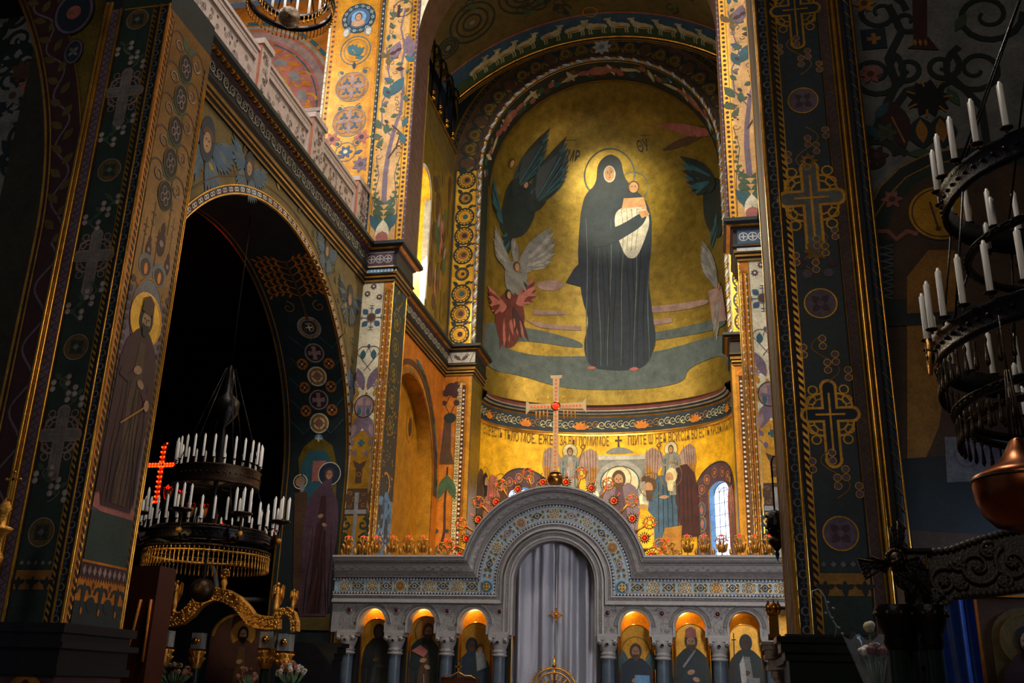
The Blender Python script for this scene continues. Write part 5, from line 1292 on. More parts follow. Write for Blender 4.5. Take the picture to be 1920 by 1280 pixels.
u, v = s.uv(1680, 240); s.leaf(u+.1, v-.4, 1.0, PI/2+.2, 'wine', 4, .45); s.line((u+.1, v-.3), (u-.05, v+.2), .03, 'ochre', 6)
u, v = s.uv(1638, 74); s.rect(u-.2, v-.2, u+.2, v+.2, 'navy', 4); s.cross(u, v, .22, .22, .07, 'ochre', 5, 1, .5)
for px, m in (((1632, 140), 'rose'), ((1643, 293), 'wine'), ((1620, 8), 'ochre'), ((1660, 250), 'gr2')): u, v = s.uv(*px); s.flower(u, v, .2, 6, m, 'brown', 5)
for px, a, m in (((1620, 200), 2.2, 'olive'), ((1618, 235), -.8, 'teal'), ((1640, 225), .9, 'teal'), ((1625, 25), 1.5, 'blue'), ((1700, 290), 0, 'gr2'), ((1790, 60), 1, 'gr2'), ((1800, 200), 2, 'gr2')): u, v = s.uv(*px); s.leaf(u, v, .4, a, m, 4, .4)
# haloed figure under the arch
u, v = s.uv(1762, 400); s.disc(u, v, .47, 'gold', 5, 34); s.ring(u, v, .47, .02, 'brown', 6, 34); s.ring(u, v, .41, .02, 'brown', 6, 34); s.line((u-.13, v+.2), (u-.06, v-.25), .03, 'brown', 7); s.disc(u-.06, v-.27, .04, 'brown', 7, 8)
XS([(1700, 480), (1770, 465), (1840, 480), (1900, 560), (1900, 1000), (1700, 960), (1705, 600)], 'brown', 5)
XS([(1700, 520), (1740, 470), (1790, 470), (1800, 520), (1760, 800), (1735, 860), (1700, 880)], 'ochre', 6)
XS([(1635, 560), (1640, 450), (1675, 450), (1675, 560)], 'navy', 5)
for k in range(8): s.line(s.uv(1636, 460+13*k), s.uv(1674, 470+13*k), .02, 'grey', 6); s.line(s.uv(1674, 460+13*k), s.uv(1636, 470+13*k), .02, 'grey', 6)
s.stroke(s.P([(1630, 450), (1645, 435), (1665, 435), (1680, 450), (1700, 435), (1720, 440)]), .08, 'rose', 6)
u, v = s.uv(1672, 375); s.flower(u, v, .17, 6, 'rose', 'brown', 6)
XS([(1640, 900), (1700, 860), (1860, 850), (1990, 900), (1990, 1010), (1650, 990)], 'dk', 6)
XS([(1770, 820), (1900, 820), (1905, 900), (1775, 905)], 'grey', 7)
for k in range(2): u, v = s.uv(1812+55*k, 855); s.ring(u, v, .16, .03, 'mauve', 8); s.leaf(u, v-.12, .25, PI/2, 'mauve', 8, .5)
s.mb.build('mural', rw2, label='grey wall painting of dark scrolls above a haloed figure')
t = MB()
for px, r, m in ((1598, .035, 'golds'), (1585, .045, 'golds')): pass
xx = s.uv(1625, 500)[0]
t.lathe([(.05, 2.3), (.05, 14)], (xx-.02, 14.55, 0), 'navy', 8)
for i in range(60): t.tube([(xx-.07, 14.52, 2.4+i*.19), (xx-.02, 14.49, 2.46+i*.19), (xx+.03, 14.52, 2.52+i*.19)], .014, 'golds', 4)
t.lathe([(.022, 2.3), (.022, 14)], (xx+.07, 14.55, 0), 'golds', 6)
struct(t.build('trim_right'))

# ---- left transept: arch head and painted wall beyond the pier
b = MB(); XR = -10.95; CXL = XR-10
arch_wall(b, lambda u, v: (u, 12.9, v), -23, -9.8, 0, 24, CXL, 10, 8.4, 'goldo', 10, n=60)
for i in range(60):
    a0, a1 = PI*i/60, PI*(i+1)/60
    b.quad((CXL+10*cos(a0), 12.9, 8.4+10*sin(a0)), (CXL+10*cos(a1), 12.9, 8.4+10*sin(a1)), (CXL+10*cos(a1), 13.6, 8.4+10*sin(a1)), (CXL+10*cos(a0), 13.6, 8.4+10*sin(a0)), 'plum')
b.quad((XR, 12.9, 0), (XR, 12.9, 8.4), (XR, 13.6, 8.4), (XR, 13.6, 0), 'plum')
b.box(-26, -10.4, 13.7, 14, 0, 24, 'grey')
lw = struct(b.build('wall_left_transept'))
s = SurfY(12.9)
s.arc(CXL, 8.4, 10.35, 0, .7, .66, 'wine', 1, 40); s.rect(XR+.02, 0, XR+.68, 8.4, 'wine', 1)
for i in range(26):
    a = i*.024; k = 1 if i % 2 else -1
    x, z = (CXL+10.35*cos(a*1.0), 8.4+10.35*sin(a)) if i >= 0 else (0, 0)
    s.leaf(x, z, .3, a+PI/2+k*.8, 'olive', 3, .5)
s.stroke([(CXL+(10.35+.14*sin(i*.6))*cos(i*.01), 8.4+(10.35+.14*sin(i*.6))*sin(i*.01)) for i in range(70)], .04, 'mauve', 2)
s.stroke([(XR+.35+.14*sin(i*.6), 8.4-i*.1) for i in range(80)], .04, 'mauve', 2)
for rr, w_ in ((10.03, .05), (10.12, .03), (10.7, .03)): s.arc(CXL, 8.4, rr, 0, .7, w_, 'golds', 4, 40); s.line((CXL+rr, 0), (CXL+rr, 8.4), w_, 'golds', 4)
u, v = s.uv(140, 25); s.ell(u, v, .42, .5, 'navy', 4, 28); s.ring(u, v, .36, .05, 'mauve', 5, 28, .44); s.disc(u, v, .15, 'rose', 5)
u, v = s.uv(139, 98); s.ell(u, v, .19, .28, 'navy', 4, 24); s.ring(u, v, .16, .03, 'mauve', 5, 20, .24); s.flower(u, v, .13, 4, 'grey', None, 5, PI/4)
s.mb.build('mural', lw, label='dark arch border with wavy ribbon beyond the left pier')
s = SurfY(13.7)
random.seed(12)
for i in range(26):
    x, y = random.uniform(-20, 85), random.uniform(-10, 460); u, v = s.uv(x, y)
    s.spiral(u, v, .3, random.random()*6, 1.4, .09, 'dk', 2, random.choice([-1, 1])); s.leaf(u, v, .6, random.random()*6, 'dk', 1, .4)
for px, m in (((42, 135), 'brown'), ((55, 165), 'rose'), ((70, 185), 'ochre'), ((25, 180), 'grey'), ((57, 250), 'blue'), ((55, 305), 'rose'), ((45, 218), 'grey'), ((35, 430), 'rose')):
    u, v = s.uv(*px); s.flower(u, v, .28, 7, m, 'brown', 4)
XS([(0, 640), (0, 470), (25, 520), (20, 600), (5, 680)], 'mauve', 3); s.arc(*s.uv(-40, 560), 1.3, 0, PI/2+.3, .1, 'dk', 4)
s.mb.build('mural', lw, label='dim floral wall painting seen through the left arch')
# ================================================================== THE ALTAR SCREEN
ICX = X0; ZS = 4.12                      # axis and springing height of the big arch
def ipath(zh, r, n=40, xl=-9.62, xr=1.9):
    """line of the entablature: level, up over the arch, level again"""
    xo = sqrt(r*r-(zh-ZS)**2) if zh > ZS else r
    a0 = math.asin(max(0, (zh-ZS)/r)) if zh > ZS else 0
    pts = [(xl, zh), (ICX-xo, zh)]+[(ICX-r*cos(a0+(PI-2*a0)*i/n), ZS+r*sin(a0+(PI-2*a0)*i/n)) for i in range(n+1)]+[(ICX+xo, zh), (xr, zh)]
    return pts
def iband(mb, steps, m):
    """steps: (zh, r, depth) – loft between successive offset lines"""
    for k in range(len(steps)-1):
        a = ipath(steps[k][0], steps[k][1]); c = ipath(steps[k+1][0], steps[k+1][1]); y0, y1 = YI-steps[k][2], YI-steps[k+1][2]
        n = len(a); mm = m[k % len(m)] if isinstance(m, list) else m
        mb.add([(p[0], y0, p[1]) for p in a]+[(p[0], y1, p[1]) for p in c], [(i, i+1, n+i+1, n+i) for i in range(n-1)], mm)
ico = thing('altar_screen', 'grey marble altar screen with a mosaic band over its tall central arch', 'altar screen', (0, 0, 0))
ZT = 4.745
b = MB()
def lerp(t, a, c): return a+(c-a)*t
outer = [(ZT, 2.36, .0), (ZT, 2.36, .34), (ZT-.03, 2.335, .36), (ZT-.06, 2.31, .36), (ZT-.07, 2.30, .29), (ZT-.12, 2.26, .27), (ZT-.17, 2.22, .27), (ZT-.18, 2.21, .22), (ZT-.20, 2.19, .24), (ZT-.22, 2.17, .22), (ZT-.24, 2.155, .19), (ZT-.37, 2.06, .15), (ZT-.39, 2.045, .18), (ZT-.41, 2.03, .15), (ZT-.43, 2.01, .17), (ZT-.45, 1.99, .14), (ZT-.5, 1.95, .12), (ZT-.53, 1.925, .1), (ZT-.54, 1.92, .05)]
iband(b, outer, [M_marble, M_marble, M_marble, M_marbled, M_marble, M_marbled, M_marble, M_marbled])
inner = [(3.80, 1.46, .05), (3.79, 1.45, .12), (3.76, 1.42, .13), (3.75, 1.41, .09), (3.69, 1.36, .08), (3.68, 1.35, .12), (3.66, 1.33, .12), (3.65, 1.32, .16), (3.60, 1.29, .17), (3.58, 1.28, .17), (3.57, 1.27, .05)]
iband(b, inner, [M_marble, M_marble, M_marbled, M_marbled, M_marble, M_marble])
# back slope of the cornice
a = ipath(ZT, 2.36); n = len(a); b.add([(p[0], YI, p[1]) for p in a]+[(p[0], YI+.35, p[1]) for p in a], [(i, i+1, n+i+1, n+i) for i in range(n-1)], M_marble)
# back face
a = ipath(ZT, 2.36); c = ipath(3.5, 1.05); b.add([(p[0], YI+.35, p[1]) for p in a]+[(p[0], YI+.35, p[1]) for p in c], [(i, i+1, n+i+1, n+i) for i in range(n-1)], M_marble)
# inner jamb of the arch with its own mouldings
rj = [(1.27, .05), (1.25, .1), (1.2, .11), (1.19, .07), (1.13, .06), (1.12, .1), (1.08, .1), (1.07, .04), (1.02, .03), (1.02, -.35)]
zc = 2.85
for k in range(len(rj)-1):
    for (r0, d0), (r1, d1) in ((rj[k], rj[k+1]),):
        A0 = [(ICX-r0, zc)]+[(ICX-r0*cos(PI*i/40), ZS+r0*sin(PI*i/40)) for i in range(41)]+[(ICX+r0, zc)]
        A1 = [(ICX-r1, zc)]+[(ICX-r1*cos(PI*i/40), ZS+r1*sin(PI*i/40)) for i in range(41)]+[(ICX+r1, zc)]
        n = len(A0); b.add([(p[0], YI-d0, p[1]) for p in A0]+[(p[0], YI-d1, p[1]) for p in A1], [(i, i+1, n+i+1, n+i) for i in range(n-1)], M_marbled if k in (3,) else M_marble)
ent = b.build('entablature', ico)
# incised ornament on the mouldings
s = SurfY(YI-.17)
def follow(zh, r, step):
    p = ipath(zh, r, 60); return along([(q[0], 0, q[1]) for q in p], step)
for i, (p, d) in enumerate(follow(ZT-.305, 2.11, .12)):
    k = 1 if i % 2 else -1; s.arc(p.x, p.z, .045, k*PI/2-1.4, k*PI/2+1.4, .014, M_marbled, 1, 8); s.leaf(p.x, p.z, .07, math.atan2(d.z, d.x)+k*.7, 'grey', 1, .5)
s.mb.build('carving', ent)
s = SurfY(YI-.27)
for i, (p, d) in enumerate(follow(ZT-.14, 2.245, .05)):
    s.line((p.x-.03*d.z, p.z+.03*d.x), (p.x+.03*d.z, p.z-.03*d.x), .014, M_marbled, 1)
s.mb.build('carving', ent)
s = SurfY(YI-.06)
for i in range(60):
    a = PI*i/59
    for rr in (1.16,): x, z = ICX+rr*cos(a), ZS+rr*sin(a); s.disc(x, z, .022, 'grey', 1, 8)
for q in (-1, 1):
    for i in range(18): s.disc(ICX+q*1.16, 4.05-i*.068, .022, 'grey', 1, 8)
s.mb.build('carving', ent)
# mosaic band
b = MB(); iband(b, [(ZT-.54, 1.92, .05), (3.80, 1.46, .05)], mat('pale blue grey tesserae', '8fa0ac', 0, .4, .35, 20)); mo = b.build('mosaic_band', ico, label='mosaic band of roundels and lozenges in blue, gold and white')
s = SurfY(YI-.055)
zb0, zb1 = ZT-.54, 3.80
for (zh, r, sg) in ((zb0-.03, 1.89, 1), (zb1+.03, 1.49, -1)):
    pts = ipath(zh, r, 60); s.stroke(pts, .06, 'navy', 1)
    for p, d in follow(zh, r, .082):
        nx, nz = -d.z*sg, d.x*sg
        s.poly([(p.x-d.x*.035-nx*.025, p.z-d.z*.035-nz*.025), (p.x+d.x*.035-nx*.025, p.z+d.z*.035-nz*.025), (p.x+nx*.028, p.z+nz*.028)][::1], 'white', 2)
        s.disc(p.x-nx*.012, p.z-nz*.012, .011, 'rose', 3, 6)
    s.stroke(ipath(zh-sg*.037, r-sg*.037, 60), .012, 'sky', 2)
def motif(x, z, kind, rot=0, R=.125, seed=0):
    R *= 1.1
    if kind == 0:
        s.ring(x, z, R, .02, 'wool', 3, 24); s.disc(x, z, R*.9, 'sky' if seed % 2 else 'grey', 2, 20)
        for k in range(8):
            a = k*PI/4+rot; s.leaf(x+.01*cos(a), z+.01*sin(a), R*.8, a, 'wool' if seed % 3 else 'yel', 4, .4); s.disc(x+R*.75*cos(a+.39), z+R*.75*sin(a+.39), .013, 'rose', 4, 6)
        s.ring(x, z, R*.45, .014, 'navy', 5, 14); s.disc(x, z, .025, 'rose', 5, 8)
    elif kind == 1:
        c_, d_ = cos(rot), sin(rot); w_, h_ = R*1.25, R*.85
        def q(a, b_): return (x+a*c_-b_*d_, z+a*d_+b_*c_)
        s.poly([q(-w_, 0), q(0, -h_), q(w_, 0), q(0, h_)], 'ltgrey', 2)
        s.poly([q(-w_*.85, 0), q(0, -h_*.8), q(w_*.85, 0), q(0, h_*.8)], 'navy' if seed % 2 else 'mauve', 3)
        s.ring(x, z, R*.33, .016, 'wool', 4, 12); s.disc(x, z, R*.2, 'teal', 4, 4 if seed % 2 else 8)
    elif kind == 2:
        s.ring(x, z, R*1.1, .02, 'sky', 3, 26); s.disc(x, z, R, 'teal', 2, 22); s.cross(x, z, R*1.5, R*1.5, .03, 'gold', 4, 1.5, .5); s.ring(x, z, R*.6, .012, 'wool', 5, 16)
def fill(x, z, d):
    for k in range(4):
        a = math.atan2(d.z, d.x)+PI/4+k*PI/2
        s.leaf(x+.04*cos(a), z+.04*sin(a), .12, a, ('olive', 'gr2')[k % 2], 2, .5); s.arc(x+.09*cos(a), z+.09*sin(a), .05, a-2, a+2, .012, 'gold', 3, 8)
        s.disc(x+.14*cos(a), z+.14*sin(a), .014, 'wool', 4, 6)
zm, rm = (zb0+zb1)/2, 1.69
for sg in (-1, 1):
    k = 0; x = ICX+sg*(rm)
    motif(x, zm, 2)
    k = 1; st = .375
    while True:
        xx = ICX+sg*(rm+st*k)
        if xx < -9.6 or xx > 1.9: break
        motif(xx, zm, k % 2, 0, .125, k); fill(ICX+sg*(rm+st*(k-.5)), zm, Vector((1, 0, 0))); k += 1
for i in range(1, 12):
    a = PI*i/12; x, z = ICX-rm*cos(a), ZS+rm*sin(a); kind = 1 if i % 2 else 0
    motif(x, z, kind, PI/2-a+PI*0 if kind else 0, .125, i//2+1); 
for i in range(12):
    a = PI*(i+.5)/12; fill(ICX-rm*cos(a), ZS+rm*sin(a), Vector((sin(a), 0, cos(a))))
s.mb.build('mosaic', mo)
# arcade below
CXS = [PY(px, 1180, YI).x for px in (654, 743, 839, 937)]; CXR = [PY(px, 1185, YI).x for px in (1140, 1242, 1347, 1446)]
z_cap = 2.86
def arcade(xs, tag_):
    b = MB()
    for i in range(len(xs)-1):
        xa, xb = xs[i], xs[i+1]; cu = (xa+xb)/2; r = .345
        arch_wall(b, lambda u, v: (u, YI-.06, v), xa, xb, z_cap, 3.58, cu, r, z_cap+.24, M_lace, n=20)
        for k in range(20):                         # soffit, then mouldings round the arch
            a0, a1 = PI*k/20, PI*(k+1)/20; zz = z_cap+.24
            def pt(rr, a, y): return (cu-rr*cos(a), y, zz+rr*sin(a))
            b.quad(pt(r, a0, YI-.06), pt(r, a1, YI-.06), pt(r, a1, YI+.3), pt(r, a0, YI+.3), M_marble)
            for r0, r1, d0, d1, m in ((.345, .36, .06, .12, M_marble), (.36, .40, .12, .13, M_marble), (.40, .415, .13, .085, M_marbled), (.415, .47, .085, .085, M_marbled), (.47, .485, .085, .11, M_marble), (.485, .50, .11, .06, M_marble)):
                b.quad(pt(r0, a0, YI-d0), pt(r0, a1, YI-d0), pt(r1, a1, YI-d1), pt(r1, a0, YI-d1), m)
        for q in (-1, 1):
            for zz0, zz1 in ((z_cap, z_cap+.24),): b.quad((cu+q*r, YI-.06, zz0), (cu+q*r, YI-.06, zz1), (cu+q*r, YI+.3, zz1), (cu+q*r, YI+.3, zz0), M_marble)
            x0, x1 = sorted((cu+q*.345, cu+q*.40)); b.box(x0, x1, YI-.13, YI-.05, z_cap, z_cap+.24, M_marble)
    for k, (x, h) in enumerate([(xs[0], 0)]+[(x, 0) for x in xs[1:]]):
        b.box(x-.25, x+.25, YI-.14, YI+.28, z_cap-.03, z_cap+.05, M_marble)
    ob = b.build('arcade', ico)
    s = SurfY(YI-.075)
    random.seed(len(xs))
    for x in xs:
        for i in range(70):
            dx, z = random.uniform(-.24, .24), random.uniform(z_cap+.1, 3.56)
            if min(abs((x+dx)-(xs[j]+xs[j+1])/2) for j in range(len(xs)-1))**2+max(0, z-z_cap-.24)**2 > .52**2: s.spiral(x+dx, z, .022, i, 1, .008, M_marbled, 1)
    for j in range(len(xs)-1):
        cu = (xs[j]+xs[j+1])/2
        for k in range(23): a = PI*(k+.5)/23; s.ring(cu-.443*cos(a), z_cap+.24+.443*sin(a), .016, .008, 'grey', 4, 8)
        for k in range(6): s.rect(cu-.62+.02, z_cap+.13, cu-.47, z_cap+.18, M_marbled, 1)
    s.mb.build('carving', ob)
    for x in xs:
        t = MB(); t.lathe([(0, .0), (.075, .0), (.08, .012), (.06, .018), (.05, .012), (0, .012)], (x, YI-.075, 3.4), M_marble, 16, ax=(0, -1, 0)); t.lathe([(0, .02), (.055, .02), (.06, 0)], (x, YI-.075, 3.4), mat('red marble roundel', '4a1c20', 0, .25, .5, 30), 16, ax=(0, -1, 0))
        t.build('roundel', ico)
arcade([CXS[0]-.0]+CXS[1:], 'l'); arcade(CXR, 'r')
# wall strips next to the arcade
b = MB(); b.box(-9.62, CXS[0]-.0, YI-.06, YI+.3, z_cap, 3.58, M_lace)
for xa, xb in ((CXS[3], ICX-1.26), (ICX+1.26, CXR[0])): b.box(min(xa, xb), max(xa, xb), YI-.06, YI+.3, z_cap, 3.58, M_lace)
b.build('spandrel', ico)
# columns
b = MB(); b.lathe([(.155, 0), (.15, 2.4)], (0, 0, 0), M_shaft, 20); colm = b.build('column', ico, loc=(CXS[0], YI+.02, 0))
b = MB(); b.lathe([(.15, 2.33), (.19, 2.35), (.2, 2.38), (.17, 2.41), (.17, 2.43), (.2, 2.45), (.165, 2.48), (.17, 2.52), (.21, 2.62), (.235, 2.72), (.22, 2.78)], (0, 0, 0), M_marble, 20)
b.box(-.24, .24, -.22, .22, 2.77, 2.86, M_marble)
for q in (-1, 1):
    b.lathe([(0, 0), (.055, 0), (.055, .12), (0, .12)], (q*.19, -.24, 2.72), M_marble, 12, ax=(0, 1, 0)); b.sphere((q*.19, -.25, 2.72), .022, M_marbled, 8)
b.lathe([(0, .0), (.03, .0), (.04, -.02)], (0, -.255, 2.66), 'black', 10, ax=(0, 1, 0))
cap = b.build('capital', colm)
for x in CXS[1:]+CXR:
    c = colm.copy(); COL.objects.link(c); c.parent = ico; c.location = (x, YI+.02, 0); d = cap.copy(); COL.objects.link(d); d.parent = c
# gold niches behind the icons
NB = MB()
niches = [(CXS[i]+CXS[i+1])/2 for i in range(3)]+[(CXR[i]+CXR[i+1])/2 for i in range(3)]
for x in niches:
    r = .44
    N1 = MB(); N1.grid(lambda i, j: (x-r*cos(PI*i), YI+.3+.5*sin(PI*i), 3.1*j), 14, 2, 'gold')
    N1.grid(lambda i, j: (x-r*cos(PI*i)*cos(PI/2*j), YI+.3+.5*sin(PI*i)*cos(PI/2*j), 3.1+r*sin(PI/2*j)), 14, 8, 'gold'); N1.build('niche', ico, label='gilded niche head glowing orange')
for x in CXS+CXR: NB.box(x-.2, x+.2, YI+.28, YI+.5, 0, 3.9, 'black')
NB.build('niche_backing', ico)
for i, x in enumerate(niches):
    light('POINT', 'niche_lamp', (x-.1, YI+.5, 3.3), None, 5.0 if i != 5 else 1.2, (1, .5, .14), .03)
# icons: one painted arched panel in each niche
def icon(x, name, label, ztop, zbot, draw, w=.37, y=.36):
    t = thing(name, label, 'icon', (x, YI+y, 0)); b = MB()
    poly = [(-w, zbot), (w, zbot), (w, ztop-w*.9)]+[(w*cos(PI*k/14), ztop-w*.9+w*.9*sin(PI*k/14)) for k in range(1, 14)]+[(-w, ztop-w*.9)]
    b.prism(poly, (0, 0, 0), (1, 0, 0), (0, 0, 1), (0, 1, 0), .03, 'gold'); b.build('panel', t)
    f = MB(); f.tube([(-w, -.01, zbot)]+[(w*cos(PI-PI*k/14), -.01, ztop-w*.9+w*.9*sin(PI*k/14)) for k in range(15)]+[(w, -.01, zbot)], .014, 'golds', 6); f.build('frame', t)
    S = SurfY(0); draw(S); S.mb.build('painting', t); return t
icon(niches[0], 'saint_icon', 'icon of a veiled woman in black at the left end of the arcade', 3.22, .8, lambda S: S.figure(.06, .5, 2.62, 'black', 'dk', None, 'hood', 1, .34, 0, True, 'none', face='brown'))
def d2(S): S.figure(0, .45, 2.7, 'dk', 'brown', 'ochre', 'brown', 1, .36, .03, True); S.line((.1, .8), (.02, 1.9), .03, 'grey', 12); S.poly([(-.34, 2.45), (-.1, 2.6), (.1, 2.45), (.0, 2.3)], 'rose', 9)
icon(niches[1], 'saint_icon', 'icon of a bearded saint in armour resting on a sword, between the left columns', 3.3, .8, d2)
def d3(S): S.figure(-.06, .2, 2.62, 'navy', 'dk', None, 'hood', 1, .38, -.02, False, 'none', face='brown'); S.disc(.12, 2.55, .09, 'brown', 9, 14); S.ell(.12, 2.53, .065, .08, 'skin', 10, 12); S.poly([(0, 2.45), (.25, 2.45), (.3, 2.1), (.05, 2.0)], 'grey', 9)
icon(niches[2], 'mother_and_child_icon', 'icon of a mother holding a child beside the left of the curtain', 3.16, .8, d3)
def d4(S): S.figure(-.02, .2, 2.55, 'navy', 'dk', 'gold', 'brown', 1, .38, 0, True); S.leaf(-.35, 2.0, .6, PI/2, 'teal', 2, .5); S.leaf(.35, 2.0, .6, PI/2, 'teal', 2, .5); S.poly([(-.05, 2.0), (.3, 2.0), (.34, 1.4), (0, 1.4)], 'sky', 9)
icon(niches[3], 'saint_icon', 'icon of a bearded haloed saint just right of the curtain', 3.16, .8, d4)
def d5(S): S.figure(.0, .3, 2.72, 'dk', 'navy', None, 'brown', 1, .36, 0, True, 'rose'); S.line((-.2, 2.2), (.1, 2.6), .05, 'grey', 12)
icon(niches[4], 'saint_icon', 'icon of a crowned old saint in dark robes, middle of the right three', 3.2, .8, d5)
def d6(S): S.figure(.02, .35, 2.65, 'dk', 'grey', None, 'hood', 1, .36, 0, True, 'none', face='brown'); S.line((-.27, 1.6), (-.25, 3.0), .02, 'brown', 9); S.line((-.3, 2.85), (-.2, 2.85), .02, 'brown', 9); S.poly([(-.15, 2.3), (-.05, 2.5), (0, 2.0), (-.1, 1.6)], 'ltgrey', 9); S.poly([(.05, 2.0), (.3, 2.0), (.28, 1.7), (.05, 1.7)], 'grey', 10)
icon(niches[5], 'saint_icon', 'icon of a hooded saint with a staff, right end of the arcade', 3.2, .8, d6)
# curtain
cu_ = thing('curtain', 'silvery grey curtain hanging in the central arch with a gold cross', 'curtain', (ICX, YI+.42, 0))
b = MB()
random.seed(21); ph = [random.random()*6 for _ in range(6)]
def cf(i, j):
    x = -1.12+2.24*i; z = 5.3*j
    y = .075*sin(x*11+ph[0]+.25*z)+.05*sin(x*19+ph[1]-.15*z)+.02*sin(x*33+ph[2])+.012*sin(z*2+x*5)
    return (x, y, z)
b.grid(cf, 90, 12, mat('silver brocade', 'a0a0aa', .5, .36, .12, 60, .5, 160)); b.build('drape', cu_)
b = MB(); b.tube([(.02, -.1, .2), (.02, -.1, 5)], .006, 'white', 4); b.build('seam', cu_)
b = MB()
for k in range(4):
    a = k*PI/2; dx, dz = cos(a), sin(a)
    b.prism([(.02*-dz*1, .02*dx), (.1*dx-.03*-dz, .1*dz-.03*dx), (.17*dx, .17*dz), (.1*dx+.03*-dz, .1*dz+.03*dx)], (.02, -.13, 3.37), (1, 0, 0), (0, 0, 1), (0, 1, 0), .015, 'orange')
    b.sphere((.02+.15*dx, -.13, 3.37+.15*dz), .03, 'golds', 8); b.sphere((.02+.07*cos(a+.78), -.13, 3.37+.07*sin(a+.78)), .025, 'orange', 8)
b.sphere((.02, -.14, 3.37), .04, 'golds', 10); b.build('cross_emblem', cu_, label='small gold cross with lobed arms')
# top of the royal doors
rd = thing('royal_doors', 'gilded openwork arch of the royal doors at the foot of the curtain', 'gate', (ICX, YI+.2, 0))
b = MB(); zz = 1.55
for r in (.56, .46): b.tube([(r*cos(PI*k/24), 0, zz+r*sin(PI*k/24)) for k in range(25)], .022, M_gild, 8)
for k in range(22): a = PI*(k+.5)/22; b.sphere((.6*cos(a), 0, zz+.6*sin(a)), .022, M_gild, 6)
for k in range(10): a = PI*(k+.5)/10; b.tube([(.16*cos(a), 0, zz+.16*sin(a)), (.45*cos(a), 0, zz+.45*sin(a))], .014, M_gild, 5); b.sphere((.3*cos(a), 0, zz+.3*sin(a)), .028, M_gild, 6)
b.box(-.58, .58, -.02, .04, .3, zz, M_gild); b.build('arch', rd)
b = MB(); b.tube([(0, 0, zz), (0, 0, zz+.85)], .018, M_gildp, 6); b.tube([(-.05, 0, zz+.76), (.05, 0, zz+.76)], .012, M_gildp, 6); b.sphere((0, 0, zz+.62), .05, M_gildp, 10); b.build('cross', rd)

# central cross on its ball
cr = thing('altar_cross', 'tall gold cross with red glowing stones standing on the altar screen arch', 'cross', (ICX, YI+.02, 6.5))
b = MB(); b.sphere((0, 0, .2), .2, mat('dark brass', '9a6a34', .95, .3), 22); b.build('ball', cr, label='dark copper ball')
b = MB(); b.lathe([(.17, .36), (.13, .38), (.07, .4), (.05, .44)], (0, 0, 0), M_gildp, 16)
M_pale = mat('pale gold', 'f0cf98', .35, .35, .1)
def bar(x0, z0, x1, z1, w0, w1, d=.05):
    dx, dz = x1-x0, z1-z0; l = math.hypot(dx, dz); nx, nz = -dz/l, dx/l
    b.prism([(x0-nx*w0, z0-nz*w0), (x1-nx*w1, z1-nz*w1), (x1+nx*w1, z1+nz*w1), (x0+nx*w0, z0+nz*w0)], (0, -d/2, 0), (1, 0, 0), (0, 0, 1), (0, 1, 0), d, M_pale)
zx = 2.15
bar(0, .42, 0, zx, .075, .065); bar(0, zx, 0, 2.92, .065, .09); bar(0, 2.92, 0, 3.0, .14, .16)
for q in (-1, 1): bar(0, zx, q*.72, zx, .065, .085); bar(q*.72, zx, q*.8, zx, .11, .2)
b.build('body', cr)
b = MB(); b.lathe([(0, .03), (.05, .035), (.07, 0)], (0, -.05, zx), M_red, 16, ax=(0, -1, 0)); b.build('centre_stone', cr, label='large red centre stone')
b = MB(); b.lathe([(.085, 0), (.11, .02), (.13, 0)], (0, -.04, zx), M_gildp, 20, ax=(0, -1, 0)); b.build('boss_ring', cr)
gem = emis('warm red stones', 'ff7030', .35, 'b04a20')
b = MB()
for i in range(15): b.sphere((0, -.03, .52+i*.105), .03, gem, 8)
for i in range(6): b.sphere((0, -.03, zx+.2+i*.105), .03, gem, 8)
for q in (-1, 1):
    for i in range(6): b.sphere((q*(.2+i*.09), -.03, zx), .03, gem, 8)
b.build('stones', cr)
b = MB()
for q in (-1, 1):
    for k in range(4): b.lathe([(.012, 0), (.03, -.05), (.02, -.16), (.028, -.2), (0, -.26)], (q*(.22+.1*k), -.05, zx-.12), M_gild, 6)
    b.tube([(q*(.2+.03*k), -.04, zx+.17+.1*(k % 2)) for k in range(11)], .008, M_gild, 4); b.tube([(q*(.2+.03*k), -.04, zx+.27-.1*(k % 2)) for k in range(11)], .008, M_gild, 4)
b.build('pendants', cr)

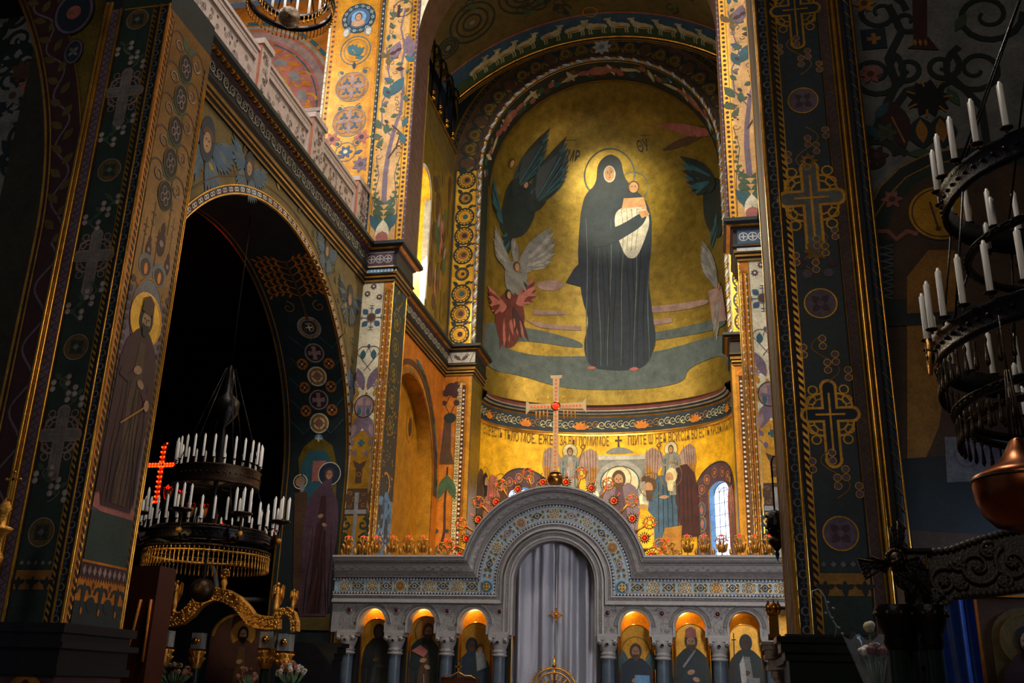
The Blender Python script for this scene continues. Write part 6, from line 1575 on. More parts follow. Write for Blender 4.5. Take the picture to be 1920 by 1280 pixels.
# ---- lamps on the cornice
def bulb(mb, c, r=.028): mb.lathe([(0, -r), (r*.9, -r*.3), (r, r*.2), (r*.5, r*1.2), (0, r*1.9)], c, M_red, 8)
def lotus(x, z, label):
    t = thing('lotus_lamp', label, 'lamp', (x, YI-.12, z), 0, 'gilded lotus lamps along the altar screen cornice'); t.scale = (1.12, 1.12, 1.18)
    b = MB(); b.lathe([(.035, 0), (.03, .02), (.012, .04), (.012, .06), (.05, .1), (.075, .16), (.08, .22), (.05, .2), (0, .18)], (0, 0, 0), M_gild, 12)
    for k in range(8):
        a = k*PI/4+.2; b.tube([(.06*cos(a), .06*sin(a), .08), (.1*cos(a), .1*sin(a), .18), (.115*cos(a), .115*sin(a), .235), (.145*cos(a), .145*sin(a), .255)], [.02, .028, .02, .004], M_gild, 5)
    b.build('bowl', t)
    b = MB()
    for k in range(6):
        a = k*PI/3; b.tube([(.03*cos(a), .03*sin(a), .2), (.05*cos(a), .05*sin(a), .28), (.1*cos(a), .1*sin(a), .34), (.09*cos(a), .09*sin(a), .41), (.03*cos(a), .03*sin(a), .43)], [.012, .014, .014, .012, .008], M_gild, 5)
    b.tube([(-.14, 0, .30), (-.09, 0, .36), (0, 0, .33), (.09, 0, .36), (.14, 0, .30)], .014, M_gild, 5); b.build('crest', t)
    b = MB(); bulb(b, (0, -.01, .41), .024); b.build('bulb', t, label='small red glowing bulb'); return t
def drop(x, z):
    b = MB(); b.lathe([(.02, 0), (.012, .02), (.035, .05), (.05, .1), (.035, .15), (.012, .2), (0, .23)], (0, 0, 0), M_gild, 10)
    o = b.build('teardrop_finial', None, (x, YI-.1, z)); return o
LX = [PY(px, 1040, YI).x for px in (654, 683, 707, 738, 767, 795)]; RX = [PY(px, 1040, YI).x for px in (1290, 1321, 1354, 1388, 1416, 1443)]
order = ['first', 'second', 'third', 'fourth', 'fifth', 'sixth']
l0 = lotus(LX[0], ZT, 'gilded lotus lamp with red bulb, leftmost on the left cornice')
for i, x in enumerate(LX[1:]): dup(l0, (x, YI-.12, ZT), None, 'gilded lotus lamp with red bulb, %s from the left on the left cornice' % order[i+1])
for i, x in enumerate(RX): dup(l0, (x, YI-.12, ZT), None, 'gilded lotus lamp with red bulb, %s from the curl on the right cornice' % order[i])
DX = [PY(px, 1040, YI).x for px in (643, 668, 696, 724, 753, 781, 809)]; DR = [PY(px, 1040, YI).x for px in (1276, 1306, 1338, 1371, 1404, 1430)]
d0 = None
for i, x in enumerate(DX+DR):
    if d0 is None: d0 = drop(x, ZT); o = d0
    else: o = d0.copy(); COL.objects.link(o); o.location = (x, YI-.1, ZT)
    tag(o, 'small gilded teardrop finial, %s from the left on the %s cornice' % ((order+['seventh'])[i if i < 7 else i-7], 'left' if i < 7 else 'right'), 'finial', 'gilded teardrop finials on the %s cornice' % ('left' if i < 7 else 'right'))
# lamps standing on the arch
def on_arch(a, r=2.36): return (ICX+r*sin(a), YI-.08, ZS+r*cos(a))
def wheel(label):
    t = thing('wheel_lamp', label, 'lamp', (0, 0, 0), 0, 'gilded wheel lamps fanned round the central arch'); t.scale = (1.12, 1.12, 1.2)
    b = MB(); b.tube([(0, 0, 0), (0, -.02, .1), (0, -.04, .24)], [.05, .022, .035], M_gild, 8); b.build('stem', t)
    b = MB(); b.tube([(.125*cos(2*PI*k/20), -.05, .36+.125*sin(2*PI*k/20)) for k in range(21)], .016, M_gild, 6); b.tube([(.06*cos(2*PI*k/12), -.05, .36+.06*sin(2*PI*k/12)) for k in range(13)], .012, M_gild, 6)
    for k in range(18): a = 2*PI*k/18; b.tube([(.13*cos(a), -.05, .36+.13*sin(a)), (.165*cos(a), -.05, .36+.165*sin(a))], [.014, .004], M_gild, 4)
    for k in range(6): a = PI*k/3; b.tube([(.05*cos(a), -.05, .36+.05*sin(a)), (.12*cos(a), -.05, .36+.12*sin(a))], .01, M_gild, 4)
    b.build('wheel', t)
    for a in (.6, 2.5, 4.7):
        b = MB(); b.sphere((.095*cos(a), -.07, .36+.095*sin(a)), .019, M_red, 8); b.build('bulb', t)
    return t
def rosette(label):
    t = thing('rosette_lamp', label, 'lamp', (0, 0, 0), 0, 'dark rosette lamps between the wheel lamps'); t.scale = (1.15, 1.15, 1.15)
    b = MB()
    for k in range(14): a = 2*PI*k/14; b.tube([(0, 0, .12), (.08*cos(a), -.02, .12+.08*sin(a)), (.135*cos(a), -.05, .12+.135*sin(a))], [.02, .016, .004], M_bronze, 4)
    b.lathe([(.09, .0), (.08, .05), (.06, .05), (.05, .02), (0, .02)], (0, 0, .12), M_gild, 12, ax=(0, -1, 0)); b.build('rosette', t)
    b = MB(); b.sphere((0, -.05, .12), .027, M_red, 10); b.build('bulb', t)
    b = MB(); b.tube([(0, 0, .2), (0, -.02, .3)], .012, M_gild, 5); b.sphere((0, -.03, .32), .018, M_red, 8); b.build('top_bulb', t); return t
wa = [.25, .52, .78, 1.03, 1.24]; ra = [.12, .39, .65, .905, 1.13, 1.31]
w0 = wheel(''); r0 = rosette('')
fw = fr = True
nm = ['nearest the ball', 'second from the ball', 'third from the ball', 'fourth from the ball', 'fifth and lowest', 'sixth and lowest']
for sg, sd in ((-1, 'left'), (1, 'right')):
    for i, a in enumerate(wa):
        lb = 'spiky gilded wheel lamp, %s, %s side of arch' % (nm[i], sd)
        if fw: o = w0; fw = False; o['label'] = lb; o.location = on_arch(sg*a); 
        else: o = dup(w0, on_arch(sg*a), None, lb)
        o.rotation_euler = (0, sg*a, 0)
    for i, a in enumerate(ra):
        lb = 'round dark rosette lamp, %s, %s side of arch' % (nm[i], sd)
        if fr: o = r0; fr = False; o['label'] = lb; o.location = on_arch(sg*a)
        else: o = dup(r0, on_arch(sg*a), None, lb)
        o.rotation_euler = (0, sg*a, 0)
def scroll(x, k, label):
    t = thing('scroll_ornament', label, 'ornament', (x, YI-.1, ZT), 0, 'gilded curls at the foot of the arch'); b = MB()
    for cx_, cz_, r, h in ((0, .13, .12, 1), (-k*.2, .1, .09, -1), (k*.1, .3, .09, -1), (-k*.12, .27, .07, 1)):
        n = 22; b.tube([(cx_+r*(1-.8*i/n)*cos(h*i*.5), -.03, cz_+r*(1-.8*i/n)*sin(h*i*.5)) for i in range(n)], [.022-.012*i/n for i in range(n)], M_gild, 6)
    b.tube([(-k*.28, 0, .02), (0, -.02, .03), (k*.16, 0, .12), (k*.1, 0, .4)], .02, M_gild, 6)
    for q in range(5): b.sphere((-k*.2+k*.08*q, -.05, .12+.07*(q % 3)), .03, M_gild, 6)
    b.build('curl', t); b = MB(); bulb(b, (-k*.02, -.06, .38), .03); b.build('bulb', t)
scroll(PY(838, 1040, YI).x, 1, 'gilded curled leaf ornament left of the arch foot'); scroll(PY(1252, 1040, YI).x, -1, 'gilded curled leaf ornament right of the arch foot')
# little gilded cabinet domes at the right pier, hanging lamp and dark ledge
dm = thing('domed_finial', 'small gilded shrine with three onion domes in front of the right pier edge', 'finial', (PY(1452, 1195, 13.5).x, 13.5, PY(1452, 1195, 13.5).z))
b = MB(); b.box(-.1, .4, -.1, .1, -.04, 0, M_darkst); b.build('shelf', dm); dm.scale = (.78, .78, .78)
b = MB(); b.box(-.1, .1, -.08, .08, 0, .05, M_gildp); b.box(-.075, .075, -.06, .06, .05, .36, M_gildp); b.box(-.1, .1, -.08, .08, .36, .4, M_gildp); b.build('body', dm)
for x, y, s_ in ((.02, -.02, 1.2), (-.07, 0, .8), (.09, .03, .8)):
    b = MB(); b.lathe([(.03, .4), (.05*s_, .43), (.062*s_, .47), (.05*s_, .52), (.015, .57), (.006, .62), (0, .68)], (x, y, 0), M_gildp, 12); b.tube([(x-.02, y, .64), (x+.02, y, .64)], .005, M_gildp, 4); b.build('dome', dm)
q = PY(1455, 1000, 13.85)
hl = thing('hanging_lamp', 'small dark openwork lamp hanging at the edge of the right pier', 'lamp', (q.x, q.y, q.z))
b = MB(); b.lathe([(.03, .32), (.11, .28), (.12, .1), (.1, 0), (.07, -.03)], (0, 0, 0), M_bronzeb, 10)
for k in range(24): b.sphere((.12*cos(k*2.4), .12*sin(k*2.4), .28-.012*k), .02, M_bronzeb, 5)
b.lathe([(.04, -.02), (.1, -.07), (.11, -.12), (.05, -.2), (.02, -.24), (.03, -.28), (0, -.38)], (0, 0, 0), M_bronze, 10); b.build('bowl', hl)
b = MB(); b.tube([(0, 0, .3), (0, 0, 1.0), (.03, -.02, 1.08), (.1, -.05, 1.02), (mirq(-8.65)+.12-q.x, 13.58-q.y, .95)], .012, M_bronzeb, 6); b.build('bracket', hl)

# ================================================================== CHANDELIERS
def candle(mb, x, y, z, h, r):
    mb.lathe([(r, 0), (r, h*.93), (r*.6, h*.95), (r*.5, h), (0, h*1.02)], (x, y, z), M_candle, 7)
def cup(mb, x, y, z, r):
    mb.lathe([(r*.5, -r*1.4), (r*.4, -r*.7), (r*1.5, -r*.3), (r*1.9, 0), (r*1.2, .0)], (x, y, z), M_bronze, 8)
def chandelier(name, label, loc, tiers, rings, drops, rods, ball=None, phase=0, body=None):
    t = thing(name, label, 'chandelier', loc)
    for (r, z0, z1, m) in rings:
        b = MB(); b.lathe([(r, z0), (r+.03, z0+.02), (r+.02, z0+.05), (r+.02, z1-.05), (r+.04, z1-.02), (r, z1), (r-.03, z1), (r-.03, z0), (r, z0)], (0, 0, 0), m, 48)
        n = int(2*PI*r/.12)
        for k in range(n): a = 2*PI*k/n; b.sphere(((r+.025)*cos(a), (r+.025)*sin(a), (z0+z1)/2), .022, m, 5)
        b.build('ring', t)
    for (r, z, n, h, cr_) in tiers:
        for k in range(n):
            a = 2*PI*(k+phase)/n; b = MB(); candle(b, r*cos(a), r*sin(a), z, h, cr_); o = b.build('candle', t)
            b = MB(); cup(b, r*cos(a), r*sin(a), z, cr_*1.1); b.build('cup', o)
    for (r, z, n, h) in drops:
        base = None
        for k in range(min(n, 90)):
            a = 2*PI*k/n
            if base is None:
                b = MB(); b.lathe([(.006, 0), (.018, -h*.15), (.008, -h*.3), (.02, -h*.75), (.022, -h*.9), (0, -h)], (0, 0, 0), M_bronze if r > 1.35 else M_gild, 6); base = b.build('pendant', t, (r*cos(a), r*sin(a), z))
            else: o = base.copy(); COL.objects.link(o); o.parent = t; o.location = (r*cos(a), r*sin(a), z)
    for (p, q_) in rods:
        b = MB(); b.tube([p, q_], .012, M_bronzeb, 5); b.build('rod', t)
    if ball:
        b = MB(); b.sphere((0, 0, ball[0]), ball[1], ball[2], 22); b.lathe([(0, ball[0]-ball[1]*1.3), (.03, ball[0]-ball[1]*1.15), (.02, ball[0]-ball[1]*.95)], (0, 0, 0), ball[2], 8); b.build('ball', t)
    if body:
        b = MB(); b.lathe(body, (0, 0, 0), M_bronzeb, 12); b.build('centre_stem', t)
    return t
def rods_(r0, z0, r1, z1, n): return [((r0*cos(2*PI*k/n+.3), r0*sin(2*PI*k/n+.3), z0), (r1*cos(2*PI*k/n+.3), r1*sin(2*PI*k/n+.3), z1)) for k in range(n)]
# left one, in the great arch
chandelier('candle_chandelier', 'wide bronze chandelier of white candles hanging in the left arch', (-10.72, 19.6, 0),
    [(.92, 6.12, 26, .5, .026), (1.45, 4.72, 36, .48, .026)], [(.92, 5.6, 6.0, M_bronze), (1.28, 4.35, 4.6, M_bronzeb), (1.3, 4.09, 4.14, M_gild), (1.31, 4.2, 4.24, M_bronze), (1.2, 4.62, 4.66, M_bronze)],
    [(1.31, 4.2, 84, .14), (1.32, 4.07, 84, .24)], rods_(.92, 6.0, .1, 8.4, 6)+rods_(1.28, 4.6, .92, 5.6, 6)+rods_(.92, 5.62, .2, 5.62, 6)+[((0, 0, 8.3), (0, 0, 14.5))], (3.42, .26, M_bronze), 0,
    [(0, 3.4), (.03, 3.6), (.05, 4.5), (.12, 5.0), (.04, 5.5), (.1, 6.5), (.04, 7), (.28, 7.3), (.3, 7.6), (.1, 7.8), (.12, 8.2), (0, 8.5)])
for o in [q for q in bpy.data.objects if q.name.startswith('candle_chandelier')]: pass
# clusters of arm candles on the left chandelier
lc = bpy.data.objects['candle_chandelier']
for k, (a) in enumerate([-2.9, -2.2, -1.45, -.7, 0.0, 1.2, 2.3]):
    cx_, cy_ = 1.62*cos(a), 1.62*sin(a); b = MB()
    b.tube([(1.3*cos(a), 1.3*sin(a), 4.4), (1.5*cos(a), 1.5*sin(a), 4.3), (cx_, cy_, 4.5), (cx_, cy_, 4.85)], .03, M_bronze, 6); b.sphere((cx_, cy_, 4.45), .07, M_gild, 8); b.lathe([(.05, 4.8), (.2, 4.84), (.22, 4.88), (.05, 4.88)], (cx_, cy_, 0), M_bronze, 14)
    o = b.build('arm', lc)
    for j in range(6):
        c_ = MB(); candle(c_, cx_+.17*cos(j*PI/3), cy_+.17*sin(j*PI/3), 4.9, .48, .026); c_.build('candle', o)
# right one, close to the visitor
chandelier('candle_chandelier', 'large dark two-tier chandelier of white candles at the right, close to the viewer', (3.78, 9.5, 0),
    [(1.34, 6.62, 26, .5, .03), (1.62, 4.98, 32, .5, .03), (.95, 6.0, 10, .32, .028), (.95, 4.3, 14, .3, .026)], [(1.3, 6.3, 6.58, M_bronzeb), (1.56, 4.68, 4.94, M_bronzeb), (1.15, 5.75, 5.83, M_bronzeb), (1.45, 4.18, 4.26, M_bronzeb), (1.35, 4.05, 4.12, M_bronze)],
    [(1.56, 4.66, 72, .3), (1.45, 4.14, 64, .28)], rods_(1.56, 4.94, 1.3, 6.3, 8)+rods_(1.3, 6.58, .1, 9.2, 8)+rods_(1.56, 4.8, 1.15, 5.75, 5), None, .25, [(0, 4), (.1, 4.3), (.16, 5), (.08, 6), (.2, 6.8), (.06, 7.5), (.03, 12)])
o = [q for q in bpy.data.objects if q.name.startswith('candle_chandelier.')][0]
for a in (PI*1.32, PI*.95, PI*1.62):
    b = MB(); d = Vector((cos(a), sin(a), 0)); b.tube([d*1.62+Vector((0, 0, 4.81))+(Vector((-sin(a), cos(a), 0))*cos(u)+Vector((0, 0, 1))*sin(u))*.17 for u in [2*PI*k/20 for k in range(21)]], .018, M_gild, 6)
    b.sphere(d*1.6+Vector((0, 0, 4.81)), .05, M_bronze, 8); b.build('medallion', o)
# top one, only its lower rim in the picture
q = PY(545, 10, 14.5)
chandelier('candle_chandelier', 'dark chandelier rim with a speckled glass ball at the top edge of the photo', (q.x, q.y, 0),
    [(.8, q.z+.35, 20, .45, .024)], [(.82, q.z+.0, q.z+.12, M_bronzeb), (.7, q.z+.2, q.z+.32, M_bronzeb)], [(.82, q.z+.0, 60, .2), (.62, q.z+.22, 40, .18)], rods_(.82, q.z+.1, .1, q.z+2, 6), (q.z-.28, .21, mat('speckled mirror ball', '8a7868', .95, .18, .8, 30, 1.0, 90)), 0, [(0, q.z), (.05, q.z+.3), (.03, 24)])
# copper hanging lamp at the right edge
q = PY(1925, 935, 7.0)
cl = thing('hanging_bowl_lamp', 'large copper bowl lamp hanging at the right edge below the candle rings', 'lamp', (q.x, q.y, q.z))
cl.scale = (.82, .82, .82)
b = MB(); b.lathe([(0, -.27), (.12, -.26), (.25, -.22), (.34, -.12), (.385, 0), (.395, .12), (.39, .15), (.395, .18), (.3, .24), (.18, .3), (.11, .4), (.07, .48), (.05, .5)], (0, 0, 0), M_copper, 36); b.build('bowl', cl)
b = MB(); b.lathe([(.385, .135), (.41, .15), (.385, .17)], (0, 0, 0), M_bronze, 36); b.lathe([(.02, -.26), (.03, -.3), (0, -.36)], (0, 0, 0), M_bronze, 10); b.build('rim', cl)
b = MB()
for k in range(6): a = k*PI/3; b.tube([(.06*cos(a), .06*sin(a), .5), (.02*cos(a), .02*sin(a), 1.1)], .006, M_bronze, 4)
b.tube([(0, 0, 1), (0, 0, 1.6)], .008, M_bronze, 4); b.build('chain', cl)
# ================================================================== SIDE CHAPEL AND SHRINES
q = PY(1462, 1205, 14.3)
mc = thing('marble_console', 'pale moulded marble console beside the base of the right pier', 'console', (q.x, 14.3, 0))
b = MB()
for z0, z1, e in ((q.z-.04, q.z, .16), (q.z-.1, q.z-.04, .13), (q.z-.16, q.z-.1, .1), (q.z-.22, q.z-.16, .12), (q.z-.3, q.z-.22, .06), (q.z-.36, q.z-.3, .09), (q.z-.46, q.z-.36, .03), (0, q.z-.46, 0)): b.box(-.1-e, .3, -.25-e*.5, .25, z0, z1, M_marblel)
b.build('body', mc)
# red-lit cross over the side chapel screen
q = PY(302, 880, 27)
rc = thing('lit_cross', 'cross outlined with glowing red bulbs in the dark left aisle', 'cross', (q.x, 27, q.z))
b = MB(); b.box(-.07, .07, 0, .03, -1.05, .85, M_gild); b.box(-.55, .55, 0, .03, .07, .21, M_gild); b.build('frame', rc)
RB_ = emis('red orange bulb', 'ff2a08', 6.)
pts = [(sx*.06, -1.0+.155*i) for i in range(12) for sx in (-1, 1)]+[(x, z) for x in [-.5+.1*i for i in range(11)] for z in (.1, .18)]+[(-.1, -1.03), (.12, -1.0), (.1, .82)]
for x, z in pts:
    b = MB(); b.sphere((x, -.03, z), .028, RB_, 6); b.build('bulb', rc)
sc_ = thing('side_chapel_screen', 'dim arched top of the side chapel screen under the red-lit cross', 'altar screen', (q.x, 27.2, 0))
b = MB(); b.prism([(-4, 0), (4.0, 0), (4.0, 3.9), (2.6, 3.9)]+[(2.4*cos(PI*k/16), 4.0+1.9*sin(PI*k/16)) for k in range(17)]+[(-2.6, 3.9), (-4, 3.9)], (0, 0, 0), (1, 0, 0), (0, 0, 1), (0, 1, 0), .3, M_darkst); b.build('screen', sc_)
b = MB(); b.tube([(2.3*cos(PI*k/20), -.05, 4.0+1.8*sin(PI*k/20)) for k in range(21)], .08, M_marble, 6); b.tube([(-4, -.05, 3.85), (-2.3, -.05, 3.85)], .08, M_marble, 6); b.tube([(2.3, -.05, 3.85), (4, -.05, 3.85)], .08, M_marble, 6); b.build('moulding', sc_)
for i, px in enumerate(((258, 925), (316, 918), (341, 924), (359, 948), (384, 950), (401, 968), (417, 988), (436, 1002), (468, 1005), (519, 1000), (420, 1006))):
    p = PY(px[0], px[1], 26.8)
    t = thing('altar_lamp', 'gilded lamp with red glass on the side chapel screen, %s from the left' % ['first', 'second', 'third', 'fourth', 'fifth', 'sixth', 'seventh', 'ninth', 'tenth', 'eleventh', 'eighth'][i], 'lamp', (p.x, p.y, p.z), 0, 'red lamps on the side chapel screen')
    b = MB(); b.lathe([(.02, -.35), (.1, -.25), (.14, -.1), (.12, 0), (.06, -.02)], (0, 0, 0), M_gild, 10)
    for k in range(5): a = k*1.26; b.tube([(.1*cos(a), .1*sin(a), -.1), (.15*cos(a), .15*sin(a), .05), (.06*cos(a), .06*sin(a), .1)], .02, M_gild, 4)
    b.build('bowl', t); b = MB(); bulb(b, (0, -.05, .05), .055 if i in (1, 2, 5, 6, 8, 9) else .03); b.build('bulb', t)
# gilded canopy shrine in the left aisle
KY = 20.5
K = PY(430, 1180, KY)
ks = thing('icon_shrine', 'gilded canopy shrine with arch and small angels in the dark left aisle', 'shrine', (0, 0, 0))
def kp(px, py, dy=0): p = PY(px, py, KY); return (p.x, KY+dy, p.z)
def ribbon(pts, w, m, par, name, dy=0, th=.12, beads=True):
    """carved gilded ribbon following a pixel line"""
    P3 = [Vector(kp(*p, dy)) for p in pts]; b = MB(); n = len(P3); L = []
    for i, p in enumerate(P3):
        d = (P3[min(i+1, n-1)]-P3[max(i-1, 0)]).normalized(); nn = Vector((-d.z, 0, d.x)); L.append((p, nn))
    for y0, y1, w0, w1 in ((th, 0, w, w), (0, -.04, w, w*.9), (-.04, -.04, w*.9, w*.7), (-.04, .0, w*.7, w*.65), (.0, .0, w*.65, 0)):
        for sg in (-1, 1):
            vs = []
            for p, nn in L: vs += [p+nn*sg*w0/2+Vector((0, y0, 0)), p+nn*sg*w1/2+Vector((0, y1, 0))]
            b.add(vs, [(2*i, 2*i+1, 2*i+3, 2*i+2) for i in range(n-1)], m)
    random.seed(n)
    for i in range(n-1):
        p0, n0 = L[i]; p1 = L[i+1][0]
        for k in range(16):
            f_ = random.random(); c = p0.lerp(p1, f_)+n0*(random.random()-.5)*w*.75+Vector((0, -.035, 0)); b.sphere(c, .014+.02*random.random(), m, 6)
        for sg in (-1, 1):
            for k in range(3): b.sphere(p0.lerp(p1, k/3)+n0*sg*w*.42+Vector((0, -.045, 0)), .02, m, 6)
    return b.build(name, par)
arcpx = [(303, 1163), (330, 1160), (352, 1150), (365, 1138), (380, 1120), (398, 1110), (420, 1113), (440, 1123), (460, 1140), (473, 1160), (490, 1166), (520, 1168)]
arcpx2 = [(345+0, 1163), (358, 1150), (370, 1130), (388, 1117), (405, 1112), (425, 1118), (445, 1130), (458, 1148), (470, 1165)]
ribbon([(303, 1163), (320, 1162), (340, 1158), (356, 1146), (368, 1131), (385, 1119), (405, 1113), (425, 1118), (444, 1129), (459, 1145), (470, 1160), (485, 1166), (505, 1168), (524, 1168)], .3, M_gild, ks, 'arch')
ribbon([(525, 1180), (526, 1160), (534, 1148), (545, 1146), (555, 1153), (559, 1168), (559, 1185)], .16, M_gild, ks, 'side_arch', -.2)
def kcol(px, w, dy, top=1182):
    x, y, z = kp(px, top, dy); b = MB(); b.box(x-w, x+w, y-w, y+w, z-.34, z, 'grey'); b.lathe([(0, .03), (.07, .02), (.08, 0)], (x, y-w-.01, z-.17), M_gildp, 12, ax=(0, -1, 0)); b.build('block', ks)
    b = MB(); b.box(x-w*1.2, x+w*1.2, y-w*1.2, y+w*1.2, z-.38, z-.34, M_gildp); b.lathe([(w*1.3, z-.38), (w*1.2, z-.6), (w, z-.72), (w*.8, z-.76)], (x, y, 0), M_gild, 12)
    for k in range(12):
        a = k*PI/6
        for zz_ in (.45, .58): b.tube([(x+w*.9*cos(a), y+w*.9*sin(a), z-zz_-.1), (x+w*1.3*cos(a), y+w*1.3*sin(a), z-zz_+.02), (x+w*1.5*cos(a), y+w*1.5*sin(a), z-zz_+.05)], .018, M_gild, 4)
    b.build('capital', ks)
    b = MB(); b.lathe([(w*.75, z-.75), (w*.8, 0)], (x, y, 0), M_green, 16); b.build('column', ks)
kcol(314, .13, 0); kcol(354, .12, .5, 1184); kcol(504, .13, 0, 1184); kcol(545, .13, -.2, 1190); kcol(520, .08, .3, 1186)
def little_angel(px, py, h, label, k=1):
    p = kp(px, py); t = thing('angel_figurine', label, 'figurine', p, 0, None); b = MB()
    b.lathe([(.09, 0), (.1, .04), (.06, .1), (.09, .14), (.1, .3), (.075, .55), (.06, .7), (.085, .85), (.03, .92), (.03, .94)], (0, 0, 0), M_gild, 10)
    b.sphere((0, 0, 1.0), .06, M_gild, 10); b.tube([(.06, 0, .82), (.08, -.1, .7), (.0, -.12, .74)], .02, M_gild, 5); b.tube([(-.06, 0, .82), (-.09, -.08, .68), (0, -.12, .72)], .02, M_gild, 5); b.build('body', t)
    for q in (-1, 1):
        b = MB(); b.prism([(.02*q, .75), (q*.12, 1.0), (q*.2, .95), (q*.2, .6), (q*.1, .35), (q*.05, .55)], (0, .05, 0), (1, 0, 0), (0, 0, 1), (0, 1, 0), .03, M_gild)
        for j in range(3): b.tube([(q*.1, .04, .9-.05*j), (q*(.18-.03*j), .04, .5-.03*j)], .012, M_gildp, 4)
        b.build('wing', t)
    t.scale = (h, h, h); return t
sc0 = .55
little_angel(325, 1147, .66, 'gilded angel on the left corner of the aisle shrine'); little_angel(516, 1155, .68, 'taller gilded angel above the right columns of the aisle shrine'); little_angel(548, 1146, .45, 'smaller gilded angel on the small side arch of the shrine')
p = kp(418, 1112); b = MB(); b.lathe([(.03, 0), (.06, .08), (.05, .15), (.08, .22), (.05, .3), (.03, .34)], p, M_gild, 10); c = Vector(p)+Vector((0, 0, .42))
for k in range(10): a = 2*PI*k/10; b.tube([c, c+Vector((.09*cos(a), -.03, .09*sin(a))), c+Vector((.13*cos(a+.3), -.04, .13*sin(a+.3)))], [.04, .035, .01], M_gildp, 5)
b.sphere(c, .07, M_gildp, 10); b.build('crown_ornament', ks)
light('AREA', 'cloth_fill_light', (5.2, 11.6, 3.4), (4.1, 12.9, 1.8), 30, (.5, .65, 1), .5, 1)  # added bluish fill light, out of view, brightens the blue cloth
light('SPOT', 'shrine_spotlight', (-11.6, 14.95, 5.2), kp(440, 1140), 190, (1, .72, .32), .1, spot=24, blend=.8)
# icon inside
x, y, z = kp(430, 1150, .7); b = MB(); b.prism([(-.75, -2.6), (.75, -2.6), (.75, -.45)]+[(.75*cos(PI*k/14), -.45+.55*sin(PI*k/14)) for k in range(1, 14)]+[(-.75, -.45)], (x, y, z), (1, 0, 0), (0, 0, 1), (0, 1, 0), .05, 'wine')
o = b.build('icon_panel', ks); S = SurfY(y); S.arc(x, z-.45, .68, 0, PI, .06, 'goldd', 1, 20, .5); S.figure(x+.05, z-2.5, 2.3, 'wine', 'brown', 'ochre', 'black', 1, .4, 0, True); S.mb.build('painting', o)
b = MB(); b.box(kp(300, 1180)[0], kp(565, 1180)[0], KY-.3, KY+1.2, 0, .6, M_darkst); b.build('plinth', ks)
# reddish wooden cabinet edge beside the shrine
p0 = PY(262, 1120, 17); p1 = PY(300, 1120, 17)
cb = thing('wooden_cabinet', 'reddish brown polished wooden cabinet behind the left pier', 'cabinet', (p0.x, 17, 0))
b = MB(); b.box(-.7, .33, 0, .6, 0, PY(270, 1060, 17).z, M_woodr); b.build('body', cb)
for k, (xx, tt) in enumerate(((.05, .12), (.26, 0))):
    b = MB(); b.tube([(xx-tt*1.3, -.03, 1.9), (xx-tt*.5, -.03, 2.5), (xx, -.03, 3.0)], .03, 'orange', 6); b.build('glint_strip', cb)  # orange tubes stand in for two glints on the polished wood
# bouquets in front of the shrine
def bouquet(x, y, z, r, n, cols, label, seed):
    t = thing('flower_bouquet', label, 'flowers', (x, y, z)); random.seed(seed)
    b = MB(); b.lathe([(.08, -z), (.1, -z+.1), (.07, -.4), (.1, -.25), (.09, -.2)], (0, 0, 0), M_bronze, 12); b.build('vase', t)
    b = MB()
    for k in range(40): a = random.random()*6.28; q = random.random()*r; b.tube([(0, 0, -.3), (q*cos(a)*.6, q*sin(a)*.6, -.1), (q*cos(a), q*sin(a), .12*random.random())], [.01, .012, .003], 'gr2', 4)
    b.build('leaves', t)
    for k in range(n):
        a = random.random()*6.28; q = r*sqrt(random.random()); h = .22*(1-(q/r)**2)+.05*random.random(); c = Vector((q*cos(a), q*sin(a), h)); m = random.choice(cols); b = MB()
        for j in range(8): aa = j*PI/4; d = Vector((cos(aa), -.4, sin(aa))); b.tube([c, c+d*.028, c+d*.05], [.008, .014, .005], m, 4)
        b.sphere(c+Vector((0, -.02, 0)), .014, 'ochre', 6); b.build('flower', t)
p = kp(565, 1268, -.5); bouquet(p[0], p[1], p[2], .33, 30, ['pink', 'rose', 'white'], 'bouquet of pale pink flowers right of the aisle shrine', 1)
p = kp(487, 1275, -.6); bouquet(p[0], p[1], p[2], .22, 16, ['pink', 'rose', 'red'], 'bouquet of pink flowers in front of the shrine columns', 2)
p = kp(355, 1268, -.6); bouquet(p[0], p[1], p[2], .45, 34, ['rose', 'wool', 'brown', 'red'], 'dim mixed bouquet at the left of the aisle shrine', 3)
# gilded pole with a cross at the left edge
q = PY(8, 960, 11)
ps = thing('processional_cross', 'gilded cross on a turned staff at the left edge in front of the pier', 'cross', (q.x, 11, 0))
zc_ = PY(14, 905, 11).z
b = MB(); b.lathe([(.03, 0), (.03, zc_-1.1), (.08, zc_-1.05), (.1, zc_-.95), (.05, zc_-.85), (.06, zc_-.7), (.14, zc_-.62), (.15, zc_-.58), (.05, zc_-.55), (.055, zc_-.4), (.09, zc_-.34), (.05, zc_-.26), (.02, zc_-.2)], (0, 0, 0), M_gild, 14); b.build('staff', ps)
b = MB(); b.prism([(-.015, -.22), (.015, -.22), (.015, .14), (-.015, .14)], (.04, -.01, zc_), (1, 0, 0), (0, 0, 1), (0, 1, 0), .02, 'golds'); b.prism([(-.1, .03), (.1, .03), (.1, .06), (-.1, .06)], (.04, -.01, zc_), (1, 0, 0), (0, 0, 1), (0, 1, 0), .02, 'golds')
for x, z in ((-.1, .045), (.1, .045), (0, .14)): b.sphere((.04+x, 0, zc_+z), .022, M_gildp, 8)
b.build('cross', ps)
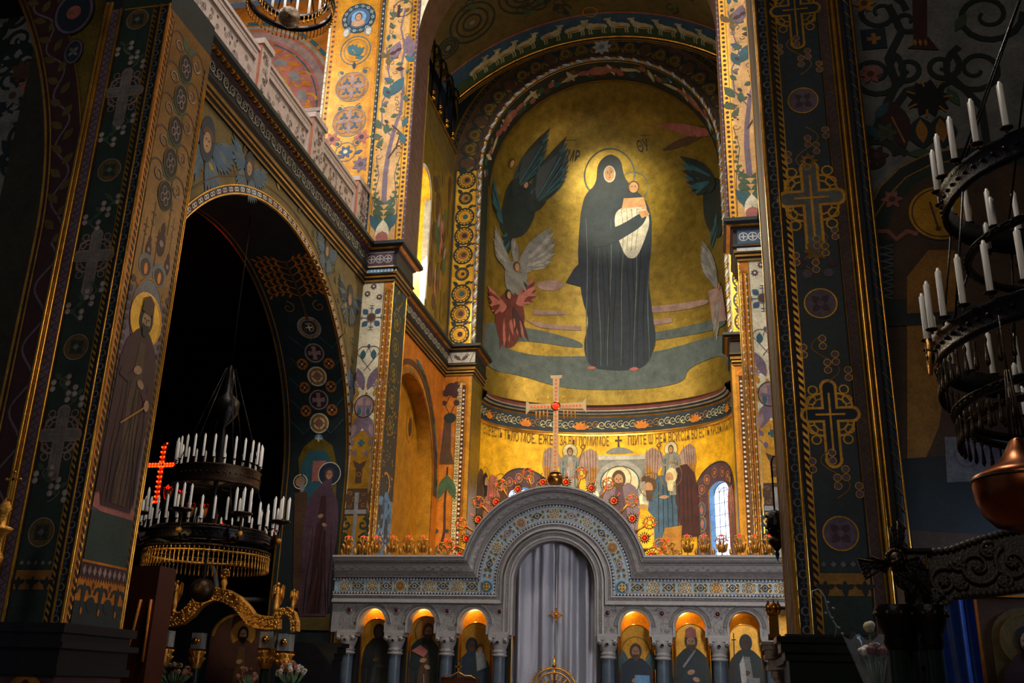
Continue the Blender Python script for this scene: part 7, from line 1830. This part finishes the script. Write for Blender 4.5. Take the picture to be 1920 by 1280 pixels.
# ledge with an openwork brass rail at the foot of the left wall
q = PY(600, 1200, 23.2)
ld = thing('wall_ledge', 'dark moulded ledge at the foot of the painted arch, left of the altar screen', 'ledge', (q.x-.2, 23.6, 0))
b = MB()
for z0, z1, e in ((2.45, 2.55, .7), (2.3, 2.45, .62), (2.15, 2.3, .55), (0, 2.15, .5)): b.box(-e-.4, e, -.3, .3, z0, z1, M_darkst)
b.build('body', ld)
st = thing('icon_stand', 'small dark stand with a wavy gilt crest and cross before the third icon', 'stand', (niches[2], YI-1.2, 0))
zq = PY(888, 1262, YI-1.2).z
b = MB(); b.box(-.42, .42, -.1, .3, 0, zq-.1, M_woodr); b.build('body', st)
b = MB(); b.tube([(-.42, -.12, zq-.12), (-.3, -.12, zq-.06), (-.15, -.12, zq-.06), (0, -.12, zq+.02), (.15, -.12, zq-.06), (.3, -.12, zq-.06), (.42, -.12, zq-.12)], .015, 'golds', 6); b.build('crest', st)
b = MB(); b.box(-.02, .02, -.13, -.11, zq, zq+.24, 'golds'); b.box(-.08, .08, -.13, -.11, zq+.12, zq+.16, 'golds'); b.build('cross', st)

# right: dark carved canopy shrine with a cherub
RY = 9.6
def rp(px, py, dy=0): p = PY(px, py, RY); return (p.x, RY+dy, p.z)
rs = thing('carved_canopy', 'dark carved wooden canopy with scrollwork at the lower right', 'shrine', (0, 0, 0))
b = MB(); x0 = rp(1733, 1050)[0]; x1 = x0+3.2
def zz_(px, py): return rp(px, py)[2]
top = [(rp(a, c)[0], rp(a, c)[2]) for a, c in ((1733, 1035), (1780, 1030), (1830, 1012), (1880, 998), (1925, 992), (2020, 985))]
bot = [(rp(a, c)[0], rp(a, c)[2]) for a, c in ((2020, 1098), (1925, 1108), (1850, 1118), (1800, 1120), (1785, 1128), (1770, 1140), (1733, 1140))]
b.prism(top+bot, (0, RY, 0), (1, 0, 0), (0, 0, 1), (0, 1, 0), .25, M_wood)
for i in range(len(top)-1):
    a, c = Vector((top[i][0], RY-.03, top[i][1])), Vector((top[i+1][0], RY-.03, top[i+1][1])); n = int((c-a).length/.045)
    for k in range(n): b.sphere(a.lerp(c, (k+.5)/n), .028, M_wood, 6)
for i in range(len(bot)-1):
    a, c = Vector((bot[i][0], RY-.03, bot[i][1]+.03)), Vector((bot[i+1][0], RY-.03, bot[i+1][1]+.03)); n = max(1, int((c-a).length/.045))
    for k in range(n): b.sphere(a.lerp(c, (k+.5)/n), .028, M_wood, 6)
fz = b.build('frieze', rs)
b = MB()
def curl(px, py, r, a0, turns, h):
    x, y, z = rp(px, py, -.02); n = int(16*turns); b.tube([(x+r*(1-.85*i/n)*cos(a0+h*2*PI*turns*i/n), y-.02, z+r*(1-.85*i/n)*sin(a0+h*2*PI*turns*i/n)) for i in range(n+1)], [.022-.012*i/n for i in range(n+1)], M_wood, 6)
    for k in range(6): a = k*PI/3; b.tube([(x, y-.03, z), (x+.05*cos(a), y-.03, z+.05*sin(a))], [.02, .014], M_wood, 5)
for px, py, r, a0, h in ((1768, 1090, .13, 1, 1), (1830, 1062, .17, 0, -1), (1897, 1055, .16, 2, 1), (1752, 1118, .07, 0, 1), (1852, 1032, .08, 1, 1), (1880, 1088, .08, 2, -1), (1798, 1092, .06, 0, -1), (1795, 1055, .07, 3, 1), (1960, 1045, .15, 1, -1)): curl(px, py, r, a0, 1.5, h)
b.build('scrollwork', fz)
b = MB(); xa, xb = rp(1688, 1060)[0], rp(1733, 1060)[0]; b.box(xa, xb, RY-.05, RY+.3, rp(1700, 1145)[2], rp(1700, 1030)[2], M_wood); b.box(xa-.05, xb+.06, RY-.1, RY+.35, rp(1700, 1036)[2], rp(1700, 1030)[2], M_darkst)
for k in range(3): b.tube([(xa+.02+.1*k, RY-.06, rp(1700, 1145)[2]), (xa+.02+.1*k, RY-.06, rp(1700, 1040)[2])], .01, 'goldd', 4)
b.build('pier_block', rs)
for px, w_, dy in ((1672, .09, -.15), (1735, .08, -.15), (1705, .07, .1)):
    x, y, z = rp(px, 1150, dy); b = MB(); b.lathe([(w_, z-.32), (w_*1.3, z-.26), (w_*1.2, z-.2), (w_*1.7, z-.1), (w_*2.0, z), (w_*1.8, z+.06)], (x, y, 0), M_bronzeb, 14)
    for k in range(9): a = k*.7; b.sphere((x+w_*1.8*cos(a), y+w_*1.8*sin(a), z-.02), .03, M_bronze, 6)
    b.build('capital', rs); b = MB(); b.lathe([(w_, 0), (w_*.95, z-.3)], (x, y, 0), M_green, 14); b.build('column', rs)
ch = thing('cherub_head', 'dark winged cherub head on the corner of the carved canopy', 'figurine', rp(1672, 1058, -.25))
b = MB(); b.sphere((0, 0, 0), .07, M_bronze, 16, (1, .9, 1.2)); b.sphere((0, -.065, -.005), .014, M_bronze, 8)
for q in (-1, 1): b.sphere((q*.025, -.058, .015), .012, M_bronzeb, 6); b.sphere((q*.035, -.045, -.02), .022, M_bronze, 8)
b.tube([(-.02, -.062, -.04), (.02, -.062, -.04)], .006, M_bronzeb, 4)
random.seed(5)
for k in range(22): a = PI*k/21; b.sphere((.075*cos(a), .01*random.random(), .02+.075*sin(a)), .022, M_bronze, 6)
b.build('head', ch)
for (pts, nm_) in (([(.03, .02), (.12, .28), (.05, .36), (-.02, .3), (-.04, .1)], 'wing'), ([(-.05, -.02), (-.2, .04), (-.33, .02), (-.28, -.16), (-.2, -.06), (-.1, -.1)], 'wing'), ([(.05, 0), (.2, .04), (.27, -.08), (.26, -.28), (.2, -.27), (.16, -.12), (.06, -.08)], 'wing'), ([(-.04, -.06), (.1, -.08), (.16, -.2), (.1, -.3), (0, -.22)], 'wing')):
    b = MB(); b.prism(pts, (0, .03, 0), (1, 0, 0), (0, 0, 1), (0, 1, 0), .03, M_bronzeb); c = Vector((pts[0][0], .02, pts[0][1]))
    for p_ in pts[1:]: b.tube([c, (p_[0], .02, p_[1])], .01, M_bronze, 4)
    b.build(nm_, ch)
# deep blue cloth and an icon behind the canopy
s = SurfY(12.9)
bc = thing('blue_drapery', 'deep blue cloth hanging in the dark doorway under the canopy', 'curtain', (PY(1800, 1200, 12.9).x, 12.9, 0))
b = MB(); zt_ = PY(1800, 1110, 12.9).z
b.grid(lambda i, j: (-.55+1.1*i, .07*sin(i*22)+.04*sin(i*41+j*2), zt_*j+.3*(1-j)), 60, 6, mat('deep blue cloth', '1c3a78', 0, .5, .4, 6)); b.build('cloth', bc)
q = PY(1925, 1200, 12)
ic = thing('framed_icon', 'dim arched framed icon at the lower right edge', 'icon', (q.x, 12, 0))
b = MB(); zt_ = PY(1895, 1135, 12).z; b.box(-.46, .6, 0, .08, .4, zt_+.1, 'brown'); b.prism([(-.36, .5), (.36, .5), (.36, zt_-.35)]+[(.36*cos(PI*k/12), zt_-.35+.33*sin(PI*k/12)) for k in range(1, 12)]+[(-.36, zt_-.35)], (0, -.02, 0), (1, 0, 0), (0, 0, 1), (0, 1, 0), .03, 'olive'); b.build('panel', ic)
b = MB(); b.tube([(-.48, -.02, .4), (-.48, -.02, zt_+.1), (.62, -.02, zt_+.1)], .02, 'orange', 6); b.build('frame', ic)
S = SurfY(-.02); S.figure(0, .3, zt_-.5, 'wine', 'dk', 'olive', 'black', 1, .34); S.mb.build('painting', ic)
# dark table with candles, orchid spray and wrapped bouquet at the foot of the right pier
q = PY(1590, 1230, 11.2)
tb = thing('marble_ledge', 'dark green marble ledge at the foot of the right pier', 'ledge', (q.x, 11.4, 0))
b = MB(); zt_ = PY(1590, 1195, 11.2).z
for z0, z1, e in ((zt_-.06, zt_, 0), (zt_-.16, zt_-.06, -.04), (zt_-.24, zt_-.16, -.08), (0, zt_-.24, -.12)): b.box(-.72-e, .5+e, -.3-e, .3, z0, z1, M_green)
b.build('body', tb)
q = PY(1640, 1215, 10.6)
bq = thing('wrapped_bouquet', 'cellophane-wrapped red and white bouquet below the right pier', 'flowers', (q.x, 10.6, q.z))
film = bpy.data.materials.new('clear film'); film.use_nodes = True; fb = film.node_tree.nodes['Principled BSDF']; fb.inputs['Base Color'].default_value = (.8, .85, .9, 1); fb.inputs['Roughness'].default_value = .08; fb.inputs['Alpha'].default_value = .1; _M['clear film'] = film
b = MB(); random.seed(3)
b.grid(lambda i, j: ((.06+.22*j+.03*sin(i*31))*cos(2*PI*i), (.06+.22*j+.03*sin(i*31))*sin(2*PI*i), -.5+.62*j+.04*sin(i*44)), 26, 5, film, False, True); b.build('wrapping', bq)
for k in range(14):
    a = k*2.4; r_ = .04*sqrt(k); c = Vector((r_*cos(a), r_*sin(a), .02-.4*r_)); b = MB(); b.sphere(c, .045, 'red' if k % 4 else 'white', 8)
    for j in range(5): aa = j*1.26; b.sphere(c+Vector((.03*cos(aa), .03*sin(aa), .01)), .025, 'red' if k % 4 else 'white', 6)
    b.build('flower', bq)
b = MB(); b.sphere((-.04, -.02, .2), .055, 'wool', 10); b.sphere((-.02, -.04, .22), .04, 'white', 8); b.tube([(-.04, 0, .18), (0, 0, -.4)], .008, 'gr2', 4); b.build('white_rose', bq, label='single white rose above the wrap')
b = MB()
for k in range(12): a = k*.52; b.tube([(0, 0, -.9), (.03*cos(a), .03*sin(a), -.4), (.1*cos(a), .1*sin(a), -.08)], .008, 'gr2', 4)
b.lathe([(.09, -.5-q.z+.5), (.1, -.9), (.05, -.5)], (0, 0, 0), M_green, 10); b.build('stems', bq)
q = PY(1555, 1150, 11.1)
os_ = thing('metal_sprig', 'thin curled metal sprig standing on the ledge of the right pier', 'ornament', (q.x, 11.25, zt_))
b = MB(); b.tube([(.05, 0, 0), (.08, 0, .12), (.03, 0, .2), (0, 0, .3), (-.02, 0, .42), (-.08, 0, .5), (-.14, 0, .48), (-.15, 0, .42), (-.11, 0, .4)], .009, 'silver', 5)
for x, z in ((-.02, .25), (.04, .2), (.06, .3), (.01, .36), (.1, .1), (.13, .04)): b.sphere((x, -.01, z), .016, 'silver', 6)
b.build('sprig', os_)
